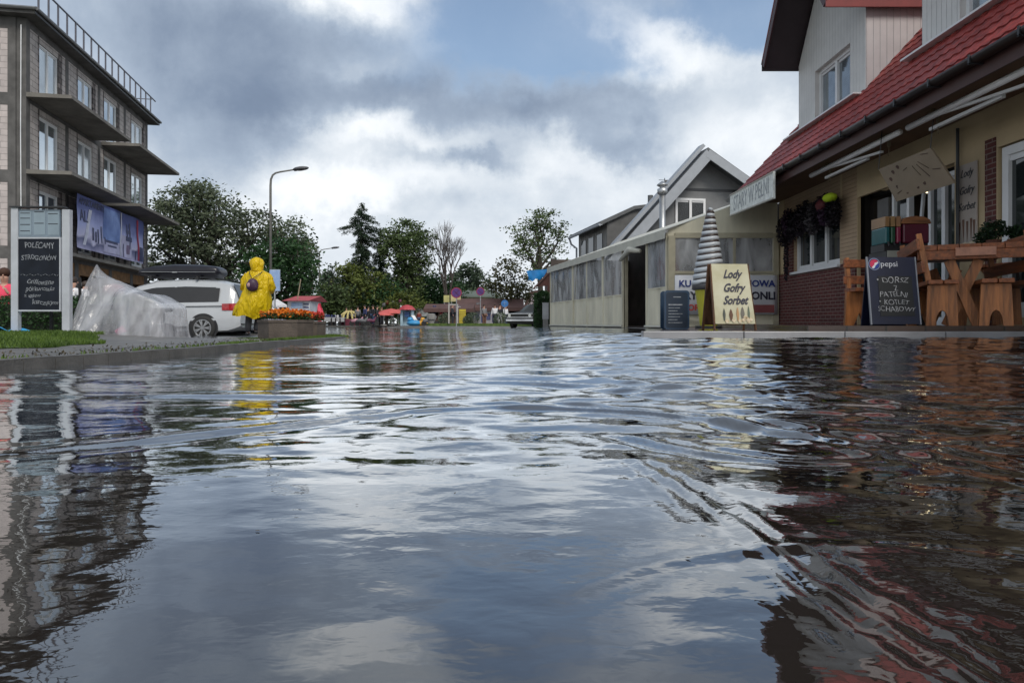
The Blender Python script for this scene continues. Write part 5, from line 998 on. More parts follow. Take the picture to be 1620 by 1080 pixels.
lamp('tall grey street lamp rising behind the yellow raincoat', 428, 36, 8.15, 1.75); lamp('smaller looking far street lamp beyond the planters', 505, 70, 7.75, 1.8)
def roundsign(label, px, py, Y, r, zbase, kind):
    x, _, z = at(px, py, Y); t = thing('road_sign', label, 'road sign', (x, Y, zbase)); a = MB(); a.tube([(0, .03, 0), (0, .03, z-zbase+r*.8)], .03, 8); a.build('post', STEEL, t)
    if kind == 'stop':
        a = MB(); a.lathe([(r, -.01), (r, .01)], 28, (0, 0, z-zbase), ax='y'); d = a.build('disc', mat('sign_dark_red', (.22, .02, .06), .5), t)
        a = MB(); a.lathe([(r*.80, -.014), (r*.80, -.011)], 28, (0, 0, z-zbase), ax='y'); a.build('disc_field', mat('sign_purple', (.07, .025, .16), .5), d)
        a = MB(); a.bar((-r*.55, -.018, z-zbase+r*.55), (r*.55, -.018, z-zbase-r*.55), .006, r*.16, up=(0, 1, 0)); a.bar((-r*.55, -.02, z-zbase-r*.55), (r*.55, -.02, z-zbase+r*.55), .006, r*.16, up=(0, 1, 0)) if px < 740 else None; a.build('slash', mat('sign_dark_red', (.22, .02, .06), .5), d)
    else:
        a = MB(); a.lathe([(r, -.01), (r, .01)], 28, (0, 0, z-zbase), ax='y'); d = a.build('disc', mat('sign_blue', (.03, .14, .38), .45), t); a = MB(); a.bar((-r*.5, -.016, z-zbase+r*.1), (r*.5, -.016, z-zbase+r*.1), .006, r*.2, up=(0, 1, 0)); a.bar((0, -.0162, z-zbase-r*.5), (0, -.0162, z-zbase+r*.5), .006, r*.16, up=(0, 1, 0)); a.build('symbol', WHITE, d)
roundsign('larger round purple no stopping sign with a crossed disc, left of the pair', 722, 463, 41, .32, .1, 'stop'); roundsign('smaller round purple no parking sign to the right of the crossed one', 760, 461, 50, .30, .1, 'stop'); roundsign('small round blue sign in front of the dark kiosk beside the old car', 798.5, 480, 46, .24, .12, 'blue')
# blue poster panel on its stand behind the walker
t = thing('street_poster', 'pale blue poster panel standing upright behind the right shoulder of the raincoat', 'panel', (at(434, 0, 24)[0], 24, -.1)); a = MB(); z0, z1 = H+51*24/F+.1, H+84*24/F+.1; a.box(-.16, .19, -.02, .02, z0, z1); a.build('panel', mat('poster_blue', ((.12, .24, .50), (.35, .45, .62)), .4, var=.1, vscale=1.5), t); a = MB(); a.box(-.17, .2, .021, .03, z0-.02, z1+.02); a.tube([(0, .05, 0), (0, .05, z0)], .03, 8); a.build('stand', STEEL, t)
# ================================================================ MENU SIGN on the lawn
mx0 = at(20, 0, 10.4)[0]; mx1 = at(112, 0, 10.4)[0]; mw = mx1-mx0; zb = H-14*10.4/F
sg = thing('menu_sign', 'tall white two post menu sign with a handwritten chalkboard on the left lawn', 'sign', ((mx0+mx1)/2, 10.4, zb-.01), R(0)); S = 10.4/F; zt = 197*S
PW = mat('painted_post', (.40, .42, .46), .5, var=.12, vscale=4)
for s, w_ in ((-1, 11), (1, 12)):
    a = MB(); c = s*(mw/2-5.5*S); a.box(c-w_/2*S, c+w_/2*S, -.04, .04, -.1, zt-(0 if s < 0 else 3*S)); a.build('post', PW, sg, bevel=.004)
a = MB(); a.box(-mw/2-.01, mw/2-8*S, -.06, .06, zt-.0, zt+.02); a.build('cap', DARKMETAL, sg)
bx0, bx1 = -mw/2+11*S, mw/2-16*S
a = MB(); a.box(bx0, bx1, -.025, .015, 36*S, 148*S); cbd = a.build('chalkboard', BOARD, sg)
a = MB(); a.box(bx0-.02, bx1+.02, -.034, .0, 33.5*S, 36*S); a.box(bx0-.02, bx1+.02, -.034, 0, 148*S, 150.5*S); a.box(bx1, bx1+.02, -.034, 0, 36*S, 148*S); a.build('frame', PW, cbd)
for tx, xx, zz, sz in (('POLECAMY', 33, 137, 12.5), ('STROGONÓW', 33, 118, 11)): lettering(tx, sz*S, CHALK2, cbd, lambda u, w, d, xx=xx, zz=zz: (bx0+xx*S+u, -.028-d, zz*S+w), wob=.22, sx=.74, rot=-.03)
for tx, xx, zz, sz in (('Grillowane', 34, 80, 11.5), ('pół kurczaka', 34, 69, 10.5), ('z sosem', 22, 58.5, 9.5), ('kurczącym', 42, 48, 11)): lettering(tx, sz*S, CHALK2, cbd, lambda u, w, d, xx=xx, zz=zz: (bx0+xx*S+u, -.028-d, zz*S+w), wob=.25, shear=.25, sx=.85)
a = MB(); 
for i in range(14): a.bar((bx0+(4+i*4.4)*S, -.029, (91+1.2*math.sin(i*2.3))*S), (bx0+(6.6+i*4.4)*S, -.029, (91+1.2*math.sin(i*2.3+1.5))*S), .004, .012, up=(0, 1, 0))
a.build('chalk_line', CHALK2, cbd)
a = MB(); a.box(bx0, bx1, -.02, .015, 151*S, 194*S); pn = a.build('menu_case', mat('case_blue_grey', (.16, .21, .26), .25, var=.12), sg)
a = MB()
for c in range(3):
    x0 = bx0+(2+c*22)*S; a.box(x0, x0+18*S, -.024, -.021, 154*S, 191*S)
a.build('menu_sheet', mat('menu_sheet_grey', (.21, .27, .32), .35, var=.1), pn)
a = MB()
for c in range(3):
    x0 = bx0+(2+c*22)*S
    for k, zz in enumerate(((188, 180, 170, 160), (190, 172), (187, 171))[c]): a.box(x0+1*S, x0+16*S, -.027, -.0245, zz*S, (zz+1.1)*S)
a.build('menu_lines', mat('ink', (.03, .035, .045), .7), pn)
# garden chair behind the sign, blue sheet on the lawn
t = thing('garden_chair', 'black slatted garden chair standing behind the right post of the menu sign', 'chair', (at(104, 0, 11.6)[0], 11.6, .13), R(-60)); a = MB(); a.box(-.22, .22, -.22, .22, .40, .44); a.build('seat', BLACK, t)
for x_ in (-.2, .2):
    for y_ in (-.2, .2): a = MB(); a.bar((x_, y_, 0), (x_, y_, .40 if y_ < 0 else .95), .03, .03); a.build('leg', BLACK, t)
a = MB(); [a.box(-.2, .2, .2, .22, .55+.13*k, .62+.13*k) for k in range(3)]; a.build('backrest', BLACK, t)
t = MB(); t.grid(lambda u, v: (u, v, .05+.05*math.sin(u*9)+.04*math.sin(v*11+u*5)), [i*.08 for i in range(8)], [i*.07 for i in range(8)]); o = t.build('blue_sheet', mat('blue_plastic', (.02, .30, .60), .35), None, smooth=True); o.location = (at(-18, 0, 10.2)[0], 10.0, .15); tag(o, 'crumpled bright blue plastic sheet lying on the left lawn', 'sheet')
# ================================================================ SCOOTER UNDER A CLEAR SHEET
Ys = 10.8; kx_ = Ys/F; ox = at(125, 0, Ys)[0]; gz = H-27*kx_
t = thing('covered_ride', 'small dark mobility scooter with pink trim standing under the clear plastic sheet', 'scooter', (ox, Ys, gz)); DKR = mat('ride_dark', (.02, .022, .027), .35)
a = MB(); a.tube([(.08, .1, .62), (.5, .1, .60), (.75, .1, .58), (.86, .1, .50), (.90, .1, .38), (.88, .1, .25)], [.03, .06, .065, .06, .045, .03], 10); a.box(.1, 1.3, -.12, .3, .16, .28); a.map(lambda v: Vector((v.x, v.y, v.z*.86))); a.build('body', DKR, t, smooth=False)
for x_ in (.28, 1.2):
    for y_ in (-.16, .34): a = MB(); a.lathe([(.13, -.04), (.13, .04)], 16, (x_, y_, .13), ax='y'); a.build('wheel', RUBBER, t)
a = MB(); a.tube([(.72, -.22, .12), (.80, -.22, .18), (.82, -.22, .12)], .05, 8); a.build('pink_trim', mat('magenta_plastic', (.35, .02, .10), .4), t)
a = MB(); a.tube([(.30, .1, .5), (.25, .09, 1.09)], .02, 8); a.tube([(.27, -.06, .98), (.27, .22, .98)], .02, 8); a.build('handlebar', STEEL, t); a = MB(); a.box(1.0, 1.36, -.04, .24, .44, .50); a.box(1.1, 1.25, .02, .2, .26, .44); a.build('seat', mat('seat_grey', (.10, .10, .11), .6), t, bevel=.03)
a = MB(); a.ell((.52, .05, .78), (.18, .10, .10), 10, 8); a.build('bag', mat('dull_pink', (.25, .10, .12), .7), t, smooth=True)
t = thing('plastic_sheet', 'milky clear plastic sheet draped in folds over the small scooter', 'sheet', (ox, Ys, gz))
prof = [(-.06, .05), (-.01, .30), (.06, .62), (.13, .90), (.20, 1.08), (.245, 1.165), (.30, 1.12), (.42, 1.01), (.55, .92), (.68, .87), (.78, .86), (.90, .80), (1.02, .74), (1.15, .72), (1.28, .66), (1.40, .60), (1.48, .56), (1.545, .50), (1.565, .25), (1.60, .02)]
def sheet(u, v):
    """u 0..1 along the ridge, v -1 (front hem) .. 0 ridge .. 1 (rear hem)"""
    f = u*(len(prof)-1); i = min(int(f), len(prof)-2); r = f-i; x = prof[i][0]*(1-r)+prof[i+1][0]*r; z = prof[i][1]*(1-r)+prof[i+1][1]*r
    av = abs(v); sg_ = -1 if v < 0 else 1; w = .44+.10*math.sin(math.pi*u); y = .08+sg_*w*av**.8*(1 if sg_ < 0 else .9); zz = z*(1-av**2.2)+.012
    pk = math.exp(-((u-.27)/.10)**2)*.5; zz = z*(1-av**(1.4-pk*.6)) if av < 1 else .0
    fold = .030*av*math.sin(26*u+5*av+2*math.sin(u*9))+.018*av*math.sin(57*u-8*av)+.012*math.sin(90*u+20*av)*av
    y += sg_*fold; x += .02*math.sin(9*av+14*u)*av; zz += .018*math.sin(31*u+11*av)*(1-av)+.012
    if u > .45:
        q_ = min(1, (u-.45)/.2); zz = zz*(1-q_)+q_*(z*(1-max(0, av-.38)**1.1/.62**1.1 if av > .38 else 1)-.05*(1-abs(av-.2)*2)*0); y = y*(1-q_)+q_*(.08+sg_*(w*min(1, av/.38)*.86+w*.14*max(0, (av-.38)/.62))+sg_*fold*.7)
    if .45 < av: x += (.72-x)*.05*math.exp(-((x-.8)/.3)**2)
    return (x*.94, y, max(.006, zz))
a = MB(); a.grid(sheet, [i/130 for i in range(131)], [-1+j/30 for j in range(61)]); a.jitter(.012, 5); a.build('sheet', filmmat('milky_sheet', (.50, .51, .55), .46, .16, 7, .8), t, smooth=True)
# ================================================================ PLANTERS
PLM = mat('planter_concrete', (.080, .064, .052), .8, var=.3, vscale=5, bump=.5, bscale=40)
def planter(px, Y, r, h, zb, fl, label, nfl, ang):
    t = thing('flower_planter', label, 'planter', (at(px, 0, Y)[0], Y, zb), R(ang), 'hexagonal concrete planters'); a = MB(); a.lathe([(r*.97, 0), (r, .03), (r, h-.05), (r*1.03, h-.05), (r*1.03, h), (r*.88, h), (r*.88, h-.06), (.01, h-.06)], 6); a.build('tub', PLM, t)
    n = 2600; th = RNG.uniform(0, 6.28, n); rr = np.sqrt(RNG.uniform(0, 1, n))*r*.92; z = h+.02+RNG.uniform(0, .14, n)*(1-.35*(rr/r)**2); P_ = np.stack([rr*np.cos(th), rr*np.sin(th), z], 1); leaves('foliage', P_, .026, DARKG, t)
    n = nfl; th = RNG.uniform(0, 6.28, n); rr = np.sqrt(RNG.uniform(0, 1, n))*r*.95; z = h+.06+RNG.uniform(0, .15, n)*(1-.3*(rr/r)**2); P_ = np.stack([rr*np.cos(th), rr*np.sin(th), z], 1); P_ = np.repeat(P_, 5, 0)+RNG.normal(size=(n*5, 3))*.014; leaves('blossoms', P_, .022, fl, t, asp=.9)
ORF = leafmat('orange_flower', (.55, .09, .01), (.75, .25, .02), 3, .15); RDF = leafmat('red_flower', (.40, .03, .02), (.65, .09, .05), 3, .15)
planter(452, 13.9, .53, .39, -.005, ORF, 'hexagonal concrete planter full of orange flowers, nearer the yellow raincoat', 330, 12); planter(483, 14.8, .42, .37, -.01, RDF, 'smaller looking hexagonal concrete planter with red and orange flowers, to the right', 300, 20)
# ================================================================ ICE CREAM, A-BOARDS
ZT = .237
ic = thing('ice_cream_figure', 'giant model soft ice cream swirl in a yellow green cone beside the tent', 'figure', (at(1121, 0, 10.6)[0], 10.6, ZT)); s10 = 10.6/F
a = MB(); a.lathe([(.10, 0), (.13, .05), (.16, .3), (.205, .60), (.21, .66), (.19, .67)], 24); a.build('cone', mat('lime_wafer', (.40, .38, .02), .45, var=.1), ic, smooth=False)
sw = MB(); n = 24; turns = 12.5; K = int(turns*18); pts = []; rs = []
for i in range(K+1):
    f_ = i/K; th = -2*math.pi*turns*f_; rad = .195*(1-f_)**.85+.012; z = .70+1.14*f_; pts.append((rad*math.cos(th), rad*math.sin(th), z)); rs.append(.040*(1-f_)**.3+.008)
sw.tube(pts, rs, 10); a = MB(); a.tube([(p_[0]*.93, p_[1]*.93, p_[2]+.045) for p_ in pts[:-12]], [r_*.85 for r_ in rs[:-12]], 8); a.map(lambda v: Vector((v.x+.03*(v.z-1), v.y, v.z+.22*v.x*(1 if v.z > .7 else 0)))); a.build('groove_shade', mat('groove_shade_brown', (.045, .032, .028), .4), ic, smooth=True); a = MB(); a.lathe([(.205, .66), (.19, .8), (.125, 1.3), (.03, 1.8)], 16); a.build('swirl_core', mat('swirl_shadow_brown', (.10, .085, .08), .5), ic, smooth=True); sw.map(lambda v: Vector((v.x+.03*(v.z-1), v.y, v.z+.22*v.x*(1 if v.z > .7 else 0)))); sw.build('swirl', mat('swirl_white', (.42, .45, .48), .35, var=.1), ic, smooth=True)  # dark coil and core put the shade between the ridges into the colour
a = MB(); a.lathe([(.225, .585), (.25, .60), (.24, .70), (.2, .72)], 24); a.build('collar', mat('choc_collar', (.05, .05, .055), .4), ic, smooth=True)
a = MB(); a.lathe([(.20, 0), (.20, .04), (.02, .05)], 20); a.build('base', BLACK, ic)
# Lody / Gofry / Sorbet board
Y1 = 8.2; k1 = Y1/F; ab = thing('ice_cream_board', 'cream A-board reading Lody Gofry Sorbet in front of the giant ice cream', 'sandwich board', (at(1165, 0, Y1)[0], Y1, ZT), R(4))
W_ = 62*k1; Hh = 96*k1; lean = .12; zl = 10*k1
def PA(u, z, d): return (u+(z)*-.09*0, (lean*(z/.75))-d, z)
a = MB(); x0a, x1a = -W_/2, W_/2
a.prism([(x0a-.02, 0, zl), (x1a-.0, 0, zl), (x1a-.05, lean, zl+Hh), (x0a-.03, lean, zl+Hh)], (0, .012, 0)); fp = a.build('front_panel', mat('cream_print', ((.40, .37, .22), (.50, .49, .38)), .4, var=.1, vscale=2), ab)
a = MB(); a.bar((x0a-.028, .012, 0), (x0a-.038, lean+.014, zl+Hh), .014, .03); a.build('frame_leg', woodmat('brown_wood', (.10, .045, .02), 2), ab); a = MB(); a.bar((x1a+.006, .012, 0), (x1a-.044, lean+.014, zl+Hh), .012, .03); a.build('frame_leg', woodmat('brown_wood', (.10, .045, .02), 2), ab)
a = MB(); a.prism([(x0a-.04, .36, .06), (x1a, .36, .06), (x1a-.05, .16, zl+Hh), (x0a-.04, .16, zl+Hh)], (0, .012, 0)); a.bar((x0a-.04, .38, 0), (x0a-.05, .15, zl+Hh), .025, .03); a.bar((x1a+.01, .38, 0), (x1a-.04, .15, zl+Hh), .025, .03); a.build('rear_panel', woodmat('brown_wood', (.10, .045, .02), 2), ab)
def PAt(x0, z0): return lambda u, w, d: (x0+u, lean*((z0+w-zl)/Hh)-.006-d, z0+w)
for tx, xx, zz in (('Lody', -.02, 79), ('Gofry', -.012, 57), ('Sorbet', .0, 37)): lettering(tx, 18.5*k1, BLK, fp, PAt(xx, zl+zz*k1), shear=.42, bold=.0035, sx=.78)
CREAMS = [((.05, .06, .05), -19, 20, 5), ((.09, .035, .015), -8, 19, 7), ((.38, .22, .10), 3, 22, 5), ((.12, .11, .09), 11, 23, 7), ((.09, .12, .08), 21, 24, 4)]
for c, xx, hh, ww in CREAMS:
    a = MB(); a.add([PAt(0, 0)(xx*k1+dx*ww*k1*.5, zl+(5+dz*hh)*k1, .002) for dx, dz in ((-.9, .5), (-.35, 0), (.35, 0), (.9, .5), (.5, .8), (0, 1), (-.5, .8))], [(0, 1, 2, 3, 4, 5, 6)]); a.build('printed_cone', mat('cone_%d' % abs(xx), c, .5), fp)
a = MB()
for q_, (xx, zz) in enumerate(((-15, 4), (-4, 5), (6, 4), (12, 6), (18, 8), (24, 7), (20, 4), (15, 10))): a.add([PAt(0, 0)(xx*k1+3*k1*math.cos(j)*(1+.3*math.sin(3*j)), zl+(zz+3*math.sin(j))*k1, .003) for j in [2*math.pi*m_/9 for m_ in range(9)]], [tuple(range(9))])
a.build('fruit_print', mat('fruit_print', ((.45, .28, .08), (.55, .5, .4)), .5, var=.3, vscale=30), fp)
# dark blue board by the tent
Y2 = 8.9; k2 = Y2/F; t = thing('blue_menu_board', 'small dark blue round cornered menu board standing at the tent front corner', 'sandwich board', (at(1071, 0, Y2)[0], Y2, ZT-.0), R(3)); w2 = 20*k2; h2 = 62*k2
def rrect(w, h, r, z0, y, n=5): 
    o = []
    for cx_, cz_, a0 in ((w-r, z0+r, -90), (w-r, z0+h-r, 0), (-w+r, z0+h-r, 90), (-w+r, z0+r, 180)):
        for i in range(n): th = R(a0+90*i/(n-1)); o.append((cx_+r*math.cos(th), y, cz_+r*math.sin(th)))
    return o
a = MB(); a.prism(rrect(w2, h2, .04, 0, 0), (0, .03, 0)); p = a.build('panel', mat('board_navy', (.02, .045, .085), .4, var=.3), t); a = MB(); a.prism(rrect(w2*.86, h2*.9, .03, h2*.05, -.004), (0, .003, 0)); f2 = a.build('writing_field', mat('board_inner', (.008, .018, .035), .4), p); a = MB(); a.prism(rrect(w2*.95, h2, .04, 0, .22), (0, .02, 0)); a.build('rear_panel', mat('board_navy', (.02, .045, .085), .4, var=.3), t)
a = MB()
for i in range(7): z = h2*(.62-.075*i); L_ = w2*(.7-.12*(i % 3)); a.box(-w2*.7, -w2*.7+2*L_*.8, -.007, -.005, z, z+.008 if i else z+.014)
a.box(-w2*.3, w2*.3, -.007, -.005, h2*.82, h2*.84); a.build('chalk_line', CHALK2, f2)
# soft drink chalkboard
Y3 = 7.18; k3 = Y3/F; ZD = .293; pb = thing('cola_chalkboard', 'dark blue chalkboard listing DORSZ Z PATELNI, standing before the picnic table', 'sandwich board', (at(1418, 0, Y3)[0], Y3, ZD), R(2)); w3, h3 = 39*k3, 110*k3; lean = .10
def PP(u, z, d): return (u, lean*z/h3-d, z)
a = MB(); a.prism([PP(-w3, .015, 0), PP(w3, .015, 0), PP(w3*.98, h3, 0), PP(-w3, h3, 0)], (0, .015, 0)); pf = a.build('panel', mat('cola_blue', (.003, .006, .026), .45, var=.3), pb)
a = MB(); a.prism([PP(-w3*.62, .10, .004), PP(w3*.80, .10, .004), PP(w3*.80, h3*.72, .004), PP(-w3*.62, h3*.72, .004)], (0, .003, 0)); a.build('writing_field', mat('board_black', (.005, .006, .008), .5), pf)
a = MB(); a.prism([(-w3*.8, .30, .0), (w3, .30, 0), (w3, .12, h3), (-w3*.95, .12, h3)], (0, .015, 0)); a.build('rear_panel', mat('cola_blue', (.003, .006, .026), .45, var=.3), pb)
for s_e in (-1, 1): a = MB(); a.bar(PP(s_e*(w3+.005), .01, -.005), PP(s_e*(w3+.003), h3, -.005), .012, .02); a.build('edge', mat('board_edge', (.20, .21, .24), .4), pf)
def disc(cx_, cz_, r, a0, a1, d, m, nm, n=20, chord=None):
    pts = [PP(cx_+r*math.cos(R(a0+(a1-a0)*i/n)), cz_+r*math.sin(R(a0+(a1-a0)*i/n)), d) for i in range(n+(0 if a1-a0 >= 360 else 1))]
    if chord: pts += [PP(cx_+u*r, cz_+v*r, d) for u, v in chord]
    q = MB(); q.poly(pts); return q.build(nm, m, pf)
lx_, lz2 = -w3+11*k3, h3-11.5*k3; LW = mat('logo_white', (.55, .56, .60), .4); LR = mat('logo_red', (.42, .02, .07), .4); LB = mat('logo_blue', (.01, .04, .25), .4)
q = MB(); n = 28
ro_, ri_ = 9.6*k3, 8.6*k3; q.add([PP(lx_+r_*math.cos(2*math.pi*i/n), lz2+r_*math.sin(2*math.pi*i/n), .003) for r_ in (ro_, ri_) for i in range(n)], [(i, (i+1) % n, n+(i+1) % n, n+i) for i in range(n)]); q.build('logo_ring', mat('logo_ring', (.20, .24, .38), .4), pf)
disc(lx_, lz2, 7.4*k3, 0, 360, .004, LW, 'logo_disc'); disc(lx_, lz2, 7.4*k3, 35, 230, .0055, LR, 'logo_red', chord=[(-.35, -.45), (-.05, -.15), (.05, .25), (.45, .35)]); disc(lx_, lz2, 7.4*k3, 255, 378, .0058, LB, 'logo_blue', chord=[(.60, .0), (.2, -.35), (.05, -.75)])
lettering('pepsi', 13*k3, LW, pf, lambda u, w, d: PP(-w3+35*k3+u, h3-11.5*k3+w, .004+d), sx=1.05, bold=-.0005)
for tx, xx, zz, sz in (('• DORSZ', 38, 72, 13.5), ('Z', 42, 59.5, 11), ('PATELNI', 38, 49.5, 12), ('• KOTLET', 38, 37, 11), ('SCHABOWY', 41, 26, 11)): lettering(tx, sz*k3, CHALK2 if 0 else mat('chalk_grey', (.30, .30, .31), .9, var=.4, vscale=80), pf, lambda u, w, d, xx=xx, zz=zz: PP(-w3+xx*k3+u, zz*k3+w, .008+d), wob=.2, sx=1.0, bold=-.001)
a = MB(); [a.ell((-w3+x_*k3*2, -.12, .0+.01), (.035, .03, .025), 8, 6) for x_ in (6, 14, 24, 36)]; 
# ================================================================ PICNIC FURNITURE
WD = woodmat('varnished_wood', (.20, .060, .018), 1); WDL = woodmat('leg_wood', (.29, .105, .030), 2); WDE = mat('end_grain', (.34, .15, .09), .5, var=.25, vscale=15)
def notch_leg(a, y, w=.28, h=.43, nb=.10):
    pts = [(-w*.46, y, h), (w*.46, y, h), (w*.53, y, 0), (nb*.62, y, 0), (nb*.50, y, h*.22), (nb*.28, y, h*.34), (0, y, h*.38), (-nb*.28, y, h*.34), (-nb*.50, y, h*.22), (-nb*.62, y, 0), (-w*.53, y, 0)]
    a.prism(pts, (0, .045, 0))
def bench(label, x, y, z, rz, L_=1.5, back=None, seat_w=.28):
    t = thing('wooden_bench', label, 'bench', (x, y, z), R(rz), 'varnished picnic benches')
    a = MB(); a.box(-seat_w/2, -.005, -.04, L_, .435, .48); a.box(.005, seat_w/2, -.04, L_, .435, .48); a.build('seat', WD, t, bevel=.006)
    for yy in (.05, L_-.12): a = MB(); notch_leg(a, yy); a.build('leg', WDL, t)
    if back:
        s = back
        for yy in (.06, L_-.14): a = MB(); a.bar((s*seat_w*.42, yy, .44), (s*(seat_w*.42+.10), yy, .98), .05, .045, up=(0, 1, 0)); a.build('back_support', WDL, t)
        for zz in (.62, .86): f_ = (zz-.44)/.54; a = MB(); c = s*(seat_w*.42+.10*f_+.035); a.obox((c, L_/2, zz), (.035, L_+.04, .12), (0, s*.18, 0)); a.build('backrest_board', WD, t, bevel=.006)
    return t
def backbench(label, x, y, z, rz, L_):      # long axis across, backrest on the far side
    t = thing('wooden_bench', label, 'bench', (x, y, z), R(rz), 'varnished picnic benches')
    a = MB(); a.box(-L_/2, L_/2, -.14, -.005, .40, .445); a.box(-L_/2, L_/2, .005, .14, .40, .445); a.build('seat', WD, t, bevel=.006)
    for s in (-1, 1): a = MB(); a.prism([(s*L_/2*.78-.15, -.02, .40), (s*L_/2*.78+.15, -.02, .40), (s*L_/2*.78+.17, -.02, 0), (s*L_/2*.78+.07, -.02, 0), (s*L_/2*.78, -.02, .15), (s*L_/2*.78-.07, -.02, 0), (s*L_/2*.78-.17, -.02, 0)], (0, .045, 0)); a.build('leg', WDL, t)
    for s in (-1, 1): a = MB(); a.bar((s*L_/2*.78-.05, .14, .42), (s*L_/2*.78-.05, .2, .82), .05, .045); a.build('back_support', WDL, t)
    for zz in (.50, .70): a = MB(); a.box(-L_/2, L_/2, .14, .175, zz, zz+.10); a.build('backrest_board', WD, t, bevel=.006)
XB = lambda px, Y: at(px, 0, Y)[0]
backbench('varnished bench with a two board backrest just left of the chalkboard', XB(1408, 8.3)+.0, 8.3, ZD, 0, .96)
bench('varnished bench with notched leg panels and backrest, just right of the chalkboard', XB(1492, 7.3), 7.3, ZD, -22, 1.4, back=-1)
bench('varnished backless bench with notched legs in front of the crossed table legs', XB(1578, 7.05), 7.05, ZD, -24, 1.4)
bench('varnished bench with backrest cut off by the right edge', XB(1672, 6.95)+.0, 6.98, ZD+.005, -18, 1.4, back=-1)
t = thing('picnic_table', 'varnished wooden picnic table on crossed legs carrying potted plants', 'table', (XB(1524, 7.35)+.02, 7.35, ZD), R(-25)); TW = .38
for k in range(5): a = MB(); a.box(-.46+k*.20+.003, -.26+k*.20-.003, -.06, 1.7, .80, .86); a.build('top_board', WD, t, bevel=.005)
a = MB(); a.box(-.44, .52, -.06, -.02, .70, .797); a.build('apron', WD, t, bevel=.004); a = MB(); a.box(-.10, .26, -.10, -.062, .73, .82); a.build('end_board', WDE, t, bevel=.004)
for yy in (.05, 1.5):
    for (xa, xb) in ((-.14, .12), (.14, -.16)): a = MB(); a.bar((xa, yy+(.05 if xa > 0 else 0), .70), (xb, yy+(.05 if xa > 0 else 0), .0), .10, .04, up=(0, 1, 0)); a.build('crossed_leg', WDL, t)
a = MB(); a.bar((0, .06, .33), (0, 1.5, .33), .05, .08); a.build('stretcher', WD, t)
t = thing('picnic_table', 'second varnished picnic table further back near the house wall', 'table', (XB(1600, 8.6), 8.7, ZD+.0), R(-60))
for k in range(4): a = MB(); a.box(-.40+k*.20+.003, -.20+k*.20-.003, -.06, 1.5, .735, .78); a.build('top_board', WD, t, bevel=.005)
for yy in (.05, 1.3):
    for (xa, xb) in ((-.3, .3), (.3, -.3)): a = MB(); a.bar((xa, yy+(.03 if xa > 0 else 0), .73), (xb, yy+(.03 if xa > 0 else 0), .0), .028, .09, up=(0, 1, 0)); a.build('crossed_leg', WDL, t)
def pot(label, px, py, Y, r, n, m):
    x, _, z = at(px, py, Y); t = thing('potted_plant', label, 'plant', (x, Y, z)); a = MB(); a.lathe([(.05, 0), (.075, .1), (.08, .11), (.065, .11), (.01, .09)], 14); a.build('pot', mat('clay_pot', (.10, .04, .025), .8), t, smooth=False)
    a = MB(); [a.tube([(0, 0, .08), (math.cos(j)*r*.3, math.sin(j)*r*.3, .2), (math.cos(j)*r*.7, math.sin(j)*r*.7, .26)], .004, 4) for j in range(6)]; a.build('stems', DARKG, t)
    C = RNG.normal(size=(n, 3)); C /= np.linalg.norm(C, axis=1)[:, None]; C = C*np.array([r, r, r*.8])*RNG.uniform(.4, 1, n)[:, None]+np.array([0, 0, .12+r*.7]); leaves('foliage', C, .02, m, t)
GP = leafmat('pot_leaf', (.006, .018, .008), (.02, .045, .015), 4)
zt_ = ZD+.86; yt = lambda Y: 511-(zt_-H)*F/Y
pot('bushy potted plant on the picnic table, the larger of the pair', 1572, yt(7.9), 7.9, .15, 700, GP); pot('small potted plant on the picnic table at the right edge, beside the larger', 1606, yt(7.8), 7.8, .10, 350, GP); pot('low potted plant on the table near the striped ice cream poster', 1556, yt(8.4), 8.4, .11, 350, GP)
# slush machine on its counter
t = thing('serving_counter', 'pale serving counter behind the dark blue chalkboard', 'counter', (XB(1420, 9.4), 9.4, ZD)); a = MB(); a.box(-.26, .28, -.2, .25, 0, .98); a.build('cabinet', mat('counter_dark', (.03, .03, .03), .6), t); a = MB(); a.box(-.25, .03, -.215, -.2, .84, .985); a.build('notice', mat('pale_notice', (.28, .28, .24), .6), t)
t = thing('slush_machine', 'slush drink machine with teal, green and pink tanks standing on the counter', 'drinks machine', (XB(1420, 9.4), 9.4, ZD+.985)); 
for i, c in enumerate(((.008, .09, .10), (.012, .07, .035), (.22, .02, .055))):
    a = MB(); a.box(-.255+i*.075, -.195+i*.075, -.17, .2, .10, .32); tk = a.build('tank', mat('slush_%d' % i, c, .2), t, bevel=.015); a = MB(); a.box(-.252+i*.075, -.198+i*.075, -.16, .2, .325, .46); a.build('lid', mat('slush_lid_%d' % i, ((.25, .14, .06), (.3, .18, .08), (.3, .16, .08))[i], .3), tk); a = MB(); a.tube([(-.225+i*.075, -.18, .12), (-.225+i*.075, -.21, .06)], .012, 6); a.build('tap', BLACK, tk)
a = MB(); a.box(-.26, .30, -.15, .2, 0, .095); a.build('base', BLACK, t); a = MB(); a.box(-.02, .33, -.17, .2, .10, .36); a.build('red_tank', mat('slush_red', (.08, .006, .02), .3), t, bevel=.02); a = MB(); a.lathe([(.2, -.16), (.2, .18)], 20, (.155, .36, 0), ax='y', sx=.95, sy=.55) if 0 else a.prism([(-.04, -.16, .365), (-.02, -.16, .42), (.06, -.16, .455), (.16, -.16, .465), (.26, -.16, .455), (.34, -.16, .42), (.36, -.16, .365)], (0, .34, 0)); a.build('wood_lid', woodmat('lid_wood', (.20, .08, .03), 0), t)
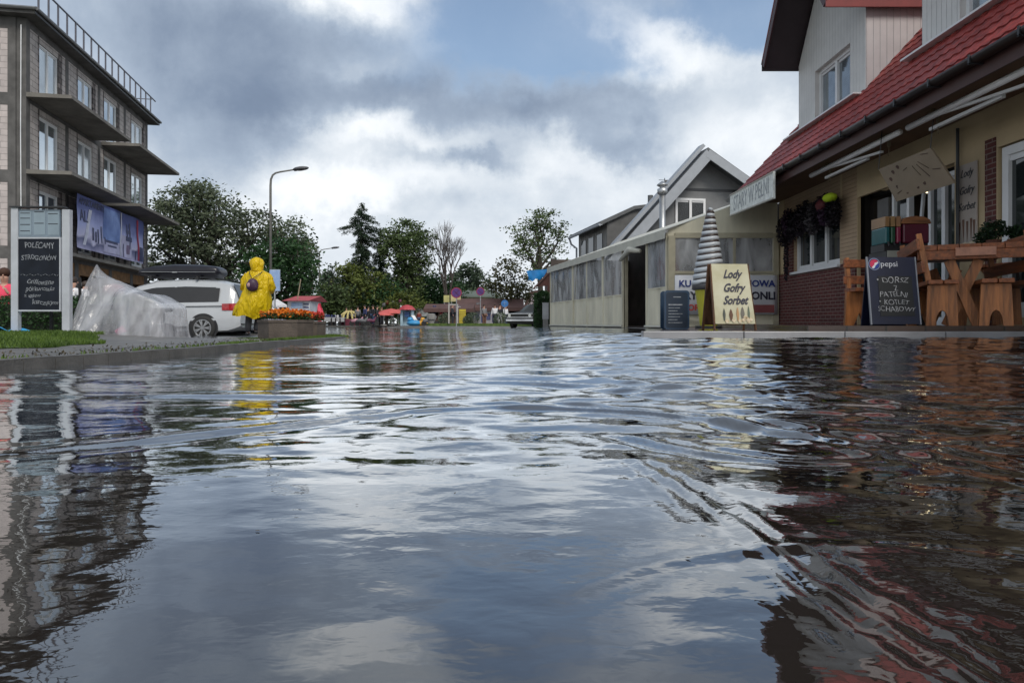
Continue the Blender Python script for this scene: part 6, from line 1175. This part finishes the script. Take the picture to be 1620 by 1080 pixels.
# tilted menu panel under the eaves
c = [Vector(at(*p)) for p in ((1390, 268, 10.1), (1472, 234, 9.1), (1510, 290, 8.9), (1418, 319, 9.9))]; o0 = c[3]
t = thing('tilted_menu_panel', 'large tilted cream menu panel with small brown food pictures hanging under the eaves', 'panel', tuple(o0)); cc = [v-o0 for v in c]; nrm = (cc[1]-cc[0]).cross(cc[2]-cc[1]).normalized(); nrm = -nrm if nrm.y > 0 else nrm
a = MB(); a.prism(cc, -nrm*.03); p = a.build('panel', mat('menu_cream', (.20, .155, .105), .6, var=.12), t)
def PM(u, v, d): q = cc[0]*(1-u)*(v)+cc[1]*u*v+cc[2]*u*(1-v)+cc[3]*(1-u)*(1-v); return q+nrm*(.004+d)
a = MB()
for (u, v) in ((.12, .62), (.22, .78), (.34, .86), (.30, .60), (.16, .36), (.26, .16), (.36, .34), (.46, .55), (.47, .20), (.60, .24)):
    a.add([PM(u+.028*math.cos(j)*(1+.2*math.sin(3*j)), v+.06*math.sin(j), 0) for j in [2*math.pi*m_/9 for m_ in range(9)]], [tuple(range(9))])
a.build('food_pictures', mat('food_print', (.05, .02, .012), .6, var=.5, vscale=20), p)
a = MB()
for (u0_, v0_, u1_, v1_) in ((.66, .75, .74, .35), (.70, .80, .80, .55), (.80, .95, .92, .9), (.62, .45, .58, .75), (.84, .5, .95, .45), (.40, .72, .48, .76), (.1, .2, .2, .24)): a.bar(PM(u0_, v0_, .001), PM(u1_, v1_, .001), .006, .014, up=nrm)
a.build('printed_lines', mat('ink_brown', (.06, .035, .025), .7), p)
for q_ in (cc[0], cc[1]): a = MB(); a.tube([tuple(q_), (q_.x+.05, q_.y, 3.12-o0.z)], .006, 5); a.build('hanging_wire', DARKMETAL, t)
# ice cream poster strip on the wall
t = thing('ice_cream_poster', 'tall narrow cream poster with ice cream cones on the pillar by the large window', 'poster', (XF-.03, YF-6.66, 1.3), R(-90)); a = MB(); a.box(-.21, .21, -.0, .015, 0, 1.18); p = a.build('sheet', mat('poster_cream', (.38, .33, .29), .6, var=.1), t); PO = lambda x0, z0: (lambda u, w, d: (x0+u, -.004-d, z0+w)); INK = mat('ink', (.03, .035, .045), .7)
for tx, zz in (('Lody', 1.05), ('Gofry', .82), ('Sorbet', .60)): lettering(tx, .15, INK, p, PO(0, zz), shear=.4, sx=.85)
a = MB()
for i, xx in enumerate((-.14, -.06, .02, .10, .16)): a.prism([(xx-.022, -.004, .40+.03*(i % 2)), (xx, -.004, .12), (xx+.022, -.004, .40+.03*(i % 2))], (0, -.002, 0))
a.build('printed_cone', mat('poster_cones', (.12, .055, .03), .6), p); a = MB(); [a.ell((-.12+.05*i, -.006, .08+.008*(i % 3)), (.034, .003, .03), 8, 4) for i in range(6)]; a.build('fruit_print', mat('fruit_print', ((.45, .28, .08), (.55, .5, .4)), .5, var=.3, vscale=30), p)
t = thing('leaning_pole', 'grey pole leaning against the wall beside the ice cream poster', 'pole', (XF-.5, YF-6.3, ZD)); a = MB(); a.bar((0, .1, 0), (-.02, -.25, 2.1), .03, .05); a.build('pole', STEEL, t)
# ================================================================ SQUARE: STALLS AND RIDES
GZ = .1
def box_thing(name, label, cat, px0, px1, py0, py1, Y, d, m, zg=GZ, group=None):
    x0, x1 = at(px0, 0, Y)[0], at(px1, 0, Y)[0]; t = thing(name, label, cat, ((x0+x1)/2, Y, zg), 0, group); w = (x1-x0)/2; z0 = H+(511-py1)*Y/F-zg; z1 = H+(511-py0)*Y/F-zg; return t, w, max(0, z0), z1
def kiosk(label, px0, px1, py, Y, d, wallm, roofm, roofh, openm=None, over=.4, n=3):
    t, w, z0, z1 = box_thing('market_kiosk', label, 'kiosk', px0, px1, py, 516, Y, d, wallm)
    a = MB(); a.box(-w, w, d-.1, d, 0, z1-roofh); a.box(-w, -w+.12, 0, d-.1, 0, z1-roofh); a.box(w-.12, w, 0, d-.1, 0, z1-roofh); a.build('wall', wallm, t)
    for i in range(n+1): a = MB(); xx = -w+.06+(2*w-.12)*i/n; a.box(xx-.06, xx+.06, -.06, .06, 0, z1-roofh); a.build('post', mat('kiosk_post', (.10, .07, .05), .7), t)
    a = MB(); a.prism([(-w-over, -over, z1-roofh), (-w-over, -over, z1-roofh+.3), (-w-over, d*.5, z1), (-w-over, d+over, z1-roofh)], (2*(w+over), 0, 0)); a.build('roof', roofm, t)
    a = MB(); a.box(-w+.15, w-.15, .1, .6, 0, .9); a.build('counter', mat('counter_wood', (.09, .05, .03), .7, var=.4, vscale=3), t); return t, w, z1
KD = mat('kiosk_dark', (.025, .02, .018), .8, var=.5, vscale=1); KR = mat('kiosk_roof', (.085, .045, .04), .8, var=.25, vscale=1.5, bump=.2, bscale=10)
def goods(t, w, z1, n, cols, y=.3):
    for i in range(n):
        c = random.choice(cols); a = MB(); xx = random.uniform(-w*.85, w*.85); zz = random.uniform(.9, z1*.62); hh = random.uniform(.3, .7); a.grid(lambda u, v: (xx+u*(.8+.2*v)+.02*math.sin(v*9), y+.05*math.sin(u*20), zz+v*hh), [-.16, -.05, .05, .16], [0, .4, .8, 1]); a.build('hanging_shirt', c, t)
t, w, z1 = kiosk('long dark open kiosk with clothes hanging inside, left of the white post frame', 678, 742, 480, 60, 3, KD, KR, .75, n=4); goods(t, w, z1, 12, [WH, GY, DK, PK, NB, GY])
t, w, z1 = kiosk('long brown roofed kiosk with a white poster wall, behind the smaller round sign', 728, 822, 471, 63, 3.5, KD, KR, 1.2, n=5); goods(t, w, z1, 8, [WH, DK, GY, RD])
a = MB(); a.box(-w+.1, -w+3.4, -.1, -.05, .1, 1.5); p = a.build('poster_wall', mat('poster_grey', (.32, .31, .33), .6, var=.3, vscale=2), t)
a = MB(); [a.box(-w+.9+.5*i, -w+1.25+.5*i, -.13, -.101, .3+.2*(i % 2), 1.1) for i in range(5)]; a.build('poster_print', mat('poster_navy', (.05, .06, .14), .6, var=.6, vscale=3), p)
t, w, z0, z1 = box_thing('yellow_board', 'narrow yellow slatted menu board in front of the white poster wall', 'board', 726.5, 737, 489, 514, 56, .1, None); a = MB(); a.box(-w, w, -.04, 0, .05, z1); p = a.build('panel', mat('board_yellow', (.45, .36, .03), .6), t); a = MB(); [a.box(-w*.9, w*.9, -.05, -.041, .2+.15*i, .25+.15*i) for i in range(int(z1/.15)-1)]; a.build('printed_lines', mat('board_ochre', (.25, .18, .02), .6), p)
t = thing('post_frame', 'white painted post and beam frame standing on the grass before the dark kiosk', 'frame', (at(717, 0, 43.5)[0], 43.5, .29)); a = MB(); h_ = 31*43.5/F; [a.box(x_-.04, x_+.04, -.04, .04, 0, h_) for x_ in (-.27, .27)]; a.box(-.31, .31, -.045, .045, h_-.08, h_); a.build('frame', mat('faded_white', (.35, .33, .31), .6), t)
for px0, px1, py0, py1, Y, lab, c in ((702, 711, 467, 478, 64, 'small pale yellow sign board, the leftmost above the dark kiosk roof', (.42, .40, .16)), (713, 729, 466, 477, 64.5, 'cream yellow sign board just behind the larger round sign', (.48, .42, .22))):
    t, w, z0, z1 = box_thing('roof_sign', lab, 'sign', px0, px1, py0, py1, Y, .1, None); a = MB(); a.box(-w, w, -.05, 0, z0, z1); p = a.build('panel', mat('yellow_sign_%d' % px0, c, .5), t); a = MB(); a.bar((-w*.8, 0, 0), (-w*.8, 0, z0), .05, .05); a.bar((w*.8, 0, 0), (w*.8, 0, z0), .05, .05); a.build('post', STEEL, t)
YW = mat('yellow_wall', (.45, .40, .20), .8); t = thing('yellow_house', 'low yellow walled house with a dark roof edge behind the brown roofed kiosk', 'house', (at(752, 0, 80)[0], 80, 0)); a = MB(); hw = 25*80/F; zt2 = H+47*80/F; a.box(-hw, hw, 0, 6, 0, zt2-.5); a.build('wall', YW, t); a = MB(); a.prism([(-hw-.4, -.5, zt2-.5), (-hw-.4, -.5, zt2-.35), (-hw-.4, 3, zt2+.5), (-hw-.4, 6.5, zt2-.5)], (2*hw+.8, 0, 0)); a.build('roof', mat('roof_green_grey', (.10, .12, .10), .7), t)
for i in (-.5, 0, .5): window(t, lambda u, z, d: (u, -.06+d, z), hw*i-.5, hw*i+.5, 2.0, 3.0, 2, PVC, GLASS, .04)
t = thing('gabled_house', 'pale mauve gabled house end showing above the old car', 'house', (at(846, 0, 72)[0], 72, 0)); hw = 11*72/F; z0 = H+40*72/F; a = MB(); a.poly([(-hw*1.6, 0, 0), (hw*.7, 0, 0), (hw*.7, 0, z0), (hw*.5, 0, z0+.6), (-hw*.6, 0, z0+.5), (-hw*1.6, 0, z0-1.4)]); a.box(-hw*1.5, hw*.6, .1, 6, 0, z0-1.2); a.build('wall', mat('mauve_wall', (.36, .31, .33), .8, var=.1), t); a = MB(); a.bar((-hw*1.9, -.1, z0-1.9), (-hw*.6, -.1, z0+.6), .3, .12, up=(0, 1, 0)); a.bar((-hw*.6, -.1, z0+.55), (hw*.6, -.1, z0+.65), .3, .1, up=(0, 1, 0)); a.bar((hw*.6, -.1, z0+.6), (hw*.95, -.1, z0-.9), .3, .12, up=(0, 1, 0)); a.build('roof_edge', mat('roof_brown', (.07, .035, .03), .7), t)
# parasols, playhouse, inflatable, ride, tables
def parasol(label, px, py, Y, r, m):
    x, _, z = at(px, py, Y); t = thing('parasol', label, 'parasol', (x, Y, GZ), 0, 'red parasols on the square'); z -= GZ; a = MB(); a.lathe([(r, z-r*.36), (r*.99, z-r*.30), (r*.5, z-r*.10), (.03, z)], 8); a.build('canopy', m, t); a = MB(); a.tube([(0, 0, 0), (0, 0, z)], .03, 6); a.build('pole', WHITE, t); a = MB(); a.lathe([(.3, 0), (.28, .1), (.04, .12)], 10); a.build('base', CONC, t)
RP = mat('parasol_red', (.50, .10, .09), .7, var=.2, vscale=4)
parasol('red parasol at the left end of the parasol row', 607, 493, 60, .9, RP); parasol('red parasol in the middle of the row, widest', 619, 488, 61, 1.25, RP); parasol('red parasol touching the playhouse tower', 630, 489, 63, 1.1, RP)
t = thing('playhouse', 'white and blue children playhouse tower with a red roof', 'playhouse', (at(644, 0, 59)[0], 59, GZ)); k = 59/F; a = MB(); [a.box(x_-.1, x_+.1, -.1, .1, 0, 25*k) for x_ in (-.45, .45)]; a.box(-.55, .55, .3, .4, 0, 25*k); a.build('tower', mat('tower_pale_blue', (.30, .42, .50), .6, var=.3, vscale=2), t); a = MB(); a.lathe([(.72, 25*k), (.66, 27*k), (.45, 31*k), (.1, 33*k)], 10, sy=.8); a.build('roof', mat('playhouse_red', (.38, .04, .05), .5), t); a = MB(); a.box(-.2, .2, -.12, .3, 14*k, 22*k); a.build('window', mat('tower_navy', (.03, .08, .22), .5), t); a = MB(); a.bar((.5, -.1, 16*k), (1.1, -1., .1), .3, .06); a.build('slide', WHITE, t)
t = thing('inflatable_ride', 'blue and yellow inflatable boat ride on the ground beside the playhouse', 'inflatable', (at(660, 0, 55)[0], 55, GZ)); a = MB(); a.ell((-.25, 0, .22), (.6, .5, .24), 12, 8); a.ell((-.55, 0, .5), (.25, .3, .2), 10, 6); a.build('blue_tube', mat('inflatable_blue', (.04, .25, .50), .35), t, smooth=True); a = MB(); a.ell((.42, .1, .20), (.42, .4, .25), 12, 8); a.ell((.42, .1, .48), (.2, .25, .2), 10, 6); a.build('yellow_tube', mat('inflatable_yellow', (.60, .30, .03), .35), t, smooth=True)
t, w, z0, z1 = box_thing('notice_hoarding', 'pale grey lettered hoarding between the playhouse and the dark kiosk', 'hoarding', 654, 677, 487, 500, 66, .1, None); a = MB(); a.box(-w, w, -.05, 0, z0, z1); p = a.build('panel', mat('hoarding_grey', (.33, .35, .36), .6, var=.3, vscale=3), t); a = MB(); a.box(-w, -w+.1, 0, .1, 0, z1); a.box(w-.1, w, 0, .1, 0, z1); a.build('post', STEEL, t)
t = thing('balloon_display', 'dark red and white balloon display above the red parasols', 'display', (at(622, 0, 65)[0], 65, GZ)); 
for i in range(14): a = MB(); a.ell((random.uniform(-.9, .8), random.uniform(-.2, .2), random.uniform(.9, 1.9)+.35), (.17, .17, .21), 8, 6); a.build('balloon', random.choice((RD, mat('maroon', (.10, .02, .05), .5), GY, WH)), t, smooth=True)
a = MB(); a.box(-.05, .05, 0, .1, 0, 1.3); a.build('stand', STEEL, t)
t = thing('carousel_ride', 'low yellow arched ride on a maroon base at the far left of the square', 'ride', (at(553, 0, 66)[0], 66, GZ)); a = MB(); a.lathe([(1.0, 0), (1.0, .55), (.95, .6)], 18); a.build('base', mat('maroon_base', (.12, .02, .04), .6), t)
a = MB()
for i in range(6): th = i*math.pi/6; a.tube([(math.cos(th)*.9*c_, math.sin(th)*.9*c_, .6+.75*math.sqrt(max(0, 1-c_*c_))) for c_ in (-1, -.8, -.4, 0, .4, .8, 1)], .09, 6)
a.build('arches', mat('ride_yellow', (.50, .42, .18), .6), t)
for i, px in enumerate((519, 526, 533, 541)):
    t = thing('stall_table', ('white stall table with pale goods, the leftmost beside the far lamp post', 'white stall table with dark legs, second from the far lamp post', 'white stall table between two others, third from the lamp post', 'grey stall table next to the yellow ride')[i], 'table', (at(px, 0, 62+i)[0], 62+i, GZ), 0, 'stall tables'); a = MB(); a.box(-.33, .33, -.3, .3, .68, .74); a.box(-.3, .3, -.31, -.30, .35, .68); a.build('tabletop', mat('stall_white', (.40, .41, .43), .6, var=.2), t)
    for x_ in (-.28, .28): a = MB(); a.box(x_-.03, x_+.03, -.2, .2, 0, .68); a.build('leg', DARKMETAL, t)
    a = MB(); [a.ell((random.uniform(-.25, .25), 0, .85), (.09, .1, .14), 6, 5) for _ in range(3)]; a.build('goods', random.choice((WH, GY, NB)), t)
def bike(label, px, Y, c):
    t = thing('scooter_ride', label, 'ride', (at(px, 0, Y)[0], Y, GZ), R(random.uniform(-40, 40)), 'small rides by the water'); a = MB(); a.tube([(-.5, 0, .35), (-.1, 0, .45), (.3, 0, .4), (.5, 0, .75)], [.14, .17, .14, .05], 8); a.build('body', c, t, smooth=True)
    for x_ in (-.45, .5): a = MB(); a.lathe([(.2, -.06), (.2, .06)], 14, (x_, 0, .2), ax='y'); a.build('wheel', RUBBER, t)
    a = MB(); a.bar((.5, -.25, .8), (.5, .25, .8), .03, .03); a.build('handlebar', BLACK, t)
for px, Y, c, l in ((565, 58, mat('ride_pink', (.4, .2, .25), .4), 'pink toned child ride at the left end of the row'), (573, 57, GY, 'grey child ride second in the row'), (586, 58, mat('maroon', (.10, .02, .05), .5), 'maroon child ride below the dark crowd'), (680, 53, GY, 'grey child ride by the left end of the grass island')): bike(l, px, Y, c)
for px, r, l in ((704, .45, 'round grey bush low on the grass island beside the white post frame'), (748, .5, 'grey green bush on the grass island under the smaller round sign'), (740, .35, 'small bush on the grass island beside the yellow board'), (792, .5, 'pale bush beside the front of the old dark car')):
    x = at(px, 0, 46)[0]; t = thing('round_bush', l, 'bush', (x, 46 if px > 710 else 45.8, .29)); C = RNG.normal(size=(900, 3)); C /= np.linalg.norm(C, axis=1)[:, None]; C = C*r*RNG.uniform(.6, 1, 900)[:, None]+np.array([0, 0, r*.6]); leaves('foliage', C, .05, leafmat('sage_leaf', (.06, .08, .05), (.14, .17, .12)), t); a = MB(); a.tube([(0, 0, -.05), (0, 0, r*.6)], .05, 6); a.build('stem', BARK, t)
t = thing('litter_bin', 'small grey stone litter bin at the left end of the dark kiosk', 'bin', (at(682, 0, 50)[0], 50, GZ)); a = MB(); a.lathe([(.2, 0), (.24, .45), (.34, .5), (.3, .85), (.2, .9)], 10); a.build('bin', CONC, t)
# red roofed kiosk and white parasol beyond the planters
t, w, z0, z1 = box_thing('poster_kiosk', 'red roofed kiosk with a blue and white poster front beyond the orange flowers', 'kiosk', 455, 490, 467, 508, 34, 2, None, -.1); a = MB(); a.box(-w, w, 0, 2, 0, z1-.28); b_ = a.build('wall', mat('kiosk_white', (.42, .44, .48), .6), t); a = MB(); a.prism([(-w-.2, -.3, z1-.28), (-w+.1, 1, z1), (-w+.1, 2.2, z1-.28)], (2*w+.2, 0, 0)); a.build('roof', mat('kiosk_red', (.33, .06, .07), .7), t)
a = MB(); a.box(-w*.65, w*.35, -.03, -.005, z1-.62, z1-.36); a.build('blue_poster', mat('poster_sky', ((.12, .22, .45), (.4, .5, .62)), .5, var=.2, vscale=2), b_); a = MB(); a.box(-w*.15, w*.35, -.03, -.005, z1-1.15, z1-.75); a.build('blue_window', mat('hatch_blue', (.03, .06, .30), .4), b_); a = MB(); [a.box(w*.42, w*.92, -.03, -.005, z1-1.1+.16*i, z1-1.04+.16*i) for i in range(5)]; a.build('printed_lines', mat('poster_navy', (.05, .06, .14), .6, var=.6, vscale=3), b_)
a = MB(); a.bar((-w*.05, -.1, z1-.2), (w*.35, -.3, z1+.75), .04, .03); a.build('wooden_prop', mat('pale_wood', (.35, .28, .2), .7), t)
t = thing('white_parasol', 'white square parasol over pale stall goods behind the hem of the raincoat', 'parasol', (at(438, 0, 30)[0], 30, -.1)); z = H+.1+38*30/F; a = MB(); a.lathe([(.44, z-.35), (.44, z-.26), (.02, z)], 4); a.build('canopy', mat('canvas_white', (.52, .52, .54), .7), t); a = MB(); a.tube([(0, 0, 0), (0, 0, z)], .025, 6); a.build('pole', STEEL, t); a = MB(); a.box(-.38, .38, -.3, .3, .35, .78); a.build('stall_box', mat('stall_lilac', (.36, .36, .45), .6), t)
t = thing('beach_flag', 'red feather flag beside the far lamp post', 'flag', (at(502, 0, 33)[0], 33, -.05)); a = MB(); hz_ = H+34*33/F; a.tube([(0, 0, 0), (0, 0, hz_*.9), (.06, 0, hz_)], .015, 6); a.build('pole', STEEL, t); a = MB(); a.grid(lambda u, v: (u*.26*(.6+.4*math.sin(math.pi*min(1, v*1.1)))+.02, .04*math.sin(v*7+u*4), .35+v*(hz_-.38)), [0, .33, .66, 1], [i/8 for i in range(9)]); a.build('cloth', mat('flag_red', (.55, .05, .09), .7, var=.3), t)
# ================================================================ END OF THE TENT: booth, tarpaulin, cabinet
t = thing('wooden_booth', 'dark red brown wooden booth wall at the far tent end under a tarpaulin', 'booth', (1.62, 28.4, .1)); a = MB(); a.box(-.17, .35, 0, 2.5, 0, 2.45); a.prism([(-.17, 0, 1.75), (-.62, 0, 1.15+.55), (-.17, 0, 2.35)], (0, .1, 0)); a.build('wall', woodmat('dark_red_wood', (.055, .016, .012), 2), t); a = MB(); a.bar((-.75, -.05, 1.62), (.05, -.05, 2.45), .08, .06); a.build('roof_edge', mat('roof_brown', (.07, .035, .03), .7), t)
t = thing('blue_tarpaulin', 'bright blue ragged tarpaulin hung on the booth roof at the far end of the tent', 'tarpaulin', (1.35, 28.2, 2.3)); a = MB(); n_ = 14
a.grid(lambda u, v: (-.72+.95*u+.05*math.sin(v*5), .05*math.sin(u*12)+.4*u, -.28*(1-v)*(1-.35*u)+.14*v+.05*math.sin(u*21)*(1-v)+.10*u), [i/n_ for i in range(n_+1)], [0, .3, .6, 1]); a.build('sheet', mat('tarp_blue', (.01, .16, .42), .4, var=.15), t, smooth=True)
t = thing('meter_cabinet', 'narrow pale grey meter cabinet on a stone foot between the thuja and the tent', 'cabinet', (at(863, 0, 27.6)[0], 27.6, .1)); a = MB(); a.box(-.12, .12, -.1, .1, .38, 1.0); a.box(-.13, .13, -.11, .11, 1.0, 1.03); a.build('case', mat('cabinet_grey', (.33, .34, .35), .5), t); a = MB(); a.box(-.10, .10, -.09, .09, 0, .38); a.build('foot', CONC, t)
